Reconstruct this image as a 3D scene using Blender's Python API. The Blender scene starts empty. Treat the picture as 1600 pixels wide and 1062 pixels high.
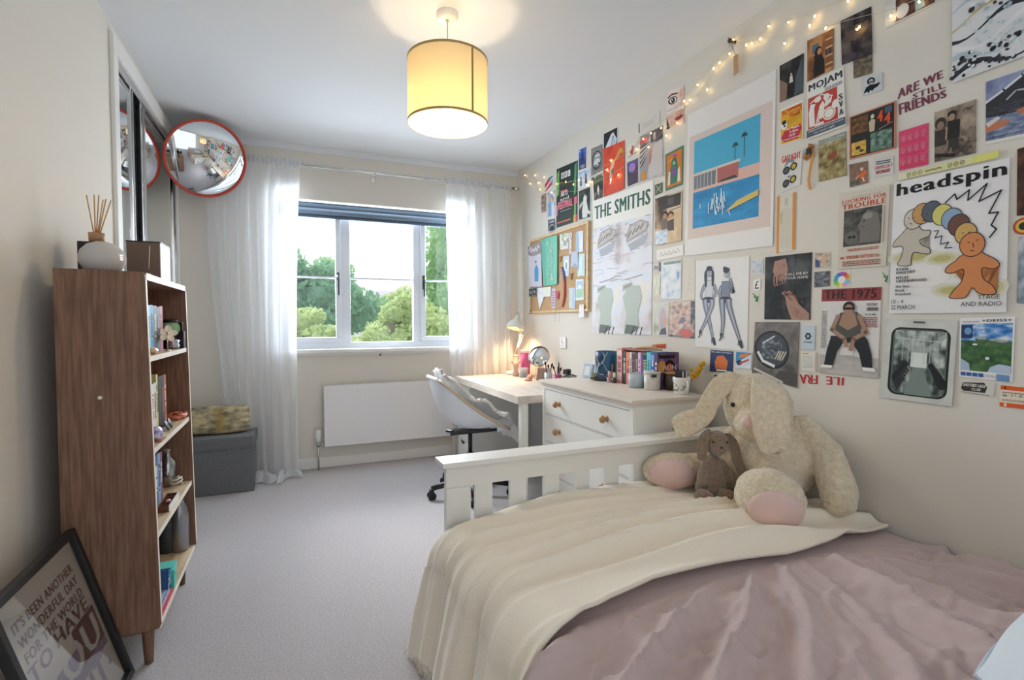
import bpy, bmesh, math, random
import numpy as np
from mathutils import Vector, Matrix, Euler, noise

S = bpy.context.scene
COL = S.collection
PI = math.pi
rad = math.radians
random.seed(7)

# ------------------------------------------------------------------ camera
CAM = Vector((0, 0, 1.157)); YAW, PITCH, ROLL, FPX = .405654, -.0345928, -.0011971, 801.9
FW = Vector((math.sin(YAW)*math.cos(PITCH), math.cos(YAW)*math.cos(PITCH), math.sin(PITCH)))
_rt = Vector((math.cos(YAW), -math.sin(YAW), 0)); _up = _rt.cross(FW)
RT = _rt*math.cos(ROLL) + _up*math.sin(ROLL); UP = -_rt*math.sin(ROLL) + _up*math.cos(ROLL)
cd = bpy.data.cameras.new('camera'); cam = bpy.data.objects.new('camera', cd); COL.objects.link(cam)
cd.sensor_width = 36; cd.lens = FPX/1600*36; cd.clip_start = .02; cd.clip_end = 500
M = Matrix((RT, UP, -FW)).transposed().to_4x4(); M.translation = CAM; cam.matrix_world = M
S.camera = cam

# ------------------------------------------------------------------ world, sun, exposure
S.view_settings.view_transform = 'Standard'; S.view_settings.look = 'None'
S.view_settings.gamma = 1; S.view_settings.use_curve_mapping = False
S.view_settings.exposure = 0.82
S.cycles.use_denoising = True
S.cycles.max_bounces = 12; S.cycles.diffuse_bounces = 6; S.cycles.transparent_max_bounces = 16
S.cycles.sample_clamp_indirect = 8
w = bpy.data.worlds.new('sky'); S.world = w; w.use_nodes = True
nt = w.node_tree; bg = nt.nodes['Background']
tc = nt.nodes.new('ShaderNodeTexCoord'); sx = nt.nodes.new('ShaderNodeSeparateXYZ'); rp = nt.nodes.new('ShaderNodeValToRGB')
nt.links.new(tc.outputs['Generated'], sx.inputs[0]); nt.links.new(sx.outputs['Z'], rp.inputs[0]); nt.links.new(rp.outputs[0], bg.inputs[0])
rp.color_ramp.elements[0].position = .0; rp.color_ramp.elements[0].color = (.90, .95, 1, 1)
rp.color_ramp.elements[1].position = .6; rp.color_ramp.elements[1].color = (.78, .88, 1, 1)
bg.inputs[1].default_value = 0.8
sl = bpy.data.lights.new('sun', 'SUN'); so = bpy.data.objects.new('sun', sl); COL.objects.link(so)
sl.energy = 2.2; sl.angle = rad(22); sl.color = (1, .99, .97)
so.rotation_euler = Vector((-.10, .80, .60)).normalized().to_track_quat('Z', 'Y').to_euler()
# daylight coming in through the window opening
al = bpy.data.lights.new('window_daylight', 'AREA'); ao = bpy.data.objects.new('window_daylight', al); COL.objects.link(ao)
al.shape = 'RECTANGLE'; al.size = 1.5; al.size_y = 1.1; al.energy = 54; al.color = (.80, .90, 1)
ao.location = (.66, 4.62, 1.72); ao.rotation_euler = Vector((0, 1, .75)).normalized().to_track_quat('Z', 'Y').to_euler()

# room numbers (metres)
XL, XR, YB, H = -.737, 1.914, 4.326, 2.52
ZC, ZD = .81, .71      # tops of the chest of drawers and the desk

def P(u, v, ax, val):
    d = FW + RT*(u-800)/FPX + UP*(531-v)/FPX
    i = 'xyz'.index(ax); t = (val-CAM[i])/d[i]
    return CAM + d*t

# ------------------------------------------------------------------ colours, materials
def lin(c):
    return c/12.92 if c <= .04045 else ((c+.055)/1.055)**2.4
def hx(s):
    s = s.lstrip('#'); return tuple(lin(int(s[i:i+2], 16)/255) for i in (0, 2, 4)) + (1,)
MATS = {}
def mat(name, col, rough=.6, metal=0, bump=None, spec=.5, trans=0, emit=None, estr=0, var=None, sheen=0, alpha=1, coat=0, ior=None):
    """bump=(scale, strength[, distance]); var=(scale, darker colour, stretch xyz) mixes a second colour by noise"""
    if name in MATS: return MATS[name]
    m = bpy.data.materials.new(name); m.use_nodes = True; n = m.node_tree; b = n.nodes['Principled BSDF']
    c = hx(col) if isinstance(col, str) else col
    b.inputs['Base Color'].default_value = c; b.inputs['Roughness'].default_value = rough
    b.inputs['Metallic'].default_value = metal; b.inputs['Specular IOR Level'].default_value = spec
    b.inputs['Transmission Weight'].default_value = trans; b.inputs['Alpha'].default_value = alpha
    b.inputs['Coat Weight'].default_value = coat
    if ior: b.inputs['IOR'].default_value = ior
    if sheen: b.inputs['Sheen Weight'].default_value = sheen
    if emit: b.inputs['Emission Color'].default_value = hx(emit); b.inputs['Emission Strength'].default_value = estr
    if bump or var:
        t = n.nodes.new('ShaderNodeTexCoord')
    if bump:
        nz = n.nodes.new('ShaderNodeTexNoise'); nz.inputs['Scale'].default_value = bump[0]; nz.inputs['Detail'].default_value = 4
        bp_ = n.nodes.new('ShaderNodeBump'); bp_.inputs['Strength'].default_value = bump[1]
        bp_.inputs['Distance'].default_value = bump[2] if len(bump) > 2 else .01
        n.links.new(t.outputs['Object'], nz.inputs['Vector']); n.links.new(nz.outputs['Fac'], bp_.inputs['Height']); n.links.new(bp_.outputs[0], b.inputs['Normal'])
    if var:
        nz = n.nodes.new('ShaderNodeTexNoise'); nz.inputs['Scale'].default_value = var[0]; nz.inputs['Detail'].default_value = 5
        mp = n.nodes.new('ShaderNodeMapping'); mp.inputs['Scale'].default_value = var[2] if len(var) > 2 else (1, 1, 1)
        cr = n.nodes.new('ShaderNodeValToRGB'); cr.color_ramp.elements[0].position = .35; cr.color_ramp.elements[1].position = .65
        cr.color_ramp.elements[0].color = hx(var[1]); cr.color_ramp.elements[1].color = c
        n.links.new(t.outputs['Object'], mp.inputs[0]); n.links.new(mp.outputs[0], nz.inputs['Vector'])
        n.links.new(nz.outputs['Fac'], cr.inputs[0]); n.links.new(cr.outputs[0], b.inputs['Base Color'])
    MATS[name] = m; return m

def mat_print():
    m = bpy.data.materials.new('printed_paper'); m.use_nodes = True; n = m.node_tree; b = n.nodes['Principled BSDF']
    a = n.nodes.new('ShaderNodeAttribute'); a.attribute_name = 'Col'; n.links.new(a.outputs['Color'], b.inputs['Base Color'])
    b.inputs['Roughness'].default_value = .55; b.inputs['Specular IOR Level'].default_value = .3
    return m
PRINT = mat_print()
def mat_sheer():
    m = bpy.data.materials.new('sheer_voile'); m.use_nodes = True; n = m.node_tree; n.nodes.remove(n.nodes['Principled BSDF'])
    d = n.nodes.new('ShaderNodeBsdfDiffuse'); d.inputs[0].default_value = (.92, .93, .95, 1)
    t = n.nodes.new('ShaderNodeBsdfTranslucent'); t.inputs[0].default_value = (.93, .95, .98, 1)
    tr = n.nodes.new('ShaderNodeBsdfTransparent')
    m1 = n.nodes.new('ShaderNodeMixShader'); m1.inputs[0].default_value = .5
    m2 = n.nodes.new('ShaderNodeMixShader'); m2.inputs[0].default_value = .36
    n.links.new(d.outputs[0], m1.inputs[1]); n.links.new(t.outputs[0], m1.inputs[2])
    n.links.new(m1.outputs[0], m2.inputs[1]); n.links.new(tr.outputs[0], m2.inputs[2])
    n.links.new(m2.outputs[0], n.nodes['Material Output'].inputs[0]); return m
def mat_glass(name, col=(1, 1, 1, 1), f=.06):
    m = bpy.data.materials.new(name); m.use_nodes = True; n = m.node_tree; n.nodes.remove(n.nodes['Principled BSDF'])
    g = n.nodes.new('ShaderNodeBsdfGlossy'); g.inputs['Roughness'].default_value = .02
    tr = n.nodes.new('ShaderNodeBsdfTransparent'); tr.inputs[0].default_value = col
    lw = n.nodes.new('ShaderNodeLayerWeight'); lw.inputs[0].default_value = f*3
    mm = n.nodes.new('ShaderNodeMath'); mm.operation = 'MULTIPLY_ADD'; mm.inputs[1].default_value = .6; mm.inputs[2].default_value = f*.5
    m2 = n.nodes.new('ShaderNodeMixShader'); n.links.new(lw.outputs['Fresnel'], mm.inputs[0]); n.links.new(mm.outputs[0], m2.inputs[0])
    n.links.new(tr.outputs[0], m2.inputs[1]); n.links.new(g.outputs[0], m2.inputs[2])
    n.links.new(m2.outputs[0], n.nodes['Material Output'].inputs[0]); return m
def mat_translucent(name, col, tcol, fac=.5):
    m = bpy.data.materials.new(name); m.use_nodes = True; n = m.node_tree; n.nodes.remove(n.nodes['Principled BSDF'])
    d = n.nodes.new('ShaderNodeBsdfDiffuse'); d.inputs[0].default_value = hx(col)
    t = n.nodes.new('ShaderNodeBsdfTranslucent'); t.inputs[0].default_value = hx(tcol)
    m1 = n.nodes.new('ShaderNodeMixShader'); m1.inputs[0].default_value = fac
    n.links.new(d.outputs[0], m1.inputs[1]); n.links.new(t.outputs[0], m1.inputs[2]); n.links.new(m1.outputs[0], n.nodes['Material Output'].inputs[0]); return m

wallm = mat('wall_paint', '#dfdad0', .9, bump=(60, .05, .002))
ceilm = mat('ceiling_paint', '#e3e5e8', .95)
trimm = mat('white_gloss_trim', '#eceae6', .35)
carpet = mat('pale_carpet', '#d3ced0', .98, bump=(420, .9, .006), var=(160, '#b5afb0'), sheen=.2)
whitep = mat('white_furniture_paint', '#eceae4', .4, bump=(25, .04, .002))
walnut = mat('walnut_veneer', '#8a6752', .55, var=(16, '#6b4a37', (9, 9, .5)), bump=(60, .08, .001))
lightw = mat('pale_oak_veneer', '#d8c3a4', .5, var=(10, '#bfa582', (3, .4, 3)))
edgew = mat('pale_edge_band', '#efe6d8', .5)
chrome = mat('chrome', '#d7d7d6', .14, 1)
dsteel = mat('dark_metal', '#4a4b4e', .3, .9)
blackm = mat('black_plastic', '#17181a', .45)
mirror = mat('mirror_silver', '#e9ecec', .012, 1)
darkm = mat('shaded_interior', '#1b1a1a', .9)  # near-black: the shade inside the unlit wardrobe is put into the colour

# ------------------------------------------------------------------ object helpers
WM = {}
def tag(o, label=None, cat=None, group=None, kind=None):
    for k, v in (('label', label), ('category', cat), ('group', group), ('kind', kind)):
        if v: o[k] = v
    return o
def thing(name, label, cat, loc=(0, 0, 0), rz=0, group=None, rot=None):
    o = bpy.data.objects.new(name, None); COL.objects.link(o); o.empty_display_size = .05
    o.location = loc; o.rotation_euler = rot if rot else (0, 0, rz)
    WM[o.name] = Matrix.LocRotScale(Vector(loc), o.rotation_euler.copy(), None)
    return tag(o, label, cat, group)
def link_mesh(name, me, parent=None, world=False):
    """world: mesh data is in world space, so it is moved into the parent's space"""
    o = bpy.data.objects.new(name, me); COL.objects.link(o)
    W = WM.get(parent.name, Matrix()) if parent else Matrix()
    if parent:
        o.parent = parent
        if world: me.transform(W.inverted())
    WM[o.name] = W
    return o

class MB:
    """collects shapes; build() links them as one mesh object. loc=True: shapes are given in the parent's own space"""
    def __init__(s): s.bm = bmesh.new()
    def _new(s, n0): return s.bm.verts[:][n0:]
    def box(s, x0, x1, y0, y1, z0, z1, bev=0, m=0, rot=None):
        r = bmesh.ops.create_cube(s.bm, size=1); vs = r['verts']
        c = Vector(((x0+x1)/2, (y0+y1)/2, (z0+z1)/2)); d = (x1-x0, y1-y0, z1-z0)
        for v in vs: v.co = Vector((v.co.x*d[0], v.co.y*d[1], v.co.z*d[2]))
        if rot:
            R = Euler(rot).to_matrix()
            for v in vs: v.co = R @ v.co
        for v in vs: v.co += c
        fs = {f for v in vs for f in v.link_faces}
        for f in fs: f.material_index = m
        if bev:
            es = {e for f in fs for e in f.edges}
            r = bmesh.ops.bevel(s.bm, geom=list(es), offset=bev, segments=2, profile=.7, affect='EDGES')
            for f in r['faces']: f.material_index = m
        return s
    def cyl(s, p0, p1, r0, r1=None, n=20, cap=True, m=0):
        p0 = Vector(p0); p1 = Vector(p1); r1 = r0 if r1 is None else r1; d = p1-p0
        q = d.to_track_quat('Z', 'Y').to_matrix().to_4x4(); q.translation = (p0+p1)/2
        r = bmesh.ops.create_cone(s.bm, cap_ends=cap, segments=n, radius1=r0, radius2=r1, depth=d.length, matrix=q)
        for f in {f for v in r['verts'] for f in v.link_faces}: f.material_index = m; f.smooth = len(f.verts) == 4
        return s
    def lathe(s, prof, c=(0, 0, 0), n=28, m=0, axis=None, smooth=True):
        """prof: list of (r, z) around z through c; axis: direction for z"""
        R = Vector(axis).to_track_quat('Z', 'Y').to_matrix() if axis else Matrix.Identity(3); c = Vector(c); rings = []
        for r, z in prof:
            if r < 1e-6: rings.append([s.bm.verts.new(c + R @ Vector((0, 0, z)))])
            else: rings.append([s.bm.verts.new(c + R @ Vector((r*math.cos(2*PI*i/n), r*math.sin(2*PI*i/n), z))) for i in range(n)])
        for a, b in zip(rings, rings[1:]):
            for i in range(n):
                j = (i+1) % n
                if len(a) == 1 and len(b) == 1: continue
                f = (a[0], b[i], b[j]) if len(a) == 1 else ((a[i], a[j], b[0]) if len(b) == 1 else (a[i], a[j], b[j], b[i]))
                try: ff = s.bm.faces.new(f); ff.smooth = smooth; ff.material_index = m
                except ValueError: pass
        return s
    def tube(s, pts, r, n=8, m=0, closed=False):
        pts = [Vector(p) for p in pts]; k = len(pts); rs = r if isinstance(r, (list, tuple)) else [r]*k; rings = []
        prev = None
        for i, p in enumerate(pts):
            t = (pts[(i+1) % k]-pts[i-1]) if closed else (pts[min(i+1, k-1)]-pts[max(i-1, 0)])
            if t.length < 1e-9: t = Vector((0, 0, 1))
            t.normalize()
            a = prev if prev is not None else (Vector((0, 0, 1)) if abs(t.z) < .9 else Vector((1, 0, 0)))
            a = (a - t*a.dot(t)); a = a.normalized() if a.length > 1e-6 else t.orthogonal().normalized(); prev = a; b = t.cross(a)
            rings.append([s.bm.verts.new(p + (a*math.cos(2*PI*j/n)+b*math.sin(2*PI*j/n))*rs[i]) for j in range(n)])
        for i in range(k if closed else k-1):
            A, B = rings[i], rings[(i+1) % k]
            for j in range(n):
                f = s.bm.faces.new((A[j], A[(j+1) % n], B[(j+1) % n], B[j])); f.smooth = True; f.material_index = m
        if not closed:
            for q in (list(reversed(rings[0])), rings[-1]):
                f = s.bm.faces.new(q); f.material_index = m
        return s
    def ell(s, c, r, rot=None, sub=3, m=0):
        q = bmesh.ops.create_icosphere(s.bm, subdivisions=sub, radius=1)['verts']; R = Euler(rot).to_matrix() if rot else Matrix.Identity(3)
        r = r if isinstance(r, (tuple, list)) else (r, r, r)
        for v in q: v.co = R @ Vector((v.co.x*r[0], v.co.y*r[1], v.co.z*r[2])) + Vector(c)
        for f in {f for v in q for f in v.link_faces}: f.smooth = True; f.material_index = m
        return s
    def prism(s, poly, d, m=0, bev=0):
        """poly: 3-D points of a flat outline; d: thickness vector"""
        d = Vector(d); a = [s.bm.verts.new(Vector(p)) for p in poly]; b = [s.bm.verts.new(Vector(p)+d) for p in poly]; k = len(a)
        fs = [s.bm.faces.new(list(reversed(a))), s.bm.faces.new(b)]
        for i in range(k): fs.append(s.bm.faces.new((a[i], a[(i+1) % k], b[(i+1) % k], b[i])))
        for f in fs: f.material_index = m
        return s
    def grid(s, fn, nu, nv, m=0, smooth=True, thick=0):
        vs = [[s.bm.verts.new(Vector(fn(i/nu, j/nv))) for j in range(nv+1)] for i in range(nu+1)]
        for i in range(nu):
            for j in range(nv):
                f = s.bm.faces.new((vs[i][j], vs[i+1][j], vs[i+1][j+1], vs[i][j+1])); f.smooth = smooth; f.material_index = m
        return s
    def build(s, name, mats, parent=None, local=False, bevel=0, solid=0, fix=True, sub=0):
        if fix: bmesh.ops.recalc_face_normals(s.bm, faces=s.bm.faces[:])
        me = bpy.data.meshes.new(name); s.bm.to_mesh(me); s.bm.free()
        for x in (mats if isinstance(mats, (list, tuple)) else [mats]): me.materials.append(x)
        o = link_mesh(name, me, parent, world=not local)
        if bevel:
            b = o.modifiers.new('b', 'BEVEL'); b.width = bevel; b.segments = 2; b.limit_method = 'ANGLE'; b.angle_limit = rad(40)
        if solid:
            b = o.modifiers.new('s', 'SOLIDIFY'); b.thickness = solid; b.offset = 0
        if sub:
            b = o.modifiers.new('u', 'SUBSURF'); b.levels = b.render_levels = sub
        return o

def copy_thing(root, loc, rz=None, label=None, group=None):
    r = root.copy(); COL.objects.link(r); r.location = loc
    if rz is not None: r.rotation_euler = (0, 0, rz)
    if label: r['label'] = label
    if group: r['group'] = group
    def kids(a, b):
        for ch in list(a.children):
            c = ch.copy(); COL.objects.link(c); c.parent = b; kids(ch, c)
    kids(root, r)
    return r
def struct(o): o['kind'] = 'structure'; return o

def blob(name, spec, mt, parent, vox=.008, fuzz=.0025, fscale=60, smooth_it=4):
    """one continuous soft body: ellipsoids ('e', centre, radii, rot) and tapering chains ('c', [points], [radii]) fused by a voxel remesh"""
    b = MB()
    for q in spec:
        if q[0] == 'e': b.ell(q[1], q[2], q[3] if len(q) > 3 else None, 3)
        else:
            pts = [Vector(p) for p in q[1]]; rr = q[2]
            for i in range(len(pts)-1):
                L = (pts[i+1]-pts[i]).length; k = max(2, int(L/(min(rr[i], rr[i+1])*.35)))
                for t in range(k+1):
                    f = t/k; b.ell(pts[i].lerp(pts[i+1], f), rr[i]*(1-f)+rr[i+1]*f, None, 2)
    me = bpy.data.meshes.new('t'); b.bm.to_mesh(me); b.bm.free()
    o = bpy.data.objects.new('t', me); COL.objects.link(o)
    r = o.modifiers.new('r', 'REMESH'); r.mode = 'VOXEL'; r.voxel_size = vox; r.use_smooth_shade = True
    sm = o.modifiers.new('s', 'SMOOTH'); sm.iterations = smooth_it; sm.factor = .6
    dg = bpy.context.evaluated_depsgraph_get(); me2 = bpy.data.meshes.new_from_object(o.evaluated_get(dg)); me2.name = name
    bpy.data.objects.remove(o)
    if fuzz:
        for v in me2.vertices:
            n1 = noise.noise(v.co*fscale) + .6*noise.noise(v.co*fscale*2.3); v.co += v.normal*n1*fuzz
    for p_ in me2.polygons: p_.use_smooth = True
    me2.materials.clear(); me2.materials.append(mt)
    return link_mesh(name, me2, parent, world=True)
# ------------------------------------------------------------------ the room
Y0 = -1.4
WX0, WX1, WZ0, WZ1 = -.10, 1.46, .945, 2.105   # window opening
b = MB().box(XL-.9, XR+.2, Y0, YB+.3, -.12, 0); struct(b.build('floor', carpet))
b = MB().box(XL-.9, XR+.2, Y0, YB+.3, H, H+.1); struct(b.build('ceiling', ceilm))
b = MB().box(XR, XR+.1, Y0, YB+.3, 0, H); struct(b.build('wall_right', wallm))
b = MB()
b.box(XL-.9, WX0, YB, YB+.26, 0, H).box(WX1, XR+.1, YB, YB+.26, 0, H).box(WX0, WX1, YB, YB+.26, 0, WZ0-.03).box(WX0, WX1, YB, YB+.26, WZ1, H)
struct(b.build('wall_back', wallm))
DY0, DY1, DZ = 2.935, 4.30, 2.405    # wardrobe opening in the left-hand wall
b = MB()
b.box(XL-.1, XL, Y0, DY0, 0, H).box(XL-.1, XL, DY1, YB, 0, H).box(XL-.1, XL, DY0, DY1, DZ, H)
struct(b.build('wall_left', wallm))
b = MB().box(XL-.75, XL-.7, DY0-.1, DY1+.02, 0, H).box(XL-.75, XL-.1, DY0-.15, DY0-.1, 0, H)
struct(b.build('wall_wardrobe_recess', darkm))
# coving and skirting
b = MB().box(XL, XR, YB-.018, YB, H-.045, H).box(XL, XR, YB-.030, YB, H-.014, H)
struct(b.build('trim_1', ceilm, bevel=.004))
def skirt(name, x0, x1, y0, y1):
    m = MB().box(x0, x1, y0, y1, 0, .085); return struct(m.build(name, trimm, bevel=.006))
skirt('baseboard_back', XL, XR-.016, YB-.016, YB)
skirt('baseboard_right', XR-.016, XR, Y0, YB)
skirt('baseboard_left', XL, XL+.016, Y0, DY0-.07)
# timber frame round the wardrobe opening
b = MB()
b.box(XL, XL+.018, DY0-.055, DY0+.012, 0, DZ+.07).box(XL, XL+.018, DY0+.012, DY1-.0, DZ-.01, DZ+.07).box(XL, XL+.012, DY1-.03, YB, 0, DZ-.01)
b.box(XL-.1, XL, DY0, DY0+.012, 0, DZ)
struct(b.build('trim_2', trimm, bevel=.003))

# window: three lights, middle one fixed
win = thing('window_1', None, None, (.68, 4.42, 1.0)); struct(win)
wfm = mat('window_upvc', '#dfe5ee', .35); glassm = mat_glass('window_glass')
sealm = mat('grey_gasket', '#8e97a6', .5)
GY0, GY1 = 4.40, 4.46
b = MB()
b.box(WX0, WX1, GY0, GY1, WZ0, WZ0+.05).box(WX0, WX1, GY0, GY1, WZ1-.05, WZ1).box(WX0, WX0+.04, GY0, GY1, WZ0+.05, WZ1-.05).box(WX1-.04, WX1, GY0, GY1, WZ0+.05, WZ1-.05)
b.box(.376, .448, GY0, GY1, WZ0+.05, WZ1-.05).box(.968, 1.030, GY0, GY1, WZ0+.05, WZ1-.05)
b.build('window_frame', wfm, win, bevel=.004)
def sash(x0, x1, z0, z1, y):
    t = .042
    m = MB().box(x0, x1, y, y+.05, z0, z0+t).box(x0, x1, y, y+.05, z1-t, z1).box(x0, x0+t, y, y+.05, z0+t, z1-t).box(x1-t, x1, y, y+.05, z0+t, z1-t)
    s_ = m.build('sash', wfm, win, bevel=.005)
    m = MB().box(x0+t-.004, x1-t+.004, y+.022, y+.026, z0+t-.004, z1-t+.004); m.build('pane', glassm, s_)
    m = MB().box(x0+t, x1-t, y+.014, y+.034, 1.512, 1.526); m.build('glazing_bar', wfm, s_)
    return s_
s1 = sash(WX0+.04, .376, WZ0+.05, WZ1-.05, 4.385)
s3 = sash(1.030, WX1-.04, WZ0+.05, WZ1-.05, 4.385)
m = MB().box(.448, .968, 4.425, 4.429, WZ0+.05, WZ1-.05); m.build('pane', glassm, win)
m = MB().box(.448, .968, 4.417, 4.437, 1.512, 1.526); m.build('glazing_bar', wfm, win)
for x, pr, sgn in ((.350, s1, 1), (1.055, s3, -1)):
    m = MB().box(x-.011, x+.011, 4.376, 4.388, 1.44, 1.56, .003).cyl((x, 4.388, 1.525), (x, 4.36, 1.525), .009, n=12)
    m.tube([(x, 4.362, 1.54), (x, 4.352, 1.50), (x+.002*sgn, 4.352, 1.42), (x+.003*sgn, 4.356, 1.375)], [.009, .008, .007, .006])
    m.build('window_handle', dsteel, pr)
b = MB().box(WX0-.05, WX1+.05, YB-.055, 4.40, WZ0-.03, WZ0, .008).box(WX0-.03, WX1+.03, YB-.012, YB, WZ0-.05, WZ0-.03)
struct(b.build('window_sill', trimm))
b = MB().box(WX0, WX1, YB-.002, GY0, WZ1-.006, WZ1).box(WX0, WX0+.004, YB, GY0, WZ0, WZ1-.006).box(WX1-.004, WX1, YB, GY0, WZ0, WZ1-.006)
struct(b.build('window_reveal', trimm))

# roller blind pulled up
blm = mat('slate_blue_blind', '#5f6f80', .8); 
t = thing('roller_blind', 'slate blue roller blind rolled up at the head of the window', 'blind', (.68, 4.35, 2.1))
m = MB().box(WX0+.01, WX1-.01, 4.345, 4.375, 2.06, 2.10, .004); m.build('head_rail', blm, t)
m = MB().cyl((WX0+.02, 4.362, 2.035), (WX1-.02, 4.362, 2.035), .024, n=24); m.build('fabric_roll', mat('blind_fabric', '#6d7d8d', .85), t)
m = MB().box(WX0+.02, WX1-.02, 4.372, 4.376, 2.0, 2.03).box(WX0+.02, WX1-.02, 4.362, 4.384, 1.985, 2.0, .004); m.build('bottom_bar', blm, t)

# small card on the sill, hole below
m = MB().box(.585, .765, YB-.052, YB-.049, WZ0-.027, WZ0-.004)
for i in range(11):
    x = .594+i*.0155; m.box(x, x+.011, YB-.0535, YB-.052, WZ0-.020+random.uniform(-.003, .001), WZ0-.010, m=1)
tag(m.build('sticker_strip', [mat('pale_blue_paper', '#cfe0ee', .6), mat('grey_print', '#8aa0b4', .6)]), 'pale blue strip of small print stuck along the window sill front edge', 'sticker')
q = P(594, 552, 'y', YB)
m = MB().cyl((q.x, YB, q.z-.01), (q.x, YB-.012, q.z-.01), .009, n=14); tag(m.build('wall_hook', dsteel), 'small dark round hook fixed to the wall just under the window sill', 'hook')

# double socket
q = P(881, 535, 'x', XR)
t = thing('wall_socket', 'white plug socket on the wall below the cork board', 'socket', (XR, q.y, q.z))
m = MB().box(XR-.011, XR-.0005, q.y-.043, q.y+.043, q.z-.043, q.z+.043, .003); m.build('face_plate', trimm, t)
m = MB().box(XR-.015, XR-.011, q.y+.012, q.y+.026, q.z+.008, q.z+.03, .001); m.build('switch', trimm, t)
m = MB().box(XR-.0125, XR-.0105, q.y-.004, q.y+.004, q.z-.005, q.z+.008).box(XR-.0125, XR-.0105, q.y-.018, q.y-.010, q.z-.026, q.z-.02).box(XR-.0125, XR-.0105, q.y+.010, q.y+.018, q.z-.026, q.z-.02); m.build('pin_holes', sealm, t)

# ------------------------------------------------------------------ garden and hills outside
leafm = [mat_translucent('leaf_dark', '#8cb598', '#9fcb98', .35), mat_translucent('leaf_mid', '#a8ca98', '#b9dca0', .35), mat_translucent('leaf_yellow', '#c6d59c', '#d6e3a6', .35)]
barkm = mat('bark', '#6b5a48', .9)
def crown_mesh(center, radii, n, size, mt, seed):
    rng = np.random.default_rng(seed); c = np.array(center, float); r = np.array(radii, float)
    # leaves scattered through overlapping clumps
    k = 26; cl = rng.normal(size=(k, 3)); cl /= np.linalg.norm(cl, axis=1)[:, None]; cl *= rng.uniform(.35, .85, (k, 1)); cr = rng.uniform(.22, .42, k)
    idx = rng.integers(0, k, n); d = rng.normal(size=(n, 3)); d /= np.linalg.norm(d, axis=1)[:, None]
    pos = (cl[idx] + d*cr[idx][:, None]*rng.uniform(.75, 1.05, (n, 1)))*r + c
    a = rng.normal(size=(n, 3)); a /= np.linalg.norm(a, axis=1)[:, None]; bb = np.cross(a, rng.normal(size=(n, 3))); bb /= np.linalg.norm(bb, axis=1)[:, None]
    s_ = size*rng.uniform(.6, 1.3, (n, 1))
    V = np.stack([pos-a*s_, pos+bb*s_*.5, pos+a*s_, pos-bb*s_*.5], 1).reshape(-1, 3)
    me = bpy.data.meshes.new('crown'); me.from_pydata(V.tolist(), [], [(4*i, 4*i+1, 4*i+2, 4*i+3) for i in range(n)]); me.materials.append(mt)
    core = MB()
    for q, rr in zip(cl, cr): core.ell(tuple(q*r*.9+c), tuple(rr*.8*r), None, 2)
    return me, core
def tree(label, base, center, radii, n, size, k, seed, cat='tree', name='tree', group=None):
    t = thing(name, label, cat, base, group=group)
    me, core = crown_mesh(center, radii, n, size, leafm[k], seed); link_mesh('crown', me, t, world=True)
    core.build('inner_foliage', leafm[k], t)
    b0 = Vector(base); c0 = Vector(center); m = MB(); m.tube([b0, b0.lerp(c0, .5)+Vector((.1, 0, 0)), c0], [.16, .12, .07], 10)
    for i in range(4):
        a = i*1.6+seed; m.tube([b0.lerp(c0, .6), c0+Vector((math.cos(a)*radii[0]*.5, math.sin(a)*radii[1]*.5, radii[2]*.2))], [.07, .03], 6)
    m.build('trunk', barkm, t)
    return t
GZ = -2.7
def at(u, v, y): return P(u, v, 'y', y)
q = at(478, 478, 13); tree('big dark green rounded tree seen through the narrow window pane beside the gathered curtain', (q.x-.2, 13, GZ), (q.x-.2, 13, q.z), (1.75, 1.5, 1.35), 9000, .10, 0, 3, group=None)
q = at(600, 505, 9); tree('yellow green bushy tree low in the middle window pane', (q.x+.35, 9, GZ), (q.x+.35, 9, q.z-.15), (.85, .8, .72), 7000, .06, 2, 4)
q = at(575, 465, 15); tree('mid green tree behind the yellow green bush in the middle pane', (q.x-.9, 15, GZ), (q.x-.9, 15, q.z), (1.0, 1.0, .9), 5000, .09, 1, 5)
q = at(702, 455, 10); tree('tall pale green tree showing through the right-hand sheer curtain', (q.x+.3, 10, GZ), (q.x+.3, 10, q.z-.1), (.95, .9, 1.65), 9000, .07, 1, 6)
q = at(492, 520, 9); tree('low yellow green shrub at the foot of the dark tree', (q.x, 9, GZ), (q.x+.1, 9, q.z-.1), (.75, .7, .6), 4500, .06, 2, 7, cat='shrub', name='shrub')
q = at(640, 490, 14); tree('loose light green shrub between the middle and the tall tree', (q.x, 14, GZ), (q.x, 14, q.z-.3), (1.2, 1, .9), 5000, .09, 2, 9, cat='shrub', name='shrub')
# lawn and ridge
lawnm = mat('meadow', '#b9c796', .95, var=(1.2, '#8fa86f')); hillm = mat('wooded_ridge', '#93b598', .95, bump=(1.2, 1, .8), var=(.35, '#7a9f86'))
def hillf(u, v):
    x = -40+u*140; y = 7+v*120; z = GZ+.2+ (v**1.0)*6.5
    z += 3.2*math.exp(-((x-48)/26)**2)*max(0, v-.25)*1.5
    z += noise.noise(Vector((x*.12, y*.12, 0)))*.9*v + noise.noise(Vector((x*.7, y*.5, 3)))*.5*v
    return (x, y, z)
m = MB().grid(hillf, 90, 60); struct(m.build('hillside_terrain', hillm))
m = MB().grid(lambda u, v: (-25+u*60, 4.8+v*22, GZ+noise.noise(Vector((u*9, v*9, 0)))*.1), 30, 20); struct(m.build('lawn_ground', lawnm))
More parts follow.
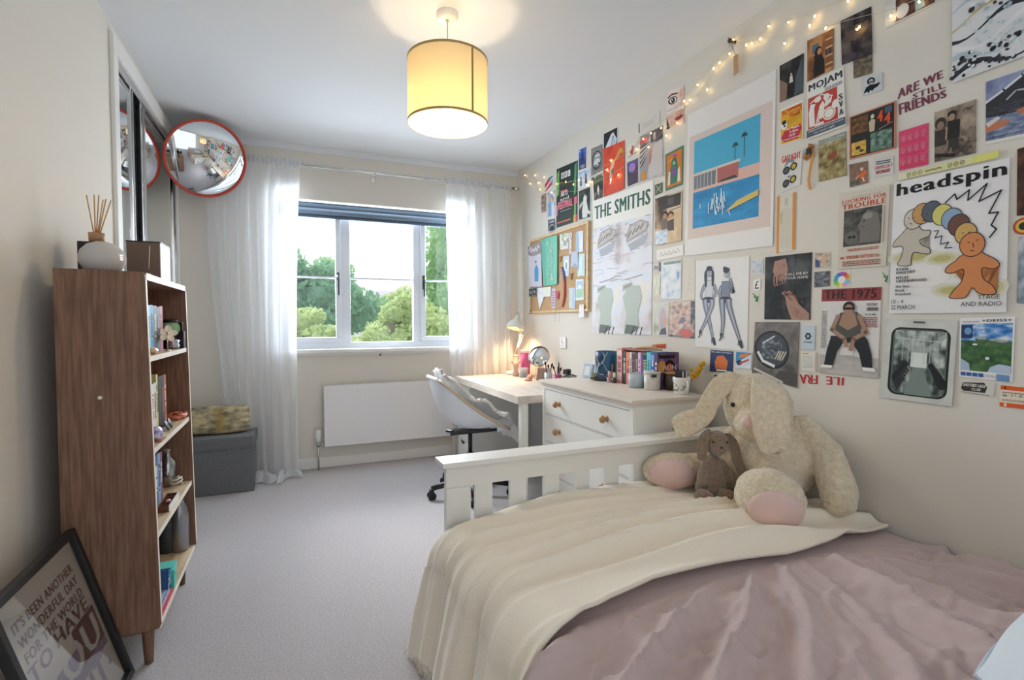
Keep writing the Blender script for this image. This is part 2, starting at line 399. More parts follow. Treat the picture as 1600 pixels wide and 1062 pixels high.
# roofs of houses down the slope
wallh = mat('render_wall', '#e6ddd2', .9); roofh = mat('grey_slate_roof', '#b9b4b4', .85, bump=(14, .4, .03))
def house(label, u, v, y, w_, d, h_):
    q = at(u, v, y); t = thing('house', label, 'house', (q.x, y, GZ))
    m = MB().box(q.x-w_/2, q.x+w_/2, y, y+d, GZ, q.z-h_); m.build('walls', wallh, t)
    m = MB().prism([(q.x-w_/2-.15, y-.15, q.z-h_), (q.x-w_/2-.15, y+d+.15, q.z-h_), (q.x-w_/2-.15, y+d/2, q.z)], (w_+.3, 0, 0)); m.build('roof', roofh, t)
    m = MB().box(q.x+w_*.2, q.x+w_*.2+.25, y+d/2-.1, y+d/2+.15, q.z-.2, q.z+.25); m.build('chimney', wallh, t)
house('pale house with a grey roof low behind the bush in the middle pane', 572, 492, 17, 3.0, 3, .7)
house('pale house roof peeking over the low shrub in the left window pane', 478, 512, 21, 3.0, 3, .7)
house('distant pale house on the slope below the wooded ridge', 618, 452, 30, 2.6, 3, .6)
# ------------------------------------------------------------------ sliding mirror doors
wt = thing('sliding_wardrobe', 'built-in wardrobe with sliding mirrored doors in chrome frames in the left wall', 'wardrobe', (XL-.03, 3.6, 0))
brush = mat('pile_strip', '#2a2a2c', .9)
def mdoor(y0, y1, x, st0, st1):
    m = MB().box(x-.006, x, y0+st0-.004, y1-st1+.004, .04, DZ-.055); d = m.build('mirror_door', mirror, wt)
    m = MB()
    for (a, b_) in ((y0, y0+st0), (y1-st1, y1)):
        m.box(x-.02, x+.008, a, b_, .02, DZ-.035, .004)
        m.cyl((x+.008, (a+b_)/2, .03), (x+.008, (a+b_)/2, DZ-.04), .006, n=12)
    m.box(x-.018, x+.004, y0+st0, y1-st1, .02, .06, .003).box(x-.018, x+.004, y0+st0, y1-st1, DZ-.075, DZ-.035, .003)
    m.build('chrome_frame', chrome, d)
mdoor(2.95, 3.275, XL-.012, .012, .05)
mdoor(3.42, 4.285, XL-.012, .10, .055)
m = MB().box(XL-.06, XL-.005, DY0+.012, DY1, DZ-.035, DZ-.012, .002).box(XL-.004, XL+.002, DY0+.012, DY1, DZ-.05, DZ-.01, .002); m.build('top_track', chrome, wt)
m = MB().box(XL-.06, XL-.005, DY0+.012, DY1, 0.0, .016, .002); m.build('bottom_track', chrome, wt)
m = MB().box(XL-.05, XL-.03, 3.275, 3.285, .02, DZ-.04).box(XL-.05, XL-.03, 3.41, 3.42, .02, DZ-.04); m.build('brush_strip', brush, wt)

# ------------------------------------------------------------------ convex mirror in the corner
mc = P(323, 249, 'y', 4.03); nrm = Vector((.42, -.80, -.42)).normalized(); R0 = .245
t = thing('convex_mirror', 'round convex security mirror with an orange red rim high in the corner', 'mirror', mc)
dome = []
for i in range(15):
    r = R0*(1-i/14); dome.append((max(r, 0) if i < 14 else 0, .062*(1-(r/R0)**2)))
m = MB().lathe(dome, mc, 64, axis=nrm); m.build('mirror_dome', mat('acrylic_mirror', '#dfe3e6', .03, 1), t)
ring = []
for i in range(13):
    a = 2*PI*i/12; ring.append((R0+.004+.0085*math.cos(a), .0+.011*math.sin(a)))
m = MB().lathe(ring, mc, 64, axis=nrm); m.build('rim', mat('orange_red_rim', '#c2442f', .45), t)
m = MB().lathe([(R0, 0), (R0*.8, -.03), (.05, -.045), (0, -.045)], mc, 40, axis=nrm); m.build('back_shell', blackm, t)
e0 = mc - nrm*.05; e1 = Vector((XL+.10, YB-.004, mc.z+.10))
m = MB().tube([e0, e0-nrm*.05, e1.lerp(e0, .4), e1], .012, 10).box(e1.x-.05, e1.x+.05, YB-.008, YB, e1.z-.06, e1.z+.06, .003); m.build('bracket', mat('grey_bracket', '#b7b8ba', .5), t)

# ------------------------------------------------------------------ curtains on a chrome rod
RY = 4.225; RZ = 2.345
def rodpt(x): return (x, RY, RZ)
t = thing('curtain_rod', 'thin chrome curtain rod with a clear finial above the window', 'curtain rod', (.7, RY, RZ))
m = MB().cyl((-.52, RY, RZ), (1.84, RY, RZ), .0105, n=16); m.build('rod', chrome, t)
for x in (-.40, .63, 1.80):
    m = MB().box(x-.007, x+.007, YB-.006, YB, RZ-.045, RZ+.03, .002).box(x-.006, x+.006, RY-.012, YB-.004, RZ-.024, RZ-.014).tube([(x, RY-.016, RZ+.004), (x, RY-.012, RZ-.013), (x, RY, RZ-.018), (x, RY+.014, RZ-.012), (x, RY+.016, RZ+.006)], .004, 6); m.build('bracket', chrome, t)
for x0, s_ in ((-.52, -1), (1.84, 1)):
    m = MB().lathe([(0, .05), (.013, .045), (.019, .03), (.017, .012), (.011, 0)], (x0, RY, RZ), 18, axis=(s_, 0, 0)); m.build('finial', chrome, t)
sheer = mat_sheer()
def curtain(name, label, xa, xb, zlow, bulge, seed, nf):
    """gathered voile: pts (u along the width 0..1, v from hem 0 to heading 1)"""
    t = thing(name, label, 'curtain', ((xa+xb)/2, RY, 0))
    def f(u, v):
        ph = u*nf*2*PI; w_ = noise.noise(Vector((u*5+seed, v*.6, seed)))
        wide = bulge(u, v); x = xa+(xb-xa)*u + wide
        top = min(1, (1-v)*8)
        am = (.012+.028*(1-v)**.6)*(.55+.9*abs(noise.noise(Vector((u*7, seed*3, .3)))))*top + .004
        y = RY + math.sin(ph+w_*5)*am + .012*math.sin(ph*2.3+seed)*top*(1-v)
        y -= .045*(1-v)
        x += .010*math.cos(ph*1.3+v*2)*top
        z = zlow(u)*(1-v) + (RZ+.022)*v
        return (x, min(y, YB-.07), z)
    m = MB().grid(lambda u, v: f(u, v**.8), 220, 60); m.build('voile_panel', sheer, t, fix=False)
    # ruffled heading above and around the rod
    def g(u, v):
        x = xa+(xb-xa)*u; a = v*2*PI
        r = .017 + .004*math.sin(u*nf*2*PI*3+seed*2) + (.012 if .1 < v < .4 else 0)*abs(math.sin(u*nf*7+seed))
        return (x, RY+r*math.cos(a), RZ+r*math.sin(a)*1.25)
    m = MB().grid(g, 200, 12); m.build('gathered_heading', sheer, t, fix=False)
    return t, f
xl0, xl1 = P(378, 240, 'y', RY).x, P(470, 250, 'y', RY).x
def bl(u, v):
    e = (1-v)
    return .10*e*e*(1-u) - .02*math.sin(e*3)*u - .05*e*u
tl_, fl = curtain('sheer_curtain', 'long white sheer curtain trailing past the grey ottoman onto the carpet', P(320, 300, 'y', RY).x, xl1, lambda u: (.470-.055*u/.34 if u < .34 else max(.012, .415-(u-.34)*14)), bl, 2.0, 7)
# hem pooled on the carpet
def pool(u, v):
    x, y, z = fl(.38+.62*u, 0); a = v*PI*.5
    ln = .05+.16*abs(math.sin(u*9+1))*(.4+.6*u)+.04*noise.noise(Vector((u*12, 1, 2)))
    return (x-.02+.05*v*math.sin(u*14), y-ln*v, .012+.10*math.sin(v*PI)*(.25+.5*abs(math.sin(u*11+.6)))*(1-.4*u)+.004*v)
m = MB().grid(pool, 70, 12); m.build('pooled_hem', sheer, tl_, fix=False)
# side fold that sweeps over the ottoman corner
xr0, xr1 = P(696, 276, 'y', RY).x, P(799, 288, 'y', RY).x
tr_, fr = curtain('sheer_curtain', 'white sheer curtain hanging beside the desk at the cork board end of the window', xr0, xr1, lambda u: .03, lambda u, v: .03*(1-v)*(1-u)*1.0, 5.0, 7)

# ------------------------------------------------------------------ radiator
t = thing('radiator', 'white panel radiator with a fluted face under the window', 'radiator', (.75, 4.27, .2))
rx0, rx1, rz0, rz1 = P(507, 604, 'y', 4.235).x, 1.262, .185, .655; radm = mat('radiator_enamel', '#eeedee', .35)
def rf(u, v):
    x = rx0+(rx1-rx0)*u; z = rz0+(rz1-rz0)*v; k = (u*34) % 1
    edge = min(1, max(0, min(v-.075, .925-v)*40)) * (1 if .02 < u < .98 else 0)
    return (x, 4.235 + .011*edge*(.5-.5*math.cos(k*2*PI)), z)
m = MB().grid(rf, 34*8, 60); m.box(rx0, rx1, 4.236, 4.245, rz0, rz1-.0)
m.build('front_panel', radm, t, fix=False)
m = MB().box(rx0, rx1, 4.28, 4.29, rz0, rz1).box(rx0+.02, rx1-.02, 4.246, 4.28, rz0+.02, rz1-.03); m.build('back_panel', radm, t)
m = MB().box(rx0-.004, rx0+.002, 4.233, 4.295, rz0+.01, rz1+.003).box(rx1-.002, rx1+.004, 4.233, 4.295, rz0+.01, rz1+.003)
m.box(rx0, rx1, 4.234, 4.242, rz1, rz1+.006).box(rx0, rx1, 4.284, 4.292, rz1, rz1+.006)
for i in range(84):
    if abs(i-42) > 1: x = rx0+.01+i*(rx1-rx0-.02)/84; m.box(x, x+.006, 4.242, 4.284, rz1+.001, rz1+.005)
m.build('top_grille', radm, t)
q = P(498, 680, 'y', 4.26); vx = rx0-.05
m = MB().lathe([(0, .0), (.016, .0), (.017, .02), (.021, .03), (.021, .085), (.017, .095), (0, .095)], (vx, 4.262, .225), 20); m.build('thermostatic_valve', trimm, t)
m = MB().cyl((vx, 4.262, .0), (vx, 4.262, .23), .0075, n=12).cyl((vx, 4.262, .2), (rx0+.01, 4.262, .2), .009, n=12).cyl((vx, 4.262, .185), (vx, 4.262, .225), .014, n=6).cyl((rx0-.025, 4.262, .2), (rx0-.008, 4.262, .2), .014, n=6); m.build('pipework', chrome, t)
for x in (rx0+.2, rx1-.2):
    m = MB().box(x-.012, x+.012, 4.29, YB-.001, rz0+.05, rz1-.05); m.build('wall_bracket', radm, t)

# ------------------------------------------------------------------ pendant lamp
pc = P(699, 25, 'y', 2.24); px_, py_ = pc.x, 2.24; zb, zt, rr = 2.035, 2.315, .176
t = thing('pendant_lamp', 'drum pendant lamp with a cream fabric shade hanging from the ceiling', 'lamp', (px_, py_, H))
m = MB().lathe([(0, -.030), (.035, -.030), (.044, -.026), (.048, -.012), (.047, 0)], (px_, py_, H), 32); m.build('ceiling_rose', trimm, t)
m = MB().cyl((px_, py_, H-.03), (px_, py_, 2.25), .0028, n=8).cyl((px_, py_, H-.036), (px_, py_, H-.03), .008, n=12); m.build('flex', mat('cream_flex', '#d8c48e', .6), t)
shm = mat_translucent('cream_shade_fabric', '#ece3cb', '#efe3c6', .5)
m = MB().lathe([(rr, zb), (rr, zt)], (px_, py_, 0), 64).lathe([(rr-.0015, zt), (rr-.0015, zb)], (px_, py_, 0), 64); sh = m.build('lamp_shade', shm, t, fix=False)
tapem = mat('olive_shade_tape', '#b39a62', .7)
m = MB()
for z0, z1 in ((zb, zb+.010), (zt-.010, zt)): m.lathe([(rr+.0005, z0), (rr+.0015, z0), (rr+.0015, z1), (rr+.0005, z1)], (px_, py_, 0), 64, smooth=False)
a0 = math.atan2(-py_, -px_) + .62
for k in range(1):
    c0 = Vector((math.cos(a0), math.sin(a0), 0)); tt = Vector((-c0.y, c0.x, 0)); p0 = Vector((px_, py_, 0))+c0*(rr+.0012)
    m.prism([p0-tt*.005+Vector((0, 0, zb)), p0+tt*.005+Vector((0, 0, zb)), p0+tt*.005+Vector((0, 0, zt)), p0-tt*.005+Vector((0, 0, zt))], c0*.001)
m.build('shade_binding', tapem, sh)
m = MB()
for i in range(3):
    a = i*2*PI/3+.3; m.cyl((px_+.02*math.cos(a), py_+.02*math.sin(a), 2.25), (px_+rr*.99*math.cos(a), py_+rr*.99*math.sin(a), zt-.006), .0016, n=6)
m.tube([(px_+.02*math.cos(i*PI/8), py_+.02*math.sin(i*PI/8), 2.25) for i in range(16)], .002, 6, closed=True); m.build('wire_spider', trimm, sh)
m = MB().cyl((px_, py_, 2.19), (px_, py_, 2.265), .017, n=18); m.build('bulb_holder', trimm, t)
m = MB().lathe([(.013, .0), (.016, -.02), (.030, -.05), (.030, -.07), (.018, -.09), (0, -.096)], (px_, py_, 2.19), 24); m.build('bulb', mat('lit_bulb', '#fff4da', .5, emit='#ffdf9f', estr=5), t)
pl = bpy.data.lights.new('pendant_glow', 'POINT'); po = bpy.data.objects.new('pendant_glow', pl); COL.objects.link(po)
pl.energy = 4.8; pl.color = (1, .80, .54); pl.shadow_soft_size = .05; po.location = (px_, py_, 2.055+.02)

# ------------------------------------------------------------------ bookcase
BX0, BX1, BY0, BY1, BZ0, BZ1 = -.668, -.425, 2.0, 2.70, .14, 1.325
bc = thing('bookcase', 'narrow walnut bookcase with pale shelf edges and peg legs by the left wall', 'bookcase', ((BX0+BX1)/2, 2.35, 0))
def side(y0, y1):
    """side panel: front edge leans forward a little towards the bottom; rounded front corners"""
    r = .016; pts = []
    ft, fb = BX1-.008, BX1+.012
    pts += [(BX0, y0, BZ0), (BX0, y0, BZ1)]
    for i in range(5):
        a = PI/2-i*PI/8; pts.append((ft-r+r*math.cos(a), y0, BZ1-.004-r+r*math.sin(a)))
    for i in range(5):
        a = -i*PI/8; pts.append((fb-r+r*math.cos(a), y0, BZ0+r+r*math.sin(a)))
    return MB().prism(pts, (0, y1-y0, 0))
for y in (BY0, BY1-.018):
    sp = side(y, y+.018).build('side_panel', walnut, bc)
    m = MB().prism([(BX1-.010, y+.001, BZ1-.03), (BX1+.0105, y+.001, BZ0+.02), (BX1+.0125, y+.001, BZ0+.02), (BX1-.007, y+.001, BZ1-.03)], (0, .016, 0)); m.build('edge_band', edgew, sp)
m = MB().box(BX0, BX0+.006, BY0+.018, BY1-.018, BZ0, BZ1-.015); m.build('back_panel', walnut, bc)
SHZ = [.13+.02, .445, .735, 1.045]
m = MB().box(BX0, BX1-.010, BY0+.018, BY1-.018, BZ1-.028, BZ1-.006); tp = m.build('top_panel', walnut, bc)
m = MB().box(BX1-.011, BX1-.008, BY0+.018, BY1-.018, BZ1-.028, BZ1-.006); m.build('edge_band', edgew, tp)
SHX = [BX1+.004, BX1-.002, BX1-.006, BX1-.010]
for z, xf in zip(SHZ, SHX):
    m = MB().box(BX0+.006, xf, BY0+.018, BY1-.018, z-.018, z); s_ = m.build('shelf', lightw, bc)
    m = MB().box(xf, xf+.002, BY0+.018, BY1-.018, z-.018, z); m.build('edge_band', edgew, s_)
m = MB().box(BX0+.01, BX0+.03, BY0+.06, BY1-.06, BZ0-.03, BZ0).box(BX1-.05, BX1-.03, BY0+.06, BY1-.06, BZ0-.03, BZ0).box(BX0+.01, BX1-.03, BY0+.05, BY0+.07, BZ0-.03, BZ0); m.build('base_rail', walnut, bc)
for x in (BX0+.03, BX1-.038):
    for y in (BY0+.06, BY1-.07):
        m = MB().cyl((x, y, 0), (x, y, BZ0), .013, .020, n=20); m.build('leg', walnut, bc)
m = MB().cyl((-.56, BY0-.0015, .92), (-.56, BY0, .92), .006, n=12); m.build('screw_cap', edgew, bc)

# ------------------------------------------------------------------ ottoman and cushion
felt = mat('grey_felt', '#75777a', .95, bump=(300, .4, .002), var=(200, '#646669'))
OX0, OX1, OY0, OY1 = -.70, -.243, 3.90, 4.28
t = thing('storage_ottoman', 'grey felt storage ottoman with a padded lid in the corner by the window', 'ottoman', ((OX0+OX1)/2, 4.09, 0))
m = MB().box(OX0+.006, OX1-.008, OY0+.008, OY1, .0, .305, .012); m.build('box_body', felt, t)
m = MB().box(OX0, OX1, OY0, OY1+.004, .300, .385, .018); m.build('lid', felt, t, sub=0)
cm = mat('map_print_cloth', '#cdbf98', .9, var=(14, '#6e6a55', (1, 1, 2.2)), bump=(9, .5, .01))
cx, cz = (P(300, 640, 'y', 4.08).x+P(362, 640, 'y', 4.08).x)/2-.05, .385
t = thing('scatter_cushion', 'beige scatter cushion with a dark map print resting on the grey ottoman', 'cushion', (-.49, 4.06, .385))
def cush(u, v):
    U, V = u*2-1, v*2-1; w_ = .21*U*(1-.06*V*V); h_ = .095*V*(1-.10*U*U)
    return (-.49+w_, 0, .385+.095+h_)
def cushs(sgn):
    def f(u, v):
        x, _, z = cush(u, v); U, V = u*2-1, v*2-1; d = .055*((1-U**4)*(1-V**4))**.5
        lean = (z-.385)*.28
        return (x, 4.05+sgn*d+lean+.004*noise.noise(Vector((u*6, v*5, sgn))), z)
    return f
m = MB().grid(cushs(-1), 30, 20).grid(cushs(1), 30, 20); bmesh.ops.remove_doubles(m.bm, verts=m.bm.verts[:], dist=.0004); m.build('cover', cm, t)
m = MB()
for i in range(22):
    x = -.455+.012*math.sin(i*2.1)-i*.0006; z = .41+i*.0065; f = cushs(-1)((x+.49+.21)/.42, (z-.385)/.19); m.box(f[0]-.022+random.uniform(-.01, .01), f[0]+.02, f[1]-.003, f[1]+.002, f[2], f[2]+.003)
m.build('yellow_lettering', mat('mustard_print', '#c0a14d', .9), t)

# ------------------------------------------------------------------ desk with drawer unit
deskm = mat('pale_desk_laminate', '#d9cfc4', .45, var=(8, '#cabfb2', (3, .5, 3)))
DX0, DX1, DY_0, DY_1 = 1.245, 1.885, 2.815, 4.10
t = thing('desk', 'white desk with a pale wood effect top against the right wall', 'desk', ((DX0+DX1)/2, 3.45, 0))
m = MB().box(DX0, DX1, DY_0, DY_1, ZD-.048, ZD, .002); m.build('desk_top', [deskm], t)
m = MB().box(DX0+.03, DX0+.075, DY_0+.01, DY_0+.055, 0, ZD-.048, .002); m.build('leg', whitep, t)
m = MB().box(DX1-.06, DX1-.015, DY_0+.01, DY_0+.055, 0, ZD-.048, .002); m.build('leg', whitep, t)
greyp = mat('pale_grey_panel', '#c3c4c6', .6)
m = MB().box(DX1-.085, DX1-.070, DY_0+.02, 3.80, .12, ZD-.05); m.build('modesty_panel', greyp, t)
t2 = thing('drawer_unit', 'white drawer unit standing under the window end of the desk', 'drawers', (1.5, 3.97, 0))
m = MB().box(DX0+.035, DX1-.06, 3.82, 4.085, .02, ZD-.05); m.build('carcass', whitep, t2)
z = .04
for h_ in (.17, .17, .13, .12):
    m = MB().box(DX0+.018, DX0+.034, 3.825, 4.08, z, z+h_-.006, .002); d = m.build('drawer', whitep, t2)
    m = MB().prism([(DX0+.0165, 3.90, z+h_-.010), (DX0+.0165, 4.0, z+h_-.010), (DX0+.0165, 3.98, z+h_-.034), (DX0+.0165, 3.92, z+h_-.034)], (.0015, 0, 0)); m.build('finger_notch', blackm, d)
    z += h_

# ------------------------------------------------------------------ chest of drawers
CX0, CX1, CY0, CY1 = 1.395, 1.80, 1.88, 2.78
knobm = mat('turned_beech', '#b98f63', .4, var=(30, '#a37a52'))
t = thing('chest_of_drawers', 'white painted chest of drawers with turned beech knobs behind the bed foot', 'chest of drawers', (1.6, 2.33, 0))
m = MB()
pr = [(0, 0), (.010, .003), (.014, .010), (.014, .016), (.006, .020), (.002, .030), (0, .034)]
m.box(CX0-.018, CX1+.004, CY0-.018, CY1+.018, ZC-.016, ZC, .004).box(CX0-.008, CX1, CY0-.008, CY1+.008, ZC-.032, ZC-.016, .005)
m.build('top_board', [mat('chest_top_paint', '#dfd5c8', .45)], t)
m = MB().box(CX0+.02, CX1, CY0, CY0+.018, .05, ZC-.032).box(CX0+.02, CX1, CY1-.018, CY1, .05, ZC-.032).box(CX1-.01, CX1, CY0+.018, CY1-.018, .05, ZC-.032)
m.box(CX0, CX0+.02, CY0, CY0+.028, .0, ZC-.032, .002).box(CX0, CX0+.02, CY1-.028, CY1, .0, ZC-.032, .002)
m.box(CX0+.02, CX1, CY0-.0, CY0+.03, 0, .05).box(CX0+.02, CX1, CY1-.03, CY1, 0, .05).box(CX0+.022, CX0+.03, CY0+.018, CY1-.018, .05, ZC-.032); m.build('carcass', whitep, t)
dz = [(.612, .755), (.448, .602), (.266, .438), (.085, .256)]
m = MB().box(CX0+.001, CX0+.02, CY0+.028, CY1-.028, .03, .08)
for z0, z1 in dz: m.box(CX0+.002, CX0+.02, CY0+.028, CY1-.028, z1+.003, z1+.007)
m.box(CX0+.001, CX0+.02, CY0+.028, CY1-.028, .758, ZC-.032); m.build('rails', whitep, t)
for z0, z1 in dz:
    m = MB().box(CX0+.003, CX0+.02, CY0+.031, CY1-.031, z0, z1, .002); d = m.build('drawer', whitep, t)
    for y in (CY0+.21, CY1-.21):
        m = MB().lathe([(0, .040), (.012, .039), (.0185, .033), (.0195, .026), (.016, .019), (.0085, .013), (.008, .006), (.015, .003), (.016, -.002), (0, -.002)], (CX0+.003, y, (z0+z1)/2+.005), 22, axis=(-1, 0, 0)); m.build('knob', knobm, d)

# ------------------------------------------------------------------ desk chair with fleece
chx, chy = 1.10, 3.28
t = thing('desk_chair', 'white shell swivel chair with a fleece draped over it at the desk', 'chair', (chx, chy, 0), rz=rad(0))
shellm = mat('white_shell_plastic', '#e9edf2', .3); rimm = mat('beige_shell_edge', '#cdb9a0', .6)
# side profile of the shell from back top to seat front (x along chair, z)
prof = [(-.29, .79), (-.285, .75), (-.255, .67), (-.215, .60), (-.15, .535), (-.07, .495), (.03, .475), (.12, .468), (.19, .462), (.235, .450)]
def cat(ps, t_):
    k = len(ps)-1; i = min(int(t_*k), k-1); f = t_*k-i
    p0, p1, p2, p3 = ps[max(i-1, 0)], ps[i], ps[i+1], ps[min(i+2, k)]
    return [.5*((2*b_)+(-a+c)*f+(2*a-5*b_+4*c-d)*f*f+(-a+3*b_-3*c+d)*f**3) for a, b_, c, d in zip(p0, p1, p2, p3)]
def halfw(t_): return .235*(1-max(0, .22-t_)**2*9)*(1-max(0, t_-.85)**2*10)
def shell(u, v, off=0.):
    x, z = cat(prof, u); x2, z2 = cat(prof, min(1, u+.01)); x1, z1 = cat(prof, max(0, u-.01)); d = Vector((x2-x1, 0, z2-z1)).normalized(); n_ = Vector((-d.z, 0, d.x))
    s_ = v*2-1; k = abs(s_)**2.6      # sides rise to a nearly straight rim
    hw = halfw(u); rx, rz_ = -.29+.525*u, .79-.335*u-.030*math.sin(u*PI)
    c = Vector((chx+(x*(1-k)+rx*k)*.88, chy+s_*hw, z*(1-k)+rz_*k))
    return c + n_*off
belly = MB()
def lower(u, v):
    p_ = shell(u, v); s_ = v*2-1; drop = (1-abs(s_)**2.5)*math.sin(min(1, u*1.08)*PI)*.035
    return Vector((p_.x-.2*drop, p_.y, p_.z-drop))
m = MB().grid(lambda u, v: shell(u, v), 40, 24).grid(lower, 40, 24); m.build('seat_shell', shellm, t, solid=.006)
for sgn in (0, 1):
    m = MB().tube([shell(i/30, sgn, .002)+Vector((0, (-.003 if sgn == 0 else .003), 0)) for i in range(31)], .010, 8); m.build('edge_trim', rimm, t)
m = MB().tube([shell(.0, i/12, 0) for i in range(13)], .014, 8); m.build('top_roll', shellm, t)
fleece = mat('white_fleece', '#fbf8f4', .98, bump=(70, 1, .02), sheen=.4)
def flc(u, v):
    """fleece lying over the seat and rolling over both rims, hanging over the front edge"""
    uu = min(u*1.22, 1.0); s_ = v*2-1
    p_ = shell(uu, .5+s_*.49, .022)
    lift = .044+.030*noise.noise(Vector((u*8, v*5, 2)))+.050*math.exp(-((u-.50)/.09)**2)*(.4+.6*abs(s_))
    q = Vector((p_.x+.018, p_.y, p_.z+lift*(1.15-.4*abs(s_)**6)))
    if u > .80:
        e = (u-.80)/.20; q = Vector((q.x+.050*math.sin(e*PI/2), q.y*(1)+.02*noise.noise(Vector((v*6, 2, 2))), q.z-.155*e**1.3))
    q += Vector((0, .012*noise.noise(Vector((u*14, 3, 1))), .008*noise.noise(Vector((u*25, v*25, 1)))))
    return q
m = MB().grid(flc, 70, 44); o = m.build('fleece_throw', fleece, t, solid=.020)
m = MB().cyl((chx, chy, .09), (chx, chy, .28), .025, n=20).cyl((chx, chy, .27), (chx, chy, .44), .014, n=16).lathe([(.03, .09), (.045, .06), (.04, .05), (0, .05)], (chx, chy, .02), 20); m.build('gas_column', blackm, t)
m = MB().box(chx-.12, chx+.13, chy-.045, chy+.045, .415, .440, .006).tube([(chx-.15, chy-.06, .425), (chx-.1, chy-.02, .418), (chx+.1, chy-.02, .418), (chx+.17, chy-.06, .43)], .010, 8).tube([(chx-.15, chy+.06, .425), (chx-.1, chy+.02, .418), (chx+.1, chy+.02, .418), (chx+.17, chy+.06, .43)], .010, 8); m.build('tilt_plate', dsteel, t)
for i in range(5):
    a = rad(185+72*i); dx, dy = math.cos(a), math.sin(a); R_ = .275
    m = MB().tube([(chx+dx*.02, chy+dy*.02, .085), (chx+dx*.15, chy+dy*.15, .088), (chx+dx*R_, chy+dy*R_, .072)], [.026, .022, .017], 8); lg = m.build('leg', blackm, t)
    c = Vector((chx+dx*R_, chy+dy*R_, 0)); tx = Vector((-dy, dx, 0)); m = MB()
    for s_ in (-1, 1): m.cyl(c+tx*.008*s_+Vector((0, 0, .025)), c+tx*.024*s_+Vector((0, 0, .025)), .025, n=20)
    m.box(c.x-.014, c.x+.014, c.y-.014, c.y+.014, .035, .068, .004); m.build('caster', blackm, lg)

# ------------------------------------------------------------------ bed: frame, footboard
FY = 1.775
t = thing('bed', 'white slatted wooden bed frame along the wall of posters', 'bed', (1.2, .9, 0))
fb = MB().box(.478, 1.895, FY-.052, FY+.058, .645, .663, .003).build('footboard_cap', whitep, t)
m = MB().box(.50, 1.885, FY-.012, FY+.014, .562, .645, .002); m.build('footboard_rail', whitep, t)
def fx(u): return P(u, 760, 'y', FY).x
edges = [(741.5, 768), (796, 821), (849, 872), (898, 919), (944, 964.5)]
m = MB().box(.500, fx(733.5), FY-.016, FY+.018, 0, .562, .002); m.build('post', whitep, t)
m = MB().box(1.79, 1.885, FY-.016, FY+.018, 0, .562, .002); m.build('post', whitep, t)
for a, b_ in edges:
    m = MB().box(fx(a), fx(b_), FY-.010, FY+.010, .12, .562, .002); m.build('slat', whitep, t)
x = fx(987.6)
while x < 1.76:
    m = MB().box(x, x+.068, FY-.010, FY+.010, .12, .562, .002); m.build('slat', whitep, t); x += .145
m = MB().box(.56, 1.86, FY-.010, FY+.012, .05, .12).box(.53, .555, -.35, FY-.016, .10, .27, .003).box(1.83, 1.855, -.35, FY-.016, .10, .27, .003).box(.53, 1.855, -.38, -.35, 0, .75, .004); m.build('side_rail', whitep, t)
m = MB().box(.55, 1.87, -.33, FY-.03, .25, .405, .05)
tag(m.build('mattress', mat('mattress_ticking', '#e6e2da', .8)), 'thick pale mattress lying on the bed frame under the bedding', 'mattress')

def nz(x, y, z=0): return noise.noise(Vector((x, y, z)))
def bedtop(x, y):
    z = .455 + .022*math.exp(-((x-1.15)/.5)**2) - .028*max(0, (x-1.45))/.45
    z += .014*nz(x*1.6, y*1.4, 4)
    return z
def blanketfn(u, v):
    """u: from the wall (0) over the top and down the open side (1); v: from the hem nearest the pillow (0) to the footboard (1)"""
    L1, arc = 1.33, .19; tot = 1.33+.20+.30; s_ = u*tot
    yh = float(np.interp(s_, [0, .2, .4, .6, .85, 1.05, 1.2, 1.33, 1.45, 1.6, 1.83], [1.10, 1.065, 1.04, 1.025, 1.04, 1.05, 1.03, .985, .95, .935, .93])) + .006*math.sin(s_*9)
    y = yh+(FY-.035-yh)*v
    edge = math.exp(-((v)/.02)**2)*0
    if s_ < L1:
        x = 1.895-s_; z = bedtop(x, y)+.014; n_ = Vector((0, 0, 1))
    elif s_ < L1+.20:
        a = (s_-L1)/.20*PI/2; r = .127; x = 1.895-L1-r*math.sin(a); z = bedtop(.565, y)+.014-r*(1-math.cos(a)); n_ = Vector((-math.sin(a), 0, math.cos(a)))
    else:
        d = s_-L1-.20; x = 1.895-L1-.127-.06*(d/.3); z = bedtop(.565, y)+.014-.127-d; n_ = Vector((-1, 0, .2))
    hang = max(0, (s_-L1)/.5)
    # long soft folds across the top, vertical folds on the hanging side
    k = x*1.1
    sh_ = math.sin(y*30+4*nz(x*1.3, y*2, 1)+k*2.0); f = .027*(1-abs(sh_))**1.5*(.35+1.6*abs(nz(x*1.1, y*2, 7))) + .022*nz(x*1.1, y*7, 2) + .007*nz(x*3, y*16, 5)
    f *= (1-.5*min(1, hang*2)) * min(1, (1-v)*9+.12)
    g = (.030*math.sin(y*19+2.5*nz(y*2, .2, 5))+.012*math.sin(y*47+1))*min(1, hang*1.4)
    lip = .010*math.exp(-(v/.028)**2)
    p_ = Vector((x, y+.02*hang*nz(y*5, 3, 3), z)) + n_*(f*1.0+g*.6+lip)
    # the corner by the footboard post is pulled in and drops
    c = max(0, v-.72)/.28; p_.z -= .045*c*c*max(0, min(1, (s_-.95)/.38))*(1 if s_ < L1+.2 else 1)
    if s_ > L1+.2: p_.y += .035*math.sin(hang*2)*(v-.4)
    p_.z = max(p_.z, .02)
    p_.x = min(p_.x, XR-.012)
    return p_
blm2 = mat('cream_wool_blanket', '#f3e8d6', .97, bump=(190, .55, .003), sheen=.3)
t = thing('fringed_blanket', 'cream wool blanket spread across the bed foot and hanging over its side', 'blanket', (1.2, 1.45, .46))
def blk(u, v):
    return blanketfn(u, v)
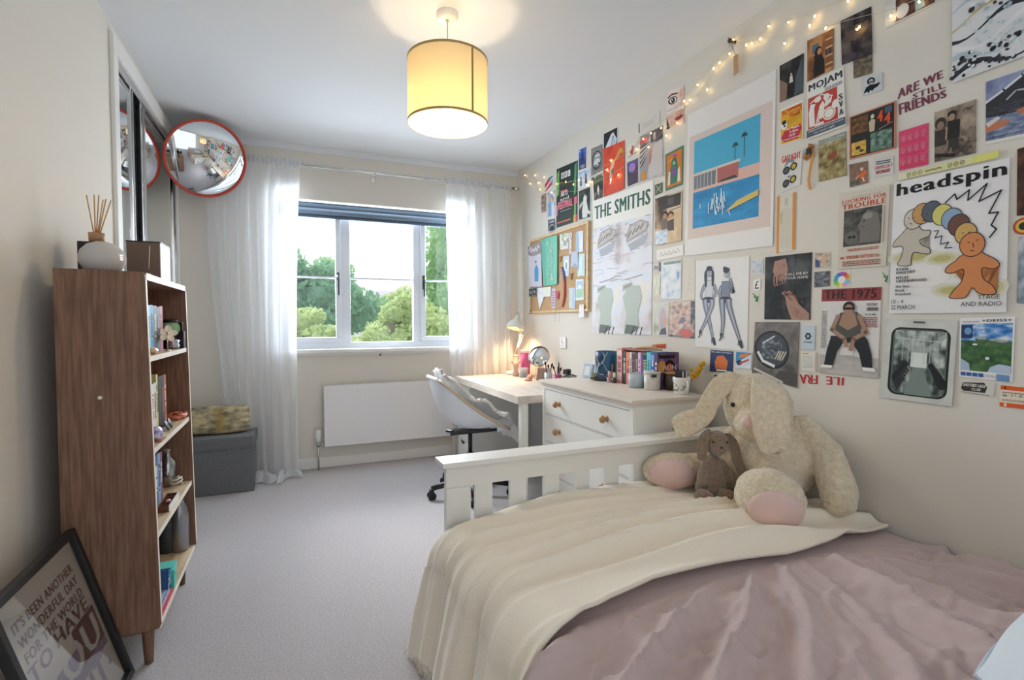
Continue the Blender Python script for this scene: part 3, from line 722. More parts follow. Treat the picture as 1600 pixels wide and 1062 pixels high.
m = MB().grid(blk, 200, 120); m.build('blanket_cloth', blm2, t, solid=.010, fix=True)
m = MB()
for i in range(210):
    v = i/209; p_ = blanketfn(1, v); q = p_+Vector((random.uniform(-.012, .006), random.uniform(-.01, .01), -.048-random.uniform(0, .012))); q.z = max(q.z, .006)
    m.tube([p_+Vector((0, 0, .004)), p_.lerp(q, .5)+Vector((random.uniform(-.004, .004), 0, 0)), q], .0016, 5)
m.build('fringe', blm2, t)

duvm = mat('mauve_cotton', '#c4afac', .88, bump=(34, .25, .006), sheen=.15)
def duvet(u, v):
    tot = 1.33+.20+.34; s_ = u*tot; L1 = 1.33; y = -.34+1.56*v
    if s_ < L1: x = 1.90-s_; z = bedtop(x, y); n_ = Vector((0, 0, 1))
    elif s_ < L1+.2: a = (s_-L1)/.2*PI/2; r = .127; x = 1.90-L1-r*math.sin(a); z = bedtop(.565, y)-r*(1-math.cos(a)); n_ = Vector((-math.sin(a), 0, math.cos(a)))
    else: d = s_-L1-.2; x = 1.90-L1-.127-.03*d; z = bedtop(.565, y)-.127-d; n_ = Vector((-1, 0, .15))
    # radiating creases that fan out from the blanket hem towards the pillow
    ax, ay = 1.42, 1.30; dx, dy = x-ax, y-ay; r = math.hypot(dx, dy)+1e-4; th = math.atan2(dy, dx)
    wob = .35*nz(x*1.7, y*1.7, 9)
    s1 = math.sin(th*15+wob*8+r*1.8); s2 = math.sin(th*29+wob*11-r*3)
    f = .042*((1-abs(s1))**1.6-.3)*min(1, r*2.0)*(.45+1.3*abs(nz(th*1.4, r*1.2, 3)))
    f += .021*((1-abs(s2))**2-.2)*min(1, r*1.6)*(.3+1.5*abs(nz(x*2, y*2, 12))) + .020*nz(th*5, r*2.0, 1)*min(1, r*2)
    f += .010*(1-abs(nz(x*9, y*7, 6))*2.2)**3*.6 + .012*nz(x*6, y*8, 2) + .011*max(0, 1-abs(nz(x*4+y*2, y*6-x*3, 21))*7)**2 + .007*max(0, 1-abs(nz(x*7-y*3, y*5, 31))*9)**2 + .005*nz(x*26, y*26, 6)
    under = min(1, max(0, (1.03-y)/.09)); f = f*under - .010*(1-under)
    p_ = Vector((x, y, z))+n_*f
    p_.x = min(p_.x, XR-.008); p_.z = max(p_.z, .03)
    return p_
m = MB().grid(duvet, 230, 220)
tag(m.build('duvet', duvm, solid=.006), 'crumpled mauve duvet spread over the bed up to the cream blanket', 'duvet')

pwm = mat('pale_blue_pillowcase', '#e4eef6', .8, bump=(30, .2, .004))
pcx, pcy = 1.43, .295
def pil(sg):
    def f(u, v):
        U, V = u*2-1, v*2-1; X = .36*U*(1-.08*V*V); Y = .25*V*(1-.08*U*U); d = .075*((1-abs(U)**3.2)*(1-abs(V)**3.2))**.55
        a = rad(7); x = pcx+X*math.cos(a)-Y*math.sin(a); y = pcy+X*math.sin(a)+Y*math.cos(a)
        return (min(x, 1.90), y, .545+sg*d+.010*nz(u*4, v*4, sg)+.0*X)
    return f
t = thing('pillow', 'pale blue pillow at the head of the bed beside the wall', 'pillow', (pcx, pcy, .50))
m = MB().grid(pil(1), 40, 30).grid(pil(-1), 40, 30); bmesh.ops.remove_doubles(m.bm, verts=m.bm.verts[:], dist=.0005); m.build('pillowcase', pwm, t)
# ------------------------------------------------------------------ soft toys
cream = mat('cream_plush', '#f0e1c6', 1, bump=(120, 1, .010), var=(60, '#dfcdae'), sheen=.5)
pinkp = mat('pink_satin_pad', '#dfc0b8', .55, bump=(20, .15, .006), sheen=.3)
T0 = thing('plush_bunny', 'big cream plush bunny with floppy ears sitting against the poster wall on the bed', 'soft toy', (1.70, 1.42, .46))
blob('body', [('e', (1.745, 1.45, .60), (.150, .165, .155)), ('e', (1.75, 1.46, .70), (.115, .125, .10)),
   ('c', [(1.80, 1.36, .745), (1.81, 1.27, .66), (1.76, 1.19, .56), (1.745, 1.175, .53)], [.052, .060, .064, .058]),
   ('c', [(1.71, 1.56, .70), (1.62, 1.62, .62), (1.58, 1.62, .57)], [.05, .045, .04]),
   ('c', [(1.72, 1.40, .55), (1.60, 1.32, .545), (1.51, 1.26, .555)], [.095, .085, .08]),
   ('c', [(1.72, 1.54, .55), (1.60, 1.62, .535), (1.52, 1.68, .53)], [.085, .078, .07])], cream, T0, .009, .0035)
hd = blob('head', [('e', (1.665, 1.45, .815), (.122, .128, .125)), ('e', (1.665, 1.47, .875), (.10, .11, .075)), ('e', (1.555, 1.375, .775), (.062, .068, .058)), ('e', (1.60, 1.40, .76), (.075, .08, .06))], cream, T0, .008, .0035)
blob('nose', [('e', (1.500, 1.345, .792), (.022, .028, .022), (0, 0, .7))], pinkp, hd, .004, 0, fscale=1)
[MB().ell(e_, .0095, None, 2).build('eye', mat('black_bead', '#0c0b0b', .15), hd) for e_ in ((1.546, 1.46, .835), (1.60, 1.325, .835))]
# ears: flattened tapering chains that hang from the crown
def ear(name, pts, widths, flat, nrm_, mt_, par, inner=None):
    b = MB(); pts = [Vector(p) for p in pts]; k = len(pts)
    def pt(u):
        f = u*(k-1); i = min(int(f), k-2); g = f-i
        p0, p1, p2, p3 = pts[max(i-1, 0)], pts[i], pts[i+1], pts[min(i+2, k-1)]
        return .5*((2*p1)+(-p0+p2)*g+(2*p0-5*p1+4*p2-p3)*g*g+(-p0+3*p1-3*p2+p3)*g**3)
    def wd(u):
        f = u*(k-1); i = min(int(f), k-2); g = f-i; return widths[i]*(1-g)+widths[i+1]*g
    nn = Vector(nrm_).normalized()
    def f(u, v):
        a = v*2*PI; p_ = pt(u); t_ = (pt(min(1, u+.02))-pt(max(0, u-.02))).normalized(); s_ = t_.cross(nn).normalized(); n2 = s_.cross(t_)
        e = (1-max(0, (u-.86)/.14)**2.2)**.5 if u < 1 else .0; e *= min(1, .35+u*6)
        w_ = wd(u)*e; th = flat*max(e, .01)
        cup = .012*math.cos(a)**2
        q = p_+s_*w_*math.cos(a)+n2*(th*math.sin(a)+cup)
        fz = .0032*noise.noise(q*60)
        return q+n2*fz
    b.grid(f, 44, 36); bmesh.ops.remove_doubles(b.bm, verts=b.bm.verts[:], dist=.0006)
    return b.build(name, mt_, par)
ear('ear', [(1.64, 1.40, .925), (1.575, 1.33, .90), (1.53, 1.285, .835), (1.515, 1.262, .765), (1.525, 1.25, .70)], [.045, .060, .062, .058, .045], .017, (-.6, -.8, .15), cream, T0)
ear('ear', [(1.63, 1.50, .925), (1.565, 1.53, .90), (1.52, 1.55, .83), (1.495, 1.565, .775), (1.455, 1.60, .742), (1.415, 1.64, .715)], [.040, .042, .038, .040, .052, .045], .017, (-.7, -.6, .4), cream, T0)
for (c, r_, rot_, pad) in (((1.455, 1.215, .565), (.085, .112, .098), (.25, .0, .55), (-.62, -.76, -.18)), ((1.445, 1.675, .535), (.095, .125, .075), (0, .25, 1.05), (-.62, -.72, .12))):
    ft = blob('foot', [('e', c, r_, rot_)], cream, T0, .009, .0035)
    # satin sole on the side that faces out of the foot
    pn = Vector(pad).normalized(); side_ = pn.cross(Vector((0, 0, 1))).normalized(); upv = side_.cross(pn)
    Re = Euler(rot_).to_matrix(); Rr = Vector(r_)
    def onell(d):
        l_ = Re.transposed() @ d; k_ = 1/math.sqrt((l_.x/Rr.x)**2+(l_.y/Rr.y)**2+(l_.z/Rr.z)**2); return Vector(c)+d*k_
    def pf(u, v):
        a = v*2*PI; rr_ = u*1.25
        d = (pn+side_*math.cos(a)*rr_*1.15+upv*(math.sin(a)*rr_*.95-.28)).normalized()
        q = onell(d); pk = .004*math.sin(a*26)*max(0, u-.55)*1.2*(1 if math.sin(a) > -.2 else .2)
        return q+d*(.0065*(1-u**6)+.0005+pk)
    m = MB().grid(pf, 24, 120); bmesh.ops.remove_doubles(m.bm, verts=m.bm.verts[:], dist=.00005); m.build('sole_pad', pinkp, ft, fix=True)
taupe = mat('taupe_plush', '#9a8471', 1, bump=(160, 1, .008), var=(80, '#85705e'), sheen=.5)
T1 = thing('plush_bunny', 'small taupe plush bunny sitting between the feet of the big cream one', 'soft toy', (1.53, 1.50, .46))
def mw(u, v, y): return P(u, v, 'y', y)
bx, by = mw(1111, 738, 1.50).x, 1.50
blob('body', [('e', (bx, by, .530), (.055, .052, .060)), ('e', (bx+.004, by, .590), (.040, .040, .045)), ('e', (bx, by, .505), (.062, .056, .040)),
   ('c', [(bx-.03, by, .60), (bx-.055, by-.01, .565), (bx-.062, by-.02, .54)], [.017, .018, .018]), ('c', [(bx+.035, by-.02, .60), (bx+.058, by-.03, .565), (bx+.062, by-.04, .535)], [.017, .018, .018])], taupe, T1, .005, .002, 90)
hx_ = mw(1119, 690, 1.49).x
h2 = blob('head', [('e', (hx_, 1.49, .680), (.046, .046, .050)), ('e', (hx_-.014, 1.46, .668), (.028, .026, .026))], taupe, T1, .005, .002, 90)
MB().ell((hx_-.025, 1.437, .676), (.006, .004, .004), None, 1).build('nose', mat('black_bead', '#0c0b0b', .15), h2)
[MB().ell(e_, .0045, None, 1).build('eye', mat('black_bead', '#0c0b0b', .15), h2) for e_ in ((hx_-.041, 1.464, .693), (hx_+.012, 1.446, .690))]
ear('ear', [(hx_-.02, 1.50, .722), (hx_-.052, 1.50, .705), (hx_-.068, 1.495, .66), (hx_-.070, 1.49, .62)], [.014, .018, .020, .016], .008, (-.5, -.8, .2), taupe, T1)
ear('ear', [(hx_+.03, 1.48, .715), (hx_+.052, 1.46, .68), (hx_+.062, 1.45, .62), (hx_+.085, 1.44, .565)], [.014, .018, .020, .016], .008, (-.4, -.8, .0), taupe, T1)
for (u, v, y) in ((1100, 760, 1.455), (1134, 768, 1.43)):
    q = mw(u, v, y); ft = blob('foot', [('e', (q.x, y, .497), (.026, .036, .026), (0, 0, .5))], taupe, T1, .004, .0015, 90)
    m = MB().ell((q.x-.010, y-.024, .497), (.016, .014, .017), None, 2); m.build('sole_pad', mat('brown_print_pad', '#6b4038', .8, var=(90, '#a98673')), ft)

T1.location.z += .012; T0.location.z += .006

# ------------------------------------------------------------------ books
pagem = mat('book_pages', '#e8dfcd', .85, bump=(150, .3, .001))
def book(label, cx, cy, z, t_, d_, h_, col, spine=1, group=None, title=None, col2=None, lean=0, flat=False, rz=0, name='book'):
    """standing book: thickness t_ along y, depth d_ along x, spine towards spine*x"""
    if flat: rot = (0, 0, rz)
    else: rot = (rad(lean), 0, rz)
    o = thing(name, label, 'book', (cx, cy, z), group=group, rot=rot)
    mt_ = mat('cover_'+col.strip('#'), col, .5)
    m = MB(); c = .0016; s_ = spine
    if flat:   # lying: d_ along x, h_ along y, t_ up
        m.box(-d_/2, d_/2, -h_/2, h_/2, 0, c).box(-d_/2, d_/2, -h_/2, h_/2, t_-c, t_).box(s_*d_/2-c, s_*d_/2+c, -h_/2, h_/2, 0, t_)
        m.build('cover', mt_, o, local=True)
        MB().box(-d_/2+.002, d_/2-.002, -h_/2+.003, h_/2-.003, c, t_-c).build('pages', pagem, o, local=True)
        return o
    m.box(-d_/2, d_/2, -t_/2, -t_/2+c, 0, h_).box(-d_/2, d_/2, t_/2-c, t_/2, 0, h_).box(s_*d_/2-c, s_*d_/2+c, -t_/2, t_/2, 0, h_)
    m.build('cover', mt_, o, local=True)
    MB().box(-d_/2+.002, d_/2-.002, -t_/2+c, t_/2-c, .003, h_-.003).build('pages', pagem, o, local=True)
    if title or col2:
        X = s_*(d_/2+c); m = MB()
        if col2: m.box(X-.0003, X+.0005, -t_/2+.001, t_/2-.001, h_*.08, h_*.30, m=0).box(X-.0003, X+.0005, -t_/2+.001, t_/2-.001, h_*.80, h_*.94, m=0)
        if title:
            k = int(h_*.5/.008); rr_ = random.Random(label)
            for i in range(k):
                if rr_.random() < .8: zz = h_*.33+i*.008; w_ = t_*rr_.uniform(.18, .32); m.box(X-.0003, X+.0006, -w_, w_, zz, zz+.0055, m=1)
        m.build('spine_print', [mat('ink_'+(col2 or '#222222').strip('#'), col2 or '#222222', .6), mat('ink_'+(title or '#222222').strip('#'), title or '#222222', .6)], o, local=True)
    return o

# on the chest of drawers: a row of paperbacks, spines to the room
bx0 = 1.715
yy = P(964, 598, 'x', bx0).y
row = [(964, 972, .205, '#e29a97', '#7d2f33', '#f3c8c4', 'pink paperback with red spine lettering', -.012),
  (973, 978.5, .190, '#3b3d44', '#d8d4cc', None, 'charcoal paperback with pale spine lettering'),
  (978.5, 984, .188, '#e98a66', '#3b2620', None, 'orange paperback with dark lettering'),
  (984, 987, .190, '#e6ded0', '#5a4b49', None, 'thin off-white paperback'),
  (987, 993, .192, '#7a5b62', '#2a2026', '#4a3940', 'dusky plum paperback with a dark band'),
  (993, 997, .190, '#3e3134', '#b9a9a4', None, 'dark brown paperback with faint lettering'),
  (997, 1001, .192, '#f0c6d8', '#9a3a72', None, 'pale pink paperback with magenta lettering'),
  (1001, 1004.5, .190, '#8f2a78', '#4f6fd0', '#3658b8', 'magenta paperback with a blue foot'),
  (1004.5, 1010.5, .193, '#4f7a66', '#e9d44a', '#1f2b3a', 'green and yellow paperback with a white spot'),
  (1010.5, 1016.8, .197, '#5cc3dc', '#1d6f8c', None, 'bright cyan paperback standing beside the frosted jar'),
  (1016.8, 1022.5, .196, '#3c58a8', '#ffffff', '#8ba4e0', 'blue paperback with big white capitals on its spine')]
for i, r in enumerate(row):
    ya, yb = P(r[0], 600, 'x', bx0-.0).y, P(r[1], 600, 'x', bx0).y
    d_ = .128+.01*((i*7) % 4)/4
    book(r[6]+' in the row on the chest', bx0+d_/2, (ya+yb)/2, ZC, (ya-yb)*.97, d_, r[2]-.008, r[3], -1, 'paperbacks on the chest of drawers', r[4], r[5])
yb = P(1022.5, 600, 'x', bx0).y
rb = book('purple paperback with an orange face on its cover closing the row on the chest', bx0+.068, yb-.013, ZC, .024, .136, .190, '#4d3a5c', -1, 'paperbacks on the chest of drawers', '#e8e0ea')
book('thin green paperback behind the pink one beside the patterned blue pot', bx0+.075, P(962, 598, 'x', bx0).y, ZC, .014, .13, .185, '#35a58a', -1, 'paperbacks on the chest of drawers', '#0e5545')
book('brown covered paperback lying flat on top of the standing row', bx0+.08, P(985, 598, 'x', bx0).y, ZC+.190, .012, .125, .19, '#b06a58', -1, flat=True)
# wooden clapper stick with an orange end on the books
st = thing('wooden_stick', 'pale wooden stick with a bright orange end lying on top of the books', 'stick', (bx0+.07, 2.10, ZC+.20))
a_, b_ = Vector((bx0+.01, P(987, 535, 'x', bx0).y, ZC+.206)), Vector((bx0+.11, P(1040, 540, 'x', bx0+.11).y, ZC+.212))
dvec = (b_-a_)
m = MB().tube([a_, a_+dvec*.3, a_+dvec*.75], [.008, .007, .009], 8); m.build('handle', mat('pale_beech', '#dcc09a', .5), st)
m = MB().tube([a_+dvec*.6+Vector((0, 0, .010)), a_+dvec*.8+Vector((0, 0, .008)), b_+Vector((0, 0, .006))], [.006, .010, .013], 8); m.build('orange_end', mat('bright_orange', '#d9642c', .5), st)

def onchest(u, v): return P(u, v, 'z', ZC)
def clampx(q, r): q.x = min(q.x, XR-r-.004); return q
# patterned pot
q = onchest(947, 594); potm = mat('navy_glaze', '#1f2c38', .3, var=(7, '#2f608a'))
t = thing('planter_pot', 'dark blue pot with white squiggle lines beside the row of paperbacks', 'pot', (q.x, q.y, ZC))
m = MB().lathe([(0, 0), (.055, 0), (.062, .02), (.064, .14), (.064, .175), (.060, .175), (.058, .02), (0, .012)], (q.x, q.y, ZC), 36); m.build('pot_body', potm, t)
m = MB()
for k in range(5):
    pts = []
    for i in range(26):
        s_ = i/25; a = PI+.9-k*.42+.35*math.sin(s_*7+k*2); z = .02+s_*.14+.012*math.sin(s_*14+k)
        pts.append((q.x+.0655*math.cos(a), q.y+.0655*math.sin(a), ZC+z))
    m.tube(pts, .0013, 5)
m.build('squiggle_lines', mat('white_line_glaze', '#e6eef2', .4), t)
# box leaning at the wall, crumpled ornament, nail polish and make-up
q = P(915, 590, 'z', ZC); q = Vector((1.745, 2.70, ZC))
t = thing('photo_box', 'pale blue upright card box leaning against the wall at the back of the chest', 'box', (1.70, 2.76, ZC), rot=(0, rad(14), .35))
m = MB().box(-.012, .012, -.035, .035, 0, .085, .002); m.build('card_box', mat('pale_blue_card', '#b9d2e6', .5), t, local=True)
m = MB().box(-.0135, -.012, -.022, .022, .012, .070); m.build('window_print', mat('white_card', '#eef2f5', .6), t, local=True)
q = onchest(934, 594)
t = thing('bead_necklace', 'tangled heap of dark brass beads and chain on the chest beside the pot', 'jewellery', (q.x, q.y, ZC))
rg = random.Random(3); m = MB(); pts = []
for i in range(150):
    a = rg.uniform(0, 2*PI); r = rg.uniform(0, .042); h_ = (1-r/.045)*.045*rg.random(); p_ = Vector((q.x+r*math.cos(a), q.y+r*math.sin(a)*1.2, ZC+.006+h_)); m.ell(p_, rg.uniform(.0035, .006), None, 1)
m.build('beads', mat('antique_brass', '#6f5b3c', .35, .8), t)
m = MB(); m.tube([(q.x+.04*math.cos(i*.7)*(1-i/60), q.y+.05*math.sin(i*.7), ZC+.008+.035*abs(math.sin(i*.3))) for i in range(50)], .0016, 5); m.build('chain', mat('antique_brass', '#6f5b3c', .35, .8), t)
def bottle(label, u, v, body, cap, r, hb, hc, group=None, name='nail_polish', cat_='bottle', zz=ZC):
    q = P(u, v, 'z', zz); q.y += r
    t = thing(name, label, cat_, (q.x, q.y, zz), group=group)
    m = MB().lathe([(0, 0), (r*.95, 0), (r, .003), (r, hb*.82), (r*.45, hb), (0, hb)], (q.x, q.y, zz), 22); m.build('bottle_body', mat('glass_'+body.strip('#'), body, .2, coat=.5), t)
    m = MB().lathe([(0, 0), (r*.55, 0), (r*.5, hc), (0, hc)], (q.x, q.y, zz+hb), 18); m.build('cap', mat('cap_'+cap.strip('#'), cap, .3), t)
    return t
bottle('short black bottle with a black cap between the bead heap and nail polish', 946, 595.5, '#26262a', '#18181b', .013, .048, .022, name='perfume_bottle')
bottle('tall terracotta pink nail polish with a matching cap', 958, 596, '#c78a7e', '#cf9a8c', .017, .058, .045, 'nail polish on the chest', name='foundation_bottle')
bottle('small pink nail polish bottle with a pale cap', 954, 597.5, '#c98f98', '#e0c3bd', .014, .032, .034, 'nail polish on the chest')
bottle('small dark nail polish bottle with a white cap', 962, 598.5, '#3c3634', '#ece4da', .014, .030, .030, 'nail polish on the chest')
bottle('small blue glass bottle standing before the orange paperback', 983.5, 599.5, '#4f86b4', '#2f3a52', .012, .032, .012, 'nail polish on the chest')
# glass jar with pale blue sand
frost = mat('frosted_glass', '#dfeaf0', .25, alpha=.45)
q = onchest(999, 606); q.y += .03
t = thing('candle_jar', 'clear glass jar filled with pale blue wax in front of the paperbacks', 'candle', (q.x, q.y, ZC))
m = MB().lathe([(0, 0), (.038, 0), (.040, .004), (.041, .078), (.039, .078), (.038, .006), (0, .005)], (q.x, q.y, ZC), 32); m.build('glass', frost, t)
m = MB().lathe([(0, .006), (.0372, .006), (.0372, .045), (.02, .052), (0, .048)], (q.x, q.y, ZC), 32); m.build('wax', mat('pale_blue_wax', '#a9c3cf', .7, bump=(50, .6, .004)), t)
# lidded grey white jar
q = onchest(1026, 609.5); q.y += .036
t = thing('lidded_jar', 'pale grey ceramic jar with a notched lid beside the cyan paperback', 'jar', (q.x, q.y, ZC))
crm = mat('grey_white_ceramic', '#d5cfc8', .35)
m = MB().lathe([(0, 0), (.037, 0), (.041, .006), (.042, .082), (0, .082)], (q.x, q.y, ZC), 36); m.build('jar_body', crm, t)
m = MB().lathe([(0, .083), (.043, .083), (.044, .087), (.043, .094), (0, .096)], (q.x, q.y, ZC), 36); m.build('lid', crm, t)
m = MB().box(q.x-.034, q.x-.006, q.y-.0445, q.y-.030, ZC+.068, ZC+.080, .002); m.build('notch', dsteel, t)
q = Vector((1.815, 2.06, ZC)); q = P(1051, 590, 'x', 1.79); q.z = ZC
t = thing('tea_tin', 'dark brown round tin with a wooden lid behind the white mug', 'tin', (q.x, q.y, ZC))
m = MB().lathe([(0, 0), (.038, 0), (.038, .082), (0, .082)], (q.x, q.y+.0, ZC), 32); m.build('tin_body', mat('dark_brown_tin', '#4a3d36', .5), t)
m = MB().lathe([(0, .082), (.041, .082), (.041, .094), (0, .094)], (q.x, q.y, ZC), 32); m.build('lid', knobm, t)
# white mug with faint leaves, holding cards
q = onchest(1065, 612.5); q = Vector((min(q.x, 1.755), 1.935, ZC)); q = P(1065, 600, 'y', 1.945); q.z = ZC
t = thing('mug', 'white mug with faint grey leaf sprigs near the wall edge of the chest', 'mug', (q.x, q.y, ZC)); mx, my = q.x, q.y
m = MB().lathe([(0, 0), (.030, 0), (.034, .006), (.041, .07), (.042, .082), (.039, .082), (.037, .06), (.030, .008), (0, .007)], (mx, my, ZC), 40); m.build('mug_body', mat('white_glaze', '#f0ece6', .25), t)
hd_ = Vector((-.25, -1, 0)).normalized(); m = MB(); m.tube([Vector((mx, my, ZC+.066))+hd_*.040, Vector((mx, my, ZC+.066))+hd_*.058, Vector((mx, my, ZC+.045))+hd_*.064, Vector((mx, my, ZC+.024))+hd_*.052, Vector((mx, my, ZC+.016))+hd_*.036], .0055, 10); m.build('handle', mat('white_glaze', '#f0ece6', .25), t)
m = MB()
for i in range(26):
    a = rg.uniform(PI*.85, PI*2.05); z = rg.uniform(.018, .07); r = .035+.008*z/.07+.0006
    if abs(math.cos(a-1.5*PI)) > .96: continue
    m.ell((mx+r*math.cos(a), my+r*math.sin(a), ZC+z), (.0035, .0035, .006), (0, 0, a), 1)
m.build('leaf_print', mat('grey_leaf_ink', '#8f989b', .6), t)
for dx, dy, hh, c_, lb in ((-.012, .0, .088, '#2f3038', 'black bound notebook standing in the white mug'), (.012, .004, .090, '#46566a', 'slate notebook standing in the white mug')):
    t = thing('notebook', lb, 'notebook', (mx+dx, my+dy, ZC+.024), rz=.35)
    m = MB().box(-.009, -.007, -.018, .018, 0, hh).box(.007, .009, -.018, .018, 0, hh).box(-.009, .009, .016, .018, 0, hh); m.build('cover', mat('cover_'+c_.strip('#'), c_, .5), t, local=True)
    m = MB().box(-.007, .007, -.017, .016, .001, hh-.002); m.build('pages', pagem, t, local=True)
# yellow flowers
t = thing('dried_flowers', 'bunch of mustard yellow dried flowers on the chest by the wall', 'flowers', (1.80, 1.985, ZC))
yel = mat('mustard_petals', '#d9a72e', .9, bump=(80, 1, .006)); yg = mat('olive_bud', '#b9a94a', .9)
m = MB(); c0 = P(1078, 590, 'y', 1.985)
for i in range(40):
    a, b2 = rg.uniform(0, 2*PI), rg.uniform(-1, 1); s_ = rg.random(); q = P(1082+16*s_, 590-20*s_, 'y', 1.97+.02*b2); q.x = min(q.x, XR-.02); m.ell(q+Vector((rg.uniform(-.010, .010), 0, rg.uniform(-.012, .012))), (.011, .010, .007), (a, b2, 0), 2)
m.build('flower_heads', yel, t)
m = MB(); q = P(1098, 568, 'y', 1.98); q.x = min(q.x, XR-.016); m.ell(q, .013, None, 2); q2 = P(1080, 577, 'y', 1.97); m.ell(q2, .011, None, 2); m.build('buds', yg, t)
m = MB().tube([(1.79, 1.985, ZC+.001), P(1082, 592, 'y', 1.975), P(1090, 580, 'y', 1.975)], .0025, 6); m.build('stem', yg, t)

# ------------------------------------------------------------------ on the desk
def ondesk(u, v): return P(u, v, 'z', ZD)
lampm = mat('mint_white_lamp', '#dfe6dd', .35); armm = mat('cream_lamp_arm', '#e5d9c2', .4)
lb_ = Vector((1.765, 4.035, ZD))
t = thing('desk_lamp', 'pale jointed desk lamp with a domed head lit on the desk beside the curtain', 'lamp', lb_)
m = MB().lathe([(0, 0), (.085, 0), (.088, .006), (.086, .018), (.078, .026), (.02, .03), (0, .03)], lb_, 40); m.build('base', mat('cream_lamp_base', '#efe6d6', .4), t)
el = P(806, 556, 'y', 4.03); jn = P(815, 524, 'y', 4.06); hdp = P(808, 499, 'y', 4.05); hc = P(799, 512, 'y', 4.03)
for p_ in (el, jn, hdp): p_.x = min(p_.x, XR-.03)
m = MB()
for s_ in (-.008, .008): m.cyl(lb_+Vector((s_, 0, .03)), Vector((el.x+s_, el.y, el.z)), .0045, n=10)
m.build('lower_arm', armm, t)
m = MB()
for s_ in (-.010, .010): m.cyl(Vector((el.x+s_, el.y, el.z)), Vector((jn.x+s_, jn.y, jn.z)), .0045, n=10)
m.cyl(el-Vector((.02, 0, 0)), el+Vector((.02, 0, 0)), .009, n=12).cyl(jn-Vector((.018, 0, 0)), jn+Vector((.018, 0, 0)), .008, n=12).cyl(jn, hdp, .005, n=10).lathe([(.006, 0), (.008, .03), (.006, .06)], el.lerp(jn, .4), 10, axis=(jn-el)); m.build('upper_arm', armm, t)
ax_ = (hdp-hc); ax_ = Vector((.30, .12, 1)).normalized(); top = hdp
m = MB().lathe([(.072, -.085), (.076, -.075), (.074, -.060), (.060, -.030), (.040, -.012), (.024, -.002), (.022, .028), (.015, .034), (0, .036)], top, 36, axis=ax_); sh = m.build('lamp_head', lampm, t, solid=.002)
m = MB().tube([top+Vector((0, 0, .03)), top+Vector((-.01, 0, .055)), top+Vector((.01, 0, .065)), top+Vector((.02, 0, .05)), top+Vector((.012, 0, .03))], .0025, 6).cyl(top+Vector((-.015, 0, .03)), top+Vector((.02, 0, .032)), .006, n=10); m.build('switch_knob', chrome, sh)
bp2 = top-ax_*.050
m = MB().ell(bp2, .024, None, 2); m.build('bulb', mat('warm_bulb', '#fff0cf', .5, emit='#ffcf86', estr=6), sh)
sl2 = bpy.data.lights.new('desk_lamp_glow', 'SPOT'); so2 = bpy.data.objects.new('desk_lamp_glow', sl2); COL.objects.link(so2)
sl2.energy = 12; sl2.color = (1, .66, .34); sl2.spot_size = rad(125); sl2.spot_blend = .6; sl2.shadow_soft_size = .03; so2.location = top-ax_*.075
so2.rotation_euler = (ax_+Vector((-.25, .0, 0))).to_track_quat('Z', 'Y').to_euler()
# body-shaped candle in front of the lamp
q = P(801, 572, 'y', 3.99); q.z = ZD
t = thing('torso_candle', 'pale pink body-shaped candle standing by the lamp base', 'candle', (q.x, 3.93, ZD))
pkw = mat('pink_wax', '#e9bfae', .6)
x_, y_ = q.x-.01, 3.90
m = MB(); m.lathe([(0, 0), (.026, 0), (.028, .02), (.020, .055), (.026, .085), (.022, .105), (.008, .118), (0, .120)], (x_, y_, ZD), 24)
m.ell((x_-.012, y_-.015, ZD+.082), .012, None, 2).ell((x_+.012, y_-.015, ZD+.082), .012, None, 2).tube([(x_-.02, y_, ZD+.10), (x_-.034, y_, ZD+.112), (x_-.036, y_, ZD+.125)], .007, 8).tube([(x_+.02, y_, ZD+.10), (x_+.034, y_, ZD+.112), (x_+.036, y_, ZD+.125)], .007, 8); m.build('wax_body', pkw, t)
m = MB().cyl((x_, y_, ZD+.118), (x_, y_, ZD+.128), .001, n=6); m.build('wick', blackm, t)
# pink tumbler and jar
q = P(821, 560, 'y', 3.93); tx = min(q.x, XR-.05)
t = thing('tumbler', 'tall hot pink tumbler with a clear lid and dark script beside the lamp', 'tumbler', (tx, 3.93, ZD))
m = MB().lathe([(0, 0), (.034, 0), (.040, .012), (.046, .190), (0, .190)], (tx, 3.93, ZD), 36); m.build('cup', mat('hot_pink', '#e0639c', .35), t)
m = MB().lathe([(0, .190), (.047, .190), (.047, .208), (.044, .212), (0, .212)], (tx, 3.93, ZD), 36); m.build('lid', mat('clear_pink_lid', '#efd6df', .2, alpha=.6), t)
m = MB(); m.tube([(tx-.030-.004*math.cos(i*1.3)-.010, 3.93-.028+.008*math.sin(i*1.9), ZD+.075+i*.0045) for i in range(18)], .0016, 5); m.build('script', mat('plum_ink', '#702a4c', .5), t)
q = P(818, 577, 'y', 3.80); jx = q.x
t = thing('jelly_jar', 'small clear jar of pink wax in front of the hot pink tumbler', 'jar', (jx, 3.80, ZD))
m = MB().lathe([(0, 0), (.034, 0), (.036, .004), (.036, .075), (.034, .075), (.033, .006), (0, .005)], (jx, 3.80, ZD), 30); m.build('glass', frost, t)
m = MB().lathe([(0, .006), (.032, .006), (.032, .055), (0, .055)], (jx, 3.80, ZD), 30); m.build('wax', mat('pink_jelly', '#cf7d86', .4), t)
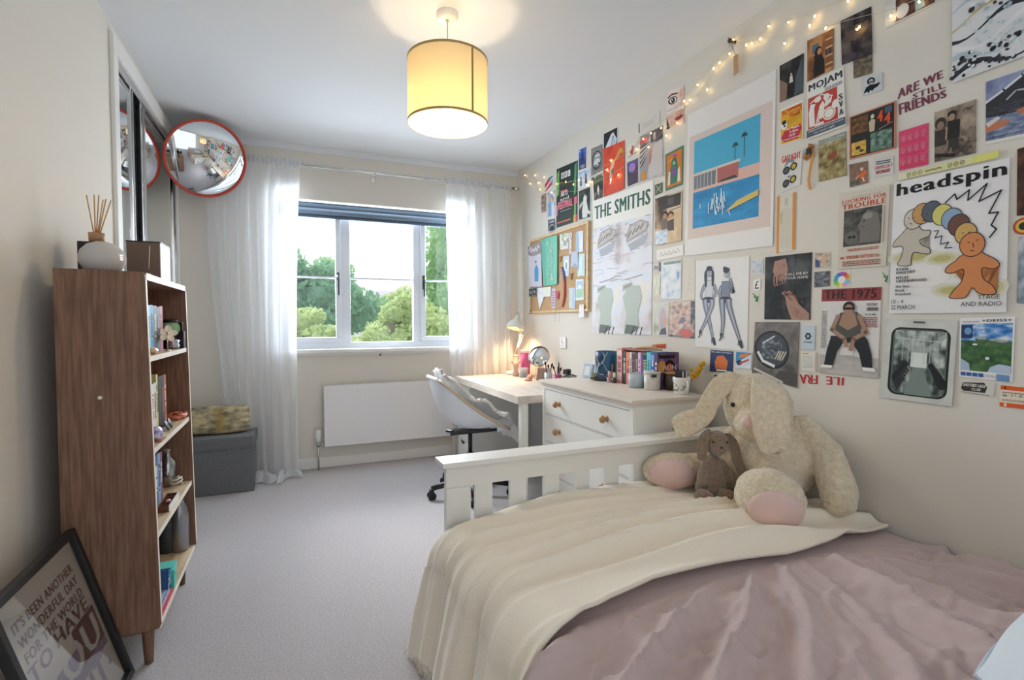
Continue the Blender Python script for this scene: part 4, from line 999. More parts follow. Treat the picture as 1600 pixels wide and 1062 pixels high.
# round vanity mirror
vc = P(842, 556, 'y', 3.62)
t = thing('vanity_mirror', 'round tilting vanity mirror with a thin metal ring on the desk', 'mirror', (vc.x, 3.62, ZD))
vn = Vector((-.55, -.62, .42)).normalized()
m = MB().lathe([(0, 0), (.080, 0), (.082, -.003), (.082, -.010), (0, -.010)], vc, 44, axis=vn); m.build('mirror_disc', mirror, t)
m = MB().lathe([(.080, .002), (.085, .002), (.086, -.004), (.085, -.012), (.080, -.012)], vc, 44, axis=vn); m.build('ring', mat('champagne_metal', '#c9b9a6', .25, .9), t)
m = MB(); b0 = Vector((vc.x+.03, 3.64, ZD+.004)); m.tube([b0+Vector((-.07, -.02, 0)), b0+Vector((-.05, 0, .02)), vc-vn*.02+Vector((-.03, 0, -.04)), vc-vn*.014], .003, 8).tube([b0+Vector((.06, .0, 0)), b0+Vector((-.07, -.02, 0))], .003, 8).tube([b0+Vector((.06, 0, 0)), vc-vn*.02+Vector((.02, 0, -.05)), vc-vn*.014], .003, 8); m.build('stand', mat('champagne_metal', '#c9b9a6', .25, .9), t)
# palette, cards
q = ondesk(833, 588)
t = thing('makeup_palette', 'small peach make-up pot lying open under the vanity mirror', 'make-up', (1.66, 3.55, ZD))
m = MB().lathe([(0, 0), (.026, 0), (.028, .01), (0, .012)], (1.66, 3.55, ZD), 24).lathe([(0, 0), (.026, 0), (.027, .006), (0, .006)], (1.69, 3.58, ZD+.022), 24, axis=(-.6, -.5, .6)); m.build('compact', mat('peach_plastic', '#d99a72', .4), t)
for i, (c_, lb) in enumerate((('#8f6f63', 'brown greetings card standing on the desk behind the mirror'), ('#b98f86', 'dusty pink greetings card standing behind the brown one'))):
    t = thing('greeting_card', lb, 'card', (1.74+.03*i, 3.50-.02*i, ZD), rz=.5)
    m = MB().prism([(0, -.04, 0), (.0, .04, 0), (.018, .04, .095), (.018, -.04, .095)], (.001, 0, 0)).prism([(.04, -.04, 0), (.04, .04, 0), (.018, .04, .095), (.018, -.04, .095)], (.001, 0, 0)); m.build('folded_card', mat('card_'+c_.strip('#'), c_, .7), t, local=True)
# pots of brushes
def pencilpot(label, u, r, h_, col, n, seed, metal=0, y=3.20):
    q = P(u, 585, 'y', y); rr_ = random.Random(seed)
    t = thing('brush_pot', label, 'pot', (q.x, y, ZD))
    m = MB().lathe([(0, 0), (r, 0), (r, h_), (r*.92, h_), (r*.92, .004), (0, .004)], (q.x, y, ZD), 30); m.build('pot', mat('pot_'+col.strip('#'), col, .35, metal), t)
    cols = ['#3a2a2a', '#c9a24a', '#8a3a5a', '#2c2c30', '#a8adb0', '#6a7f45', '#d0577f']
    names = {'#3a2a2a': 'dark brown', '#c9a24a': 'mustard', '#8a3a5a': 'plum', '#2c2c30': 'black', '#a8adb0': 'silver', '#6a7f45': 'olive', '#d0577f': 'pink'}
    for i in range(n):
        a = 2*PI*i/n+seed; p0 = Vector((q.x+r*.45*math.cos(a+2.6), y+r*.45*math.sin(a+2.6), ZD+.006)); p1 = Vector((q.x+r*1.1*math.cos(a), y+r*1.1*math.sin(a), ZD+h_+rr_.uniform(.05, .085))); c_ = cols[(i+seed) % 7]
        b = thing('makeup_brush', names[c_]+' handled make-up brush standing in the '+label.split(' of ')[0], 'brush', p0, group='brushes in the '+label.split(' of ')[0])
        m = MB().cyl(p0, p0.lerp(p1, .8), .0028, .0035, n=8); m.build('brush_handle', mat('stick_'+c_.strip('#'), c_, .4), b)
        if i % 2: m = MB().tube([p0.lerp(p1, .8), p0.lerp(p1, .92), p1], [.004, .0075, .002], 8); m.build('bristles', mat('dark_bristle', '#33262a', .9), b)
pencilpot('silver pot of make-up brushes on the near end of the desk', 857, .028, .095, '#c9c9cd', 6, 1, .6)
pencilpot('magenta pot of brushes on the desk beside the silver pot', 871, .030, .085, '#b8467c', 6, 4, y=3.12)
q = P(889, 585, 'y', 3.06)
t = thing('makeup_pouch', 'soft grey patterned pouch on the desk behind the chest', 'pouch', (q.x, 3.06, ZD))
blob('pouch_body', [('e', (q.x, 3.06, ZD+.046), (.07, .042, .044))], mat('grey_marl_cloth', '#a5a3a2', .95, var=(40, '#77767a')), t, .006, .003)
m = MB().tube([(q.x-.055, 3.045, ZD+.078), (q.x, 3.04, ZD+.094), (q.x+.055, 3.045, ZD+.078)], .003, 6); m.build('zip', blackm, t)
t = thing('camera', 'small black compact camera lying on the grey pouch', 'camera', (q.x-.01, 3.07, ZD+.09), rz=.5)
m = MB().box(-.030, .030, -.014, .014, .0, .036, .006); m.build('camera_body', mat('charcoal_shell', '#3d3b3c', .5), t, local=True)
m = MB().cyl((0, -.014, .018), (0, -.026, .018), .012, n=20); m.build('lens', blackm, t, local=True)
t = thing('pencil', 'dark pencil standing upright behind the pots near the wall', 'pencil', (q.x-.03, 3.14, ZD))
m = MB().cyl((q.x-.033, 3.14, ZD), (q.x-.03, 3.15, ZD+.155), .0045, n=8).cyl((q.x-.03, 3.15, ZD+.155), (q.x-.0297, 3.1505, ZD+.172), .0045, .0008, n=8); m.build('shaft', blackm, t)

# ------------------------------------------------------------------ on the bookcase
ZT = BZ1-.006
def onx(u, v, x): return P(u, v, 'x', x)
sy = 2.09; q = P(160, 400, 'y', sy)
t = thing('smart_speaker', 'round grey fabric smart speaker with a lit clock face on the bookcase top', 'speaker', (q.x, sy, ZT))
m = MB().lathe([(0, .0), (.030, .001), (.050, .012), (.062, .034), (.064, .050), (.058, .074), (.040, .094), (.018, .103), (0, .104)], (q.x, sy, ZT+.0), 40); m.build('speaker_body', mat('speaker_fabric', '#c3bfbb', .9, bump=(400, .4, .001)), t)
m = MB(); c = Vector((q.x, sy, ZT+.05)); an = math.atan2(-sy, -q.x)+.75
for k, (w_, z_) in enumerate(((.010, .014), (.010, .007), (.010, 0))):
    for j in range(1):
        a = an+.12; dd = Vector((math.cos(a), math.sin(a), 0)); s_ = Vector((-dd.y, dd.x, 0)); p0 = c+dd*.0645+Vector((0, 0, z_-.006)); m.prism([p0-s_*.0045, p0+s_*.0045, p0+s_*.0045+Vector((0, 0, .0015)), p0-s_*.0045+Vector((0, 0, .002))], dd*.001)
a = an; dd = Vector((math.cos(a), math.sin(a), 0)); s_ = Vector((-dd.y, dd.x, 0))
m.build('clock_digits', mat('lit_digits', '#ffffff', .5, emit='#ffffff', estr=1.5), t)
dy = 2.26; q = P(152, 405, 'y', dy)
t = thing('reed_diffuser', 'black square reed diffuser with pale reeds behind the round speaker', 'diffuser', (q.x, dy, ZT))
m = MB().box(q.x-.045, q.x+.045, dy-.04, dy+.04, ZT, ZT+.12, .004); m.build('black_box', mat('black_gloss_card', '#1d1c1c', .25), t)
m = MB().lathe([(0, .12), (.022, .12), (.024, .155), (.010, .155), (0, .154)], (q.x, dy, ZT), 24); m.build('wood_collar', knobm, t)
for i, (u2, v2) in enumerate(((135, 305), (147, 304), (154.5, 305), (161, 312), (165.5, 311), (173.5, 313))):
    p1 = P(u2, v2, 'y', dy+.01*(i % 3-1)); m = MB().cyl((q.x+.006*(i-2.5)*.4, dy, ZT+.14), p1, .0020, n=8); m.build('reed', mat('rattan_reed', '#c99b5e', .7), t)
ky = 2.44; q = P(198, 410, 'y', ky); q2 = P(250, 410, 'y', ky)
t = thing('fabric_bin', 'brown fabric storage cube with a bright side face on top of the bookcase', 'storage box', ((q.x+q2.x)/2, ky, ZT))
bm_ = mat('brown_felt', '#7a675b', .9, bump=(200, .3, .002)); x0, x1 = max(q.x, BX0+.006), q2.x; y0, y1 = ky, ky+.17
m = MB(); w_ = .004
m.box(x0, x1, y0, y0+w_, ZT+.001, ZT+.155).box(x0, x1, y1-w_, y1, ZT+.001, ZT+.155).box(x0, x0+w_, y0+w_, y1-w_, ZT+.001, ZT+.155).box(x0, x1, y0+w_, y1-w_, ZT, ZT+.005); bn = m.build('felt_sides', bm_, t)
m = MB().box(x1, x1+.003, y0+.001, y1, ZT+.001, ZT+.154); m.build('white_side', mat('white_vinyl', '#e4e2e0', .35), t)
m = MB().box(x0-.002, x1+.004, y0-.002, y0+.004, ZT+.155, ZT+.159).box(x0-.002, x1+.004, y1-.004, y1+.002, ZT+.155, ZT+.159).box(x0-.002, x0+.004, y0, y1, ZT+.155, ZT+.159).box(x1-.002, x1+.004, y0, y1, ZT+.155, ZT+.159); m.build('black_piping', blackm, t)
m = MB().tube([(x0+.7*(x1-x0), y0-.0015, ZT+.14), (x0+.68*(x1-x0), y0-.002, ZT+.09), (x0+.66*(x1-x0), y0-.0015, ZT+.05)], .0014, 6); m.build('thread', edgew, t)
q = P(229, 427, 'y', 2.30); t = thing('trinket_dish', 'tiny terracotta pink pot at the front edge of the bookcase top', 'pot', (q.x, 2.30, ZT))
m = MB().lathe([(0, 0), (.014, 0), (.018, .020), (.020, .022), (.016, .022), (.012, .004), (0, .003)], (q.x-.006, 2.30, ZT), 24); m.build('dish', mat('terracotta_pink', '#c98f7c', .6), t)

def sbook(u0, u1, v, z, h_, col, ttl, lb, xs, d_=.14, col2=None, grp='books on the bookcase shelves', lean=0):
    ya, yb = onx(u0, v, xs).y, onx(u1, v, xs).y
    book(lb, xs-d_/2, (ya+yb)/2, z, abs(yb-ya)*.96, d_, h_, col, 1, grp, ttl, col2, lean)
xs = -.475
G = 'books on the top shelf of the bookcase'
sbook(229.5, 234, 500, SHZ[3], .175, '#6fc3d6', '#1b5a75', 'pale cyan book against the near side of the top shelf', xs, grp=G)
sbook(234, 239, 500, SHZ[3], .177, '#2f83b8', '#0f3350', 'strong blue book on the top shelf', xs, grp=G)
sbook(239, 244.5, 500, SHZ[3], .176, '#25252b', '#d8c9a8', 'black book with pale spotted lettering on the top shelf', xs, grp=G)
sbook(244.5, 249, 500, SHZ[3], .173, '#2f3040', '#8b8b95', 'charcoal book beside the red one on the top shelf', xs, grp=G)
sbook(249, 253.5, 500, SHZ[3], .177, '#a02c44', '#5f1525', 'crimson red book ending the row on the top shelf', xs, grp=G)
def put(u, v, x, z):
    q = onx(u, v, x)
    if q.y > 2.645: q = P(u, v, 'y', 2.645); x = q.x
    return Vector((min(x, -.448), q.y, z))
# green clock with a black top, on a dark stand
q = put(266, 510, -.50, SHZ[3])
t = thing('alarm_clock', 'mint green rounded alarm clock with a black top behind the white flower', 'clock', q)
m = MB().lathe([(0, .058), (.032, .058), (.038, .066), (.039, .088), (.036, .104), (.030, .112), (0, .113)], q, 30); m.build('green_case', mat('mint_green', '#8cba8b', .45), t)
m = MB().lathe([(0, .112), (.028, .112), (.030, .120), (.018, .126), (0, .127)], q, 30).lathe([(0, 0), (.036, 0), (.030, .058), (0, .058)], q, 30); m.build('black_stand', blackm, t)
# flower ornament
q = put(262, 545, -.452, SHZ[3]); 
t = thing('flower_ornament', 'white five-petal flower ornament with a silver centre on the top shelf', 'ornament', q)
fc = q+Vector((0, 0, .068)); fn = Vector((.45, -.85, .3)).normalized(); s1_ = fn.cross(Vector((0, 0, 1))).normalized(); u1_ = s1_.cross(fn)
for i in range(5):
    a = i*2*PI/5+.5; d_ = s1_*math.cos(a)+u1_*math.sin(a); m = MB()
    def pet(u, v, d_=d_):
        b_ = v*2*PI; o_ = d_.cross(fn); return fc+d_*(.020+.015*u*math.cos(b_)) + o_*(.0115*u*math.sin(b_)) + fn*(.004*u*u)
    m.grid(pet, 6, 20); m.build('petal', mat('cream_enamel', '#efe4cf', .35), t, solid=.002)
m = MB().ell(fc+fn*.004, .007, None, 2); m.build('centre', chrome, t)
m = MB().cyl(q, fc, .0018, n=8).lathe([(0, 0), (.012, 0), (.008, .004), (0, .004)], q, 16); m.build('stem', chrome, t)
q = put(270, 540, -.468, SHZ[3])
t = thing('silver_pot', 'small crinkled silver pot below the green clock on the top shelf', 'pot', q)
m = MB().lathe([(0, 0), (.020, 0), (.026, .012), (.022, .024), (.026, .036), (.020, .040), (0, .038)], q, 26); m.build('foil_body', mat('crinkled_silver', '#b9bac2', .3, .9, bump=(60, 1, .006)), t)
q = put(243, 549, -.442, SHZ[3])
t = thing('seashell', 'orange and cream glossy seashell lying at the edge of the top shelf', 'shell', q)
m = MB().grid(lambda u, v: (q.x+.014*math.sin(u*PI)**.7*math.cos(v*2*PI), q.y-.035+.075*u, q.z+.013+.012*math.sin(u*PI)**.7*math.sin(v*2*PI)), 24, 20); m.build('shell_body', mat('amber_shell', '#d99a3c', .2, coat=.6, var=(26, '#f0e4d2')), t)
for (u, v, c_, r_, h_, lb) in ((288, 528, '#1d2026', .022, .075, 'black square perfume bottle at the far end of the top shelf'), (280, 532, '#26232a', .017, .055, 'shorter dark perfume bottle beside the taller black one')):
    q = put(u, v, -.46 if h_ > .06 else -.475, SHZ[3]); t = thing('perfume_bottle', lb, 'bottle', q)
    m = MB().box(q.x-r_*.7, q.x+r_*.7, q.y-r_*.8, q.y+r_*.8, q.z, q.z+h_, .003); m.build('bottle_body', mat('glass_'+c_.strip('#'), c_, .12), t)
    m = MB().box(q.x-r_*.45, q.x+r_*.45, q.y-r_*.45, q.y+r_*.45, q.z+h_, q.z+h_+.038, .002); m.build('cap', mat('black_cap', '#14161b', .2), t)
# second shelf
G = 'books on the second shelf of the bookcase'; z = SHZ[2]
sbook(236, 240, 630, z, .195, '#e9e6e4', '#b05070', 'white book with pink lettering on the second shelf', xs, grp=G)
sbook(240, 243.5, 630, z, .198, '#dfd9d8', '#7a2a4a', 'off-white book with plum lettering on the second shelf', xs, grp=G)
sbook(243.5, 246.5, 630, z, .225, '#cfc77e', '#4a4a3a', 'tall yellow grey book on the second shelf', xs, grp=G)
sbook(247, 252, 630, z, .215, '#1f2022', '#5a5a5e', 'black book on the second shelf', xs, grp=G)
sbook(252, 256, 630, z, .213, '#3a3230', '#a06a4a', 'dark brown book on the second shelf', xs, grp=G)
sbook(256, 259.5, 630, z, .212, '#a5593f', '#e6c9b0', 'terracotta book ending the row on the second shelf', xs, grp=G)
q = put(276, 650, -.47, z)
t = thing('hair_scrunchie', 'coral pink twisted scrunchie lying on the second shelf', 'hair tie', q)
m = MB(); m.tube([(q.x+.030*math.cos(a*.4), q.y+.055*math.sin(a*.4)+.006*math.sin(a*3), q.z+.013+.005*math.sin(a*2.3)) for a in range(16)], [.009+.003*math.sin(a*2.1) for a in range(16)], 8, closed=True); m.tube([(q.x+.01+.02*math.sin(a*.9), q.y-.05+a*.010, q.z+.022+.004*math.cos(a*2)) for a in range(11)], .006, 8); m.build('twisted_fabric', mat('coral_satin', '#cf7a64', .5), t)
q = put(262, 657, -.455, z)
t = thing('sunglasses', 'dark folded sunglasses beside the coral scrunchie', 'sunglasses', q)
m = MB()
for s_ in (-.028, .028): m.lathe([(0, 0), (.020, .001), (.022, .003), (.019, .005), (0, .005)], (q.x, q.y+s_, q.z+.020), 20, axis=(1, 0, .4))
m.tube([(q.x, q.y-.05, q.z+.026), (q.x-.05, q.y-.04, q.z+.012), (q.x-.09, q.y+.02, q.z+.006)], .003, 6).tube([(q.x, q.y-.01, q.z+.026), (q.x, q.y+.01, q.z+.026)], .0025, 6); m.build('frame_and_lenses', blackm, t)
q = put(249, 685, -.442, z)
t = thing('glass_paperweight', 'white glass paperweight with violet stripes at the edge of the second shelf', 'paperweight', q)
m = MB().ell((q.x-.002, q.y, q.z+.026), (.020, .034, .026), None, 3); m.build('glass_body', mat('violet_stripe_glass', '#eceaf4', .15, coat=.8, var=(18, '#6f5fc0', (1, 3, 4))), t)
m = MB().box(q.x-.02, q.x+.02, q.y-.04, q.y+.04, q.z, q.z+.004, .001); m.build('copper_tray', mat('copper', '#b4765a', .4, .6), t)
# third shelf
G = 'books on the third shelf of the bookcase'; z = SHZ[1]
sbook(241, 246, 740, z, .215, '#4d6e93', '#e6ecf2', 'slate blue book on the third shelf', xs, grp=G)
sbook(246, 250, 740, z, .212, '#8fa5c4', '#26364d', 'pale blue book on the third shelf', xs, grp=G)
sbook(250, 253, 740, z, .208, '#7d5570', '#e8dbe2', 'mauve book ending the row on the third shelf', xs, grp=G)
q = put(262, 742, -.545, z)
t = thing('glass_bottle', 'clear empty glass bottle standing at the back of the third shelf', 'bottle', q)
m = MB().lathe([(0, 0), (.032, 0), (.034, .006), (.034, .105), (.014, .128), (.012, .150), (.016, .152), (.016, .160), (.010, .160), (.010, .130), (.031, .103), (.031, .008), (0, .006)], q, 30); m.build('glass', mat_glass('bottle_glass', (.86, .9, .88, 1), .25), t)
q = put(277, 760, -.475, z)
t = thing('charging_cable', 'coiled white cable with a clip lying on the third shelf', 'cable', q)
m = MB(); m.tube([(q.x+.022*math.cos(a*.5), q.y-.02+.035*math.sin(a*.5), q.z+.006+.0012*a) for a in range(26)], .0035, 8); m.tube([(q.x, q.y, q.z+.03), (q.x, q.y+.05, q.z+.02), (q.x+.005, q.y+.10, q.z+.012)], .006, 8); m.build('coil', mat('white_cable', '#ded9d0', .5), t)
m = MB().box(q.x-.006, q.x+.014, q.y+.085, q.y+.11, q.z+.006, q.z+.018, .002); m.build('plug', blackm, t)
q = put(262, 785, -.452, z)
t = thing('wooden_tray', 'small dark wooden tray with compartments at the edge of the third shelf', 'tray', q)
dkw = mat('dark_walnut', '#74452f', .5); y0, y1, x0, x1 = q.y-.075, q.y+.10, q.x-.022, q.x+.018
m = MB().box(x0, x1, y0, y1, q.z, q.z+.004).box(x0, x0+.003, y0, y1, q.z+.004, q.z+.022).box(x0, x1, y0, y0+.003, q.z, q.z+.022).box(x0, x1, y1-.003, y1, q.z, q.z+.022)
for i in range(1, 5): yv = y0+(y1-y0)*i/5; m.box(x0, x1, yv-.0015, yv+.0015, q.z, q.z+.018)
m.build('tray_body', dkw, t)
m = MB().box(x1-.001, x1+.002, y0, y1, q.z, q.z+.024); m.build('white_front', mat('white_enamel', '#ece9e4', .4), t)
m = MB().ell((q.x, q.y+.01, q.z+.016), (.010, .011, .009), None, 2); tag(m.build('rose_stone', mat('rose_quartz', '#d3a9a4', .3)), 'small rounded pink stone sitting in the wooden tray', 'stone')
# bottom shelf
z = SHZ[0]
q = put(281, 850, -.475, z)
t = thing('water_bottle', 'brushed steel water bottle on the bottom shelf of the bookcase', 'water bottle', q)
m = MB().lathe([(0, 0), (.033, 0), (.036, .006), (.036, .150), (.031, .185), (.020, .210), (.018, .222), (0, .222)], q, 36); m.build('bottle_body', mat('brushed_steel', '#9b9b9f', .32, .85), t)
m = MB().lathe([(0, .222), (.020, .222), (.020, .250), (0, .252)], q, 30); m.build('cap', mat('steel_cap', '#b4b4b8', .25, .9), t)
q = put(262, 840, -.53, z)
t = thing('water_bottle', 'dark matt bottle standing behind the brushed steel one', 'water bottle', q)
m = MB().lathe([(0, 0), (.030, 0), (.033, .006), (.033, .16), (.018, .19), (0, .19)], q, 30); m.build('bottle_body', mat('matt_charcoal', '#3f4146', .5), t)
m = MB().lathe([(0, .19), (.018, .19), (.018, .215), (0, .216)], q, 24); m.build('cap', blackm, t)
q = put(254, 853, -.468, z)
t = thing('gift_box', 'turquoise card box on the bottom shelf near the bottles', 'box', q, rz=.1)
m = MB().box(-.05, .04, -.06, .035, 0, .055, .002); m.build('box_body', mat('turquoise_card', '#45bdb0', .5), t, local=True)
m = MB().box(-.052, .042, -.062, .037, .055, .072, .002); m.build('lid', mat('turquoise_lid', '#5ccabd', .5), t, local=True)
for i, (dy_, c_, lb) in enumerate(((0, '#2f5f9a', 'royal blue paperback leaning in the group on the bottom shelf'), (.022, '#3d78ad', 'mid blue paperback leaning in the bottom shelf group'), (.044, '#1f3f66', 'navy paperback leaning in the bottom shelf group'), (.066, '#6d8fb0', 'grey blue paperback leaning nearest the turquoise box'))):
    book(lb, -.50, 2.215+dy_*.8, z, .018, .13, .088-.004*i, c_, 1, 'leaning blue paperbacks on the bottom shelf', '#d7e3ee', lean=-14)
book('large pale blue magazine lying flat at the front of the bottom shelf', -.50, 2.13, z+.012, .012, .135, .19, '#9fb8d0', 1, flat=True, name='magazine')
book('pink edged exercise book lying under the pale blue magazine', -.495, 2.14, z, .012, .145, .20, '#d9646e', 1, flat=True, name='exercise_book')

# ------------------------------------------------------------------ framed print leaning on the left wall
ftop = P(100, 829, 'x', -.660); 
FW_, FH_ = .50, .70
lean = math.asin(min(.9, .165/.5))
# local frame: X along +y (away), Y up the print, Z out of its face (towards +x)
top_y = P(103, 828, 'x', -.655).y
zt_ = P(103, 828, 'x', -.655).z
ang = math.atan2((-.655+.49), zt_-.03)   # negative: leans back towards the wall
up_l = Vector((-.655+.512, 0, zt_-.02)); up_l.normalize()
ex = Vector((0, 1, 0)); ez = ex.cross(up_l); 
Hh = (zt_-.012)/up_l.z
org = Vector((-.655, top_y-.002, zt_)) - up_l*Hh - ex*FW_
t = thing('framed_print', 'black framed typographic print leaning against the wall in front of the bookcase', 'framed print', org)
MF = Matrix((ex, up_l, ez)).transposed().to_4x4(); MF.translation = org
t.matrix_world = MF; WM[t.name] = MF.copy()
fwb = .021
m = MB().box(0, FW_, 0, fwb, 0, .024, .002).box(0, FW_, Hh-fwb, Hh, 0, .024, .002).box(0, fwb, fwb, Hh-fwb, 0, .024, .002).box(FW_-fwb, FW_, fwb, Hh-fwb, 0, .024, .002); m.build('frame', mat('black_frame', '#1e1d20', .4), t, local=True)
m = MB().box(.004, FW_-.004, .004, Hh-.004, -.003, .002); m.build('backing_board', mat('brown_board', '#8f7458', .9), t, local=True)
FRAME = (t, FW_, Hh, fwb)
# ------------------------------------------------------------------ printed paper: posters, cards, photographs
_TC = {}
def text_mesh(s, bold=0):
    if (s, bold) in _TC: return _TC[(s, bold)]
    cu = bpy.data.curves.new('t', 'FONT'); cu.body = s; cu.resolution_u = 2; cu.offset = 0; cu.space_character = 1+.10*bold
    o = bpy.data.objects.new('t', cu); COL.objects.link(o)
    dg = bpy.context.evaluated_depsgraph_get(); me = bpy.data.meshes.new_from_object(o.evaluated_get(dg))
    V = np.array([v.co[:2] for v in me.vertices]); F = [tuple(p_.vertices) for p_ in me.polygons]
    bpy.data.objects.remove(o); bpy.data.curves.remove(cu); bpy.data.meshes.remove(me)
    lo, hi = V.min(0), V.max(0); V = (V-lo)/(hi-lo); asp = (hi-lo)[0]/(hi-lo)[1]
    _TC[(s, bold)] = (V, F, asp); return _TC[(s, bold)]
def hexmix(a, b, f): return tuple(a[i]*(1-f)+b[i]*f for i in range(3))
class Paper:
    """a printed sheet; u runs 0..1 along its width and v 0..1 up its height; mp(u, v, d) gives the point d metres proud of the sheet's back"""
    def __init__(s, mp, W, Hh, col='#f2efe8', thick=.0012, step=.00006):
        s.mp, s.W, s.H = mp, W, Hh; s.V = []; s.F = []; s.C = []; s.k = 0; s.t = thick; s.step = step
        c = hx(col)
        if thick > 0:
            o = len(s.V)
            for d in (0, thick):
                for (u, v) in ((0, 0), (1, 0), (1, 1), (0, 1)): s.V.append(mp(u, v, d))
            for f in ((0, 1, 2, 3), (4, 5, 6, 7), (0, 1, 5, 4), (1, 2, 6, 5), (2, 3, 7, 6), (3, 0, 4, 7)): s.F.append(tuple(o+i for i in f)); s.C.append(c)
    def _l(s): s.k += 1; return s.t+s.k*s.step
    def faces(s, vs, fs, cols):
        d = s._l(); o = len(s.V); s.V += [s.mp(u, v, d) for u, v in vs]; s.F += [tuple(o+i for i in f) for f in fs]
        s.C += cols if isinstance(cols, list) else [hx(cols) if isinstance(cols, str) else cols]*len(fs)
        return s
    def poly(s, pts, c): return s.faces(pts, [tuple(range(len(pts)))], c)
    def rect(s, a, b, c, d, col): return s.poly([(a, b), (c, b), (c, d), (a, d)], col)
    def ell(s, cx, cy, rx, ry, col, n=22, a0=0, a1=2*PI, rot=0):
        pts = []
        for i in range(n):
            a = a0+(a1-a0)*i/(n if a1-a0 > 6.2 else n-1); x, y = rx*math.cos(a), ry*math.sin(a)
            X, Y = x*s.W, y*s.H; x, y = (X*math.cos(rot)-Y*math.sin(rot))/s.W, (X*math.sin(rot)+Y*math.cos(rot))/s.H
            pts.append((cx+x, cy+y))
        return s.poly(pts, col)
    def line(s, pts, w, col, closed=False):
        """w: fraction of the width"""
        if closed: pts = list(pts)+[pts[0]]
        vs = []; fs = []; ww = w*s.W/2
        for (a, b) in zip(pts, pts[1:]):
            dx, dy = (b[0]-a[0])*s.W, (b[1]-a[1])*s.H; L = math.hypot(dx, dy)+1e-9; ex_, ey = dx/L*ww*.6, dy/L*ww*.6; nx, ny = -dy/L*ww, dx/L*ww; o = len(vs)
            vs += [(a[0]+(nx-ex_)/s.W, a[1]+(ny-ey)/s.H), (b[0]+(nx+ex_)/s.W, b[1]+(ny+ey)/s.H), (b[0]-(nx-ex_)/s.W, b[1]-(ny-ey)/s.H), (a[0]-(nx+ex_)/s.W, a[1]-(ny+ey)/s.H)]; fs.append((o, o+1, o+2, o+3))
        return s.faces(vs, fs, col)
    def ring(s, cx, cy, rx, ry, w, col, n=24): return s.line([(cx+rx*math.cos(2*PI*i/n), cy+ry*math.sin(2*PI*i/n)) for i in range(n)], w, col, True)
    def text(s, t_, a, b, c, d, col, bold=0, shear=0, rot180=False):
        V, F, _ = text_mesh(t_, bold)
        if rot180: V = 1-V
        if bold:
            q = .055*(d-b)*s.H/s.W; a += q; c -= q; W0 = [(a+(c-a)*(x+shear*y), b+(d-b)*y) for x, y in V]
            for e in (-q, -q/2, 0, q/2, q): s.faces([(x+e, y) for x, y in W0], F, col)
            return s
        return s.faces([(a+(c-a)*(x+shear*y), b+(d-b)*y) for x, y in V], F, col)
    def stroke(s, pts, ws, col, n=7):
        """smooth tapering stroke through pts; ws: widths as fractions of the sheet's width"""
        P_ = []; k = len(pts)
        for i in range(k-1):
            p0, p1, p2, p3 = pts[max(i-1, 0)], pts[i], pts[i+1], pts[min(i+2, k-1)]
            for j in range(n+(i == k-2)):
                f = j/n; P_.append(([.5*(2*p1[m_]+(-p0[m_]+p2[m_])*f+(2*p0[m_]-5*p1[m_]+4*p2[m_]-p3[m_])*f*f+(-p0[m_]+3*p1[m_]-3*p2[m_]+p3[m_])*f**3) for m_ in (0, 1)], ws[i]*(1-f)+ws[i+1]*f))
        vs = []; 
        for i, (p_, w_) in enumerate(P_):
            a, b = P_[max(i-1, 0)][0], P_[min(i+1, len(P_)-1)][0]; dx, dy = (b[0]-a[0])*s.W, (b[1]-a[1])*s.H; L = math.hypot(dx, dy)+1e-9; h_ = w_*s.W/2
            vs += [(p_[0]-dy/L*h_/s.W, p_[1]+dx/L*h_/s.H), (p_[0]+dy/L*h_/s.W, p_[1]-dx/L*h_/s.H)]
        return s.faces(vs, [(2*i, 2*i+1, 2*i+3, 2*i+2) for i in range(len(P_)-1)], col)
    def lines(s, a, b, c, d, n, col, seed=0, fill=.55):
        """rows of illegibly small print"""
        r = random.Random(seed); hh = (d-b)/n
        for i in range(n):
            y = d-(i+1)*hh; x = a; vs = []; fs = []
            while x < c-.01:
                w_ = min(r.uniform(.03, .10), c-x); o = len(vs); vs += [(x, y), (x+w_*.85, y), (x+w_*.85, y+hh*fill), (x, y+hh*fill)]; fs.append((o, o+1, o+2, o+3)); x += w_
            s.faces(vs, fs, col)
        return s
    def photo(s, a, b, c, d, pal, freq=3, seed=0, nx=20, ny=26, fn=None, grain=.10):
        """mottled photographic tone; pal dark to light; fn(u, v) shifts the tone"""
        pal = [hx(q)[:3] for q in pal]; nx = int(nx*1.5); ny = int(ny*1.5); vs = [(a+(c-a)*i/nx, b+(d-b)*j/ny) for j in range(ny+1) for i in range(nx+1)]; fs = []; cols = []; r = random.Random(seed); VC = []
        for j in range(ny+1):
            for i in range(nx+1):
                u, v = i/nx, j/ny
                t_ = .5+.75*noise.noise(Vector((u*freq, v*freq*1.3, seed)))+.35*noise.noise(Vector((u*freq*3, v*freq*3, seed+5)))+r.uniform(-grain, grain)
                if fn: t_ += fn(u, v)
                t_ = max(0, min(.999, t_))*(len(pal)-1); k = int(t_); cc = hexmix(pal[k], pal[min(k+1, len(pal)-1)], t_-k); VC.append((*cc, 1))
        for j in range(ny):
            for i in range(nx): o = j*(nx+1)+i; f = (o, o+1, o+nx+2, o+nx+1); fs.append(f); cols.append([VC[q] for q in f])
        return s.faces(vs, fs, cols)
    def blobs(s, a, b, c, d, n, cols, r0, r1, seed=0, asp=1.0):
        r = random.Random(seed)
        for i in range(n):
            x, y = r.uniform(a, c), r.uniform(b, d); rx = r.uniform(r0, r1); s.ell(x, y, rx, rx*s.W/s.H*asp*r.uniform(.6, 1.2), cols[i % len(cols)], 9, rot=r.uniform(0, 3))
        return s
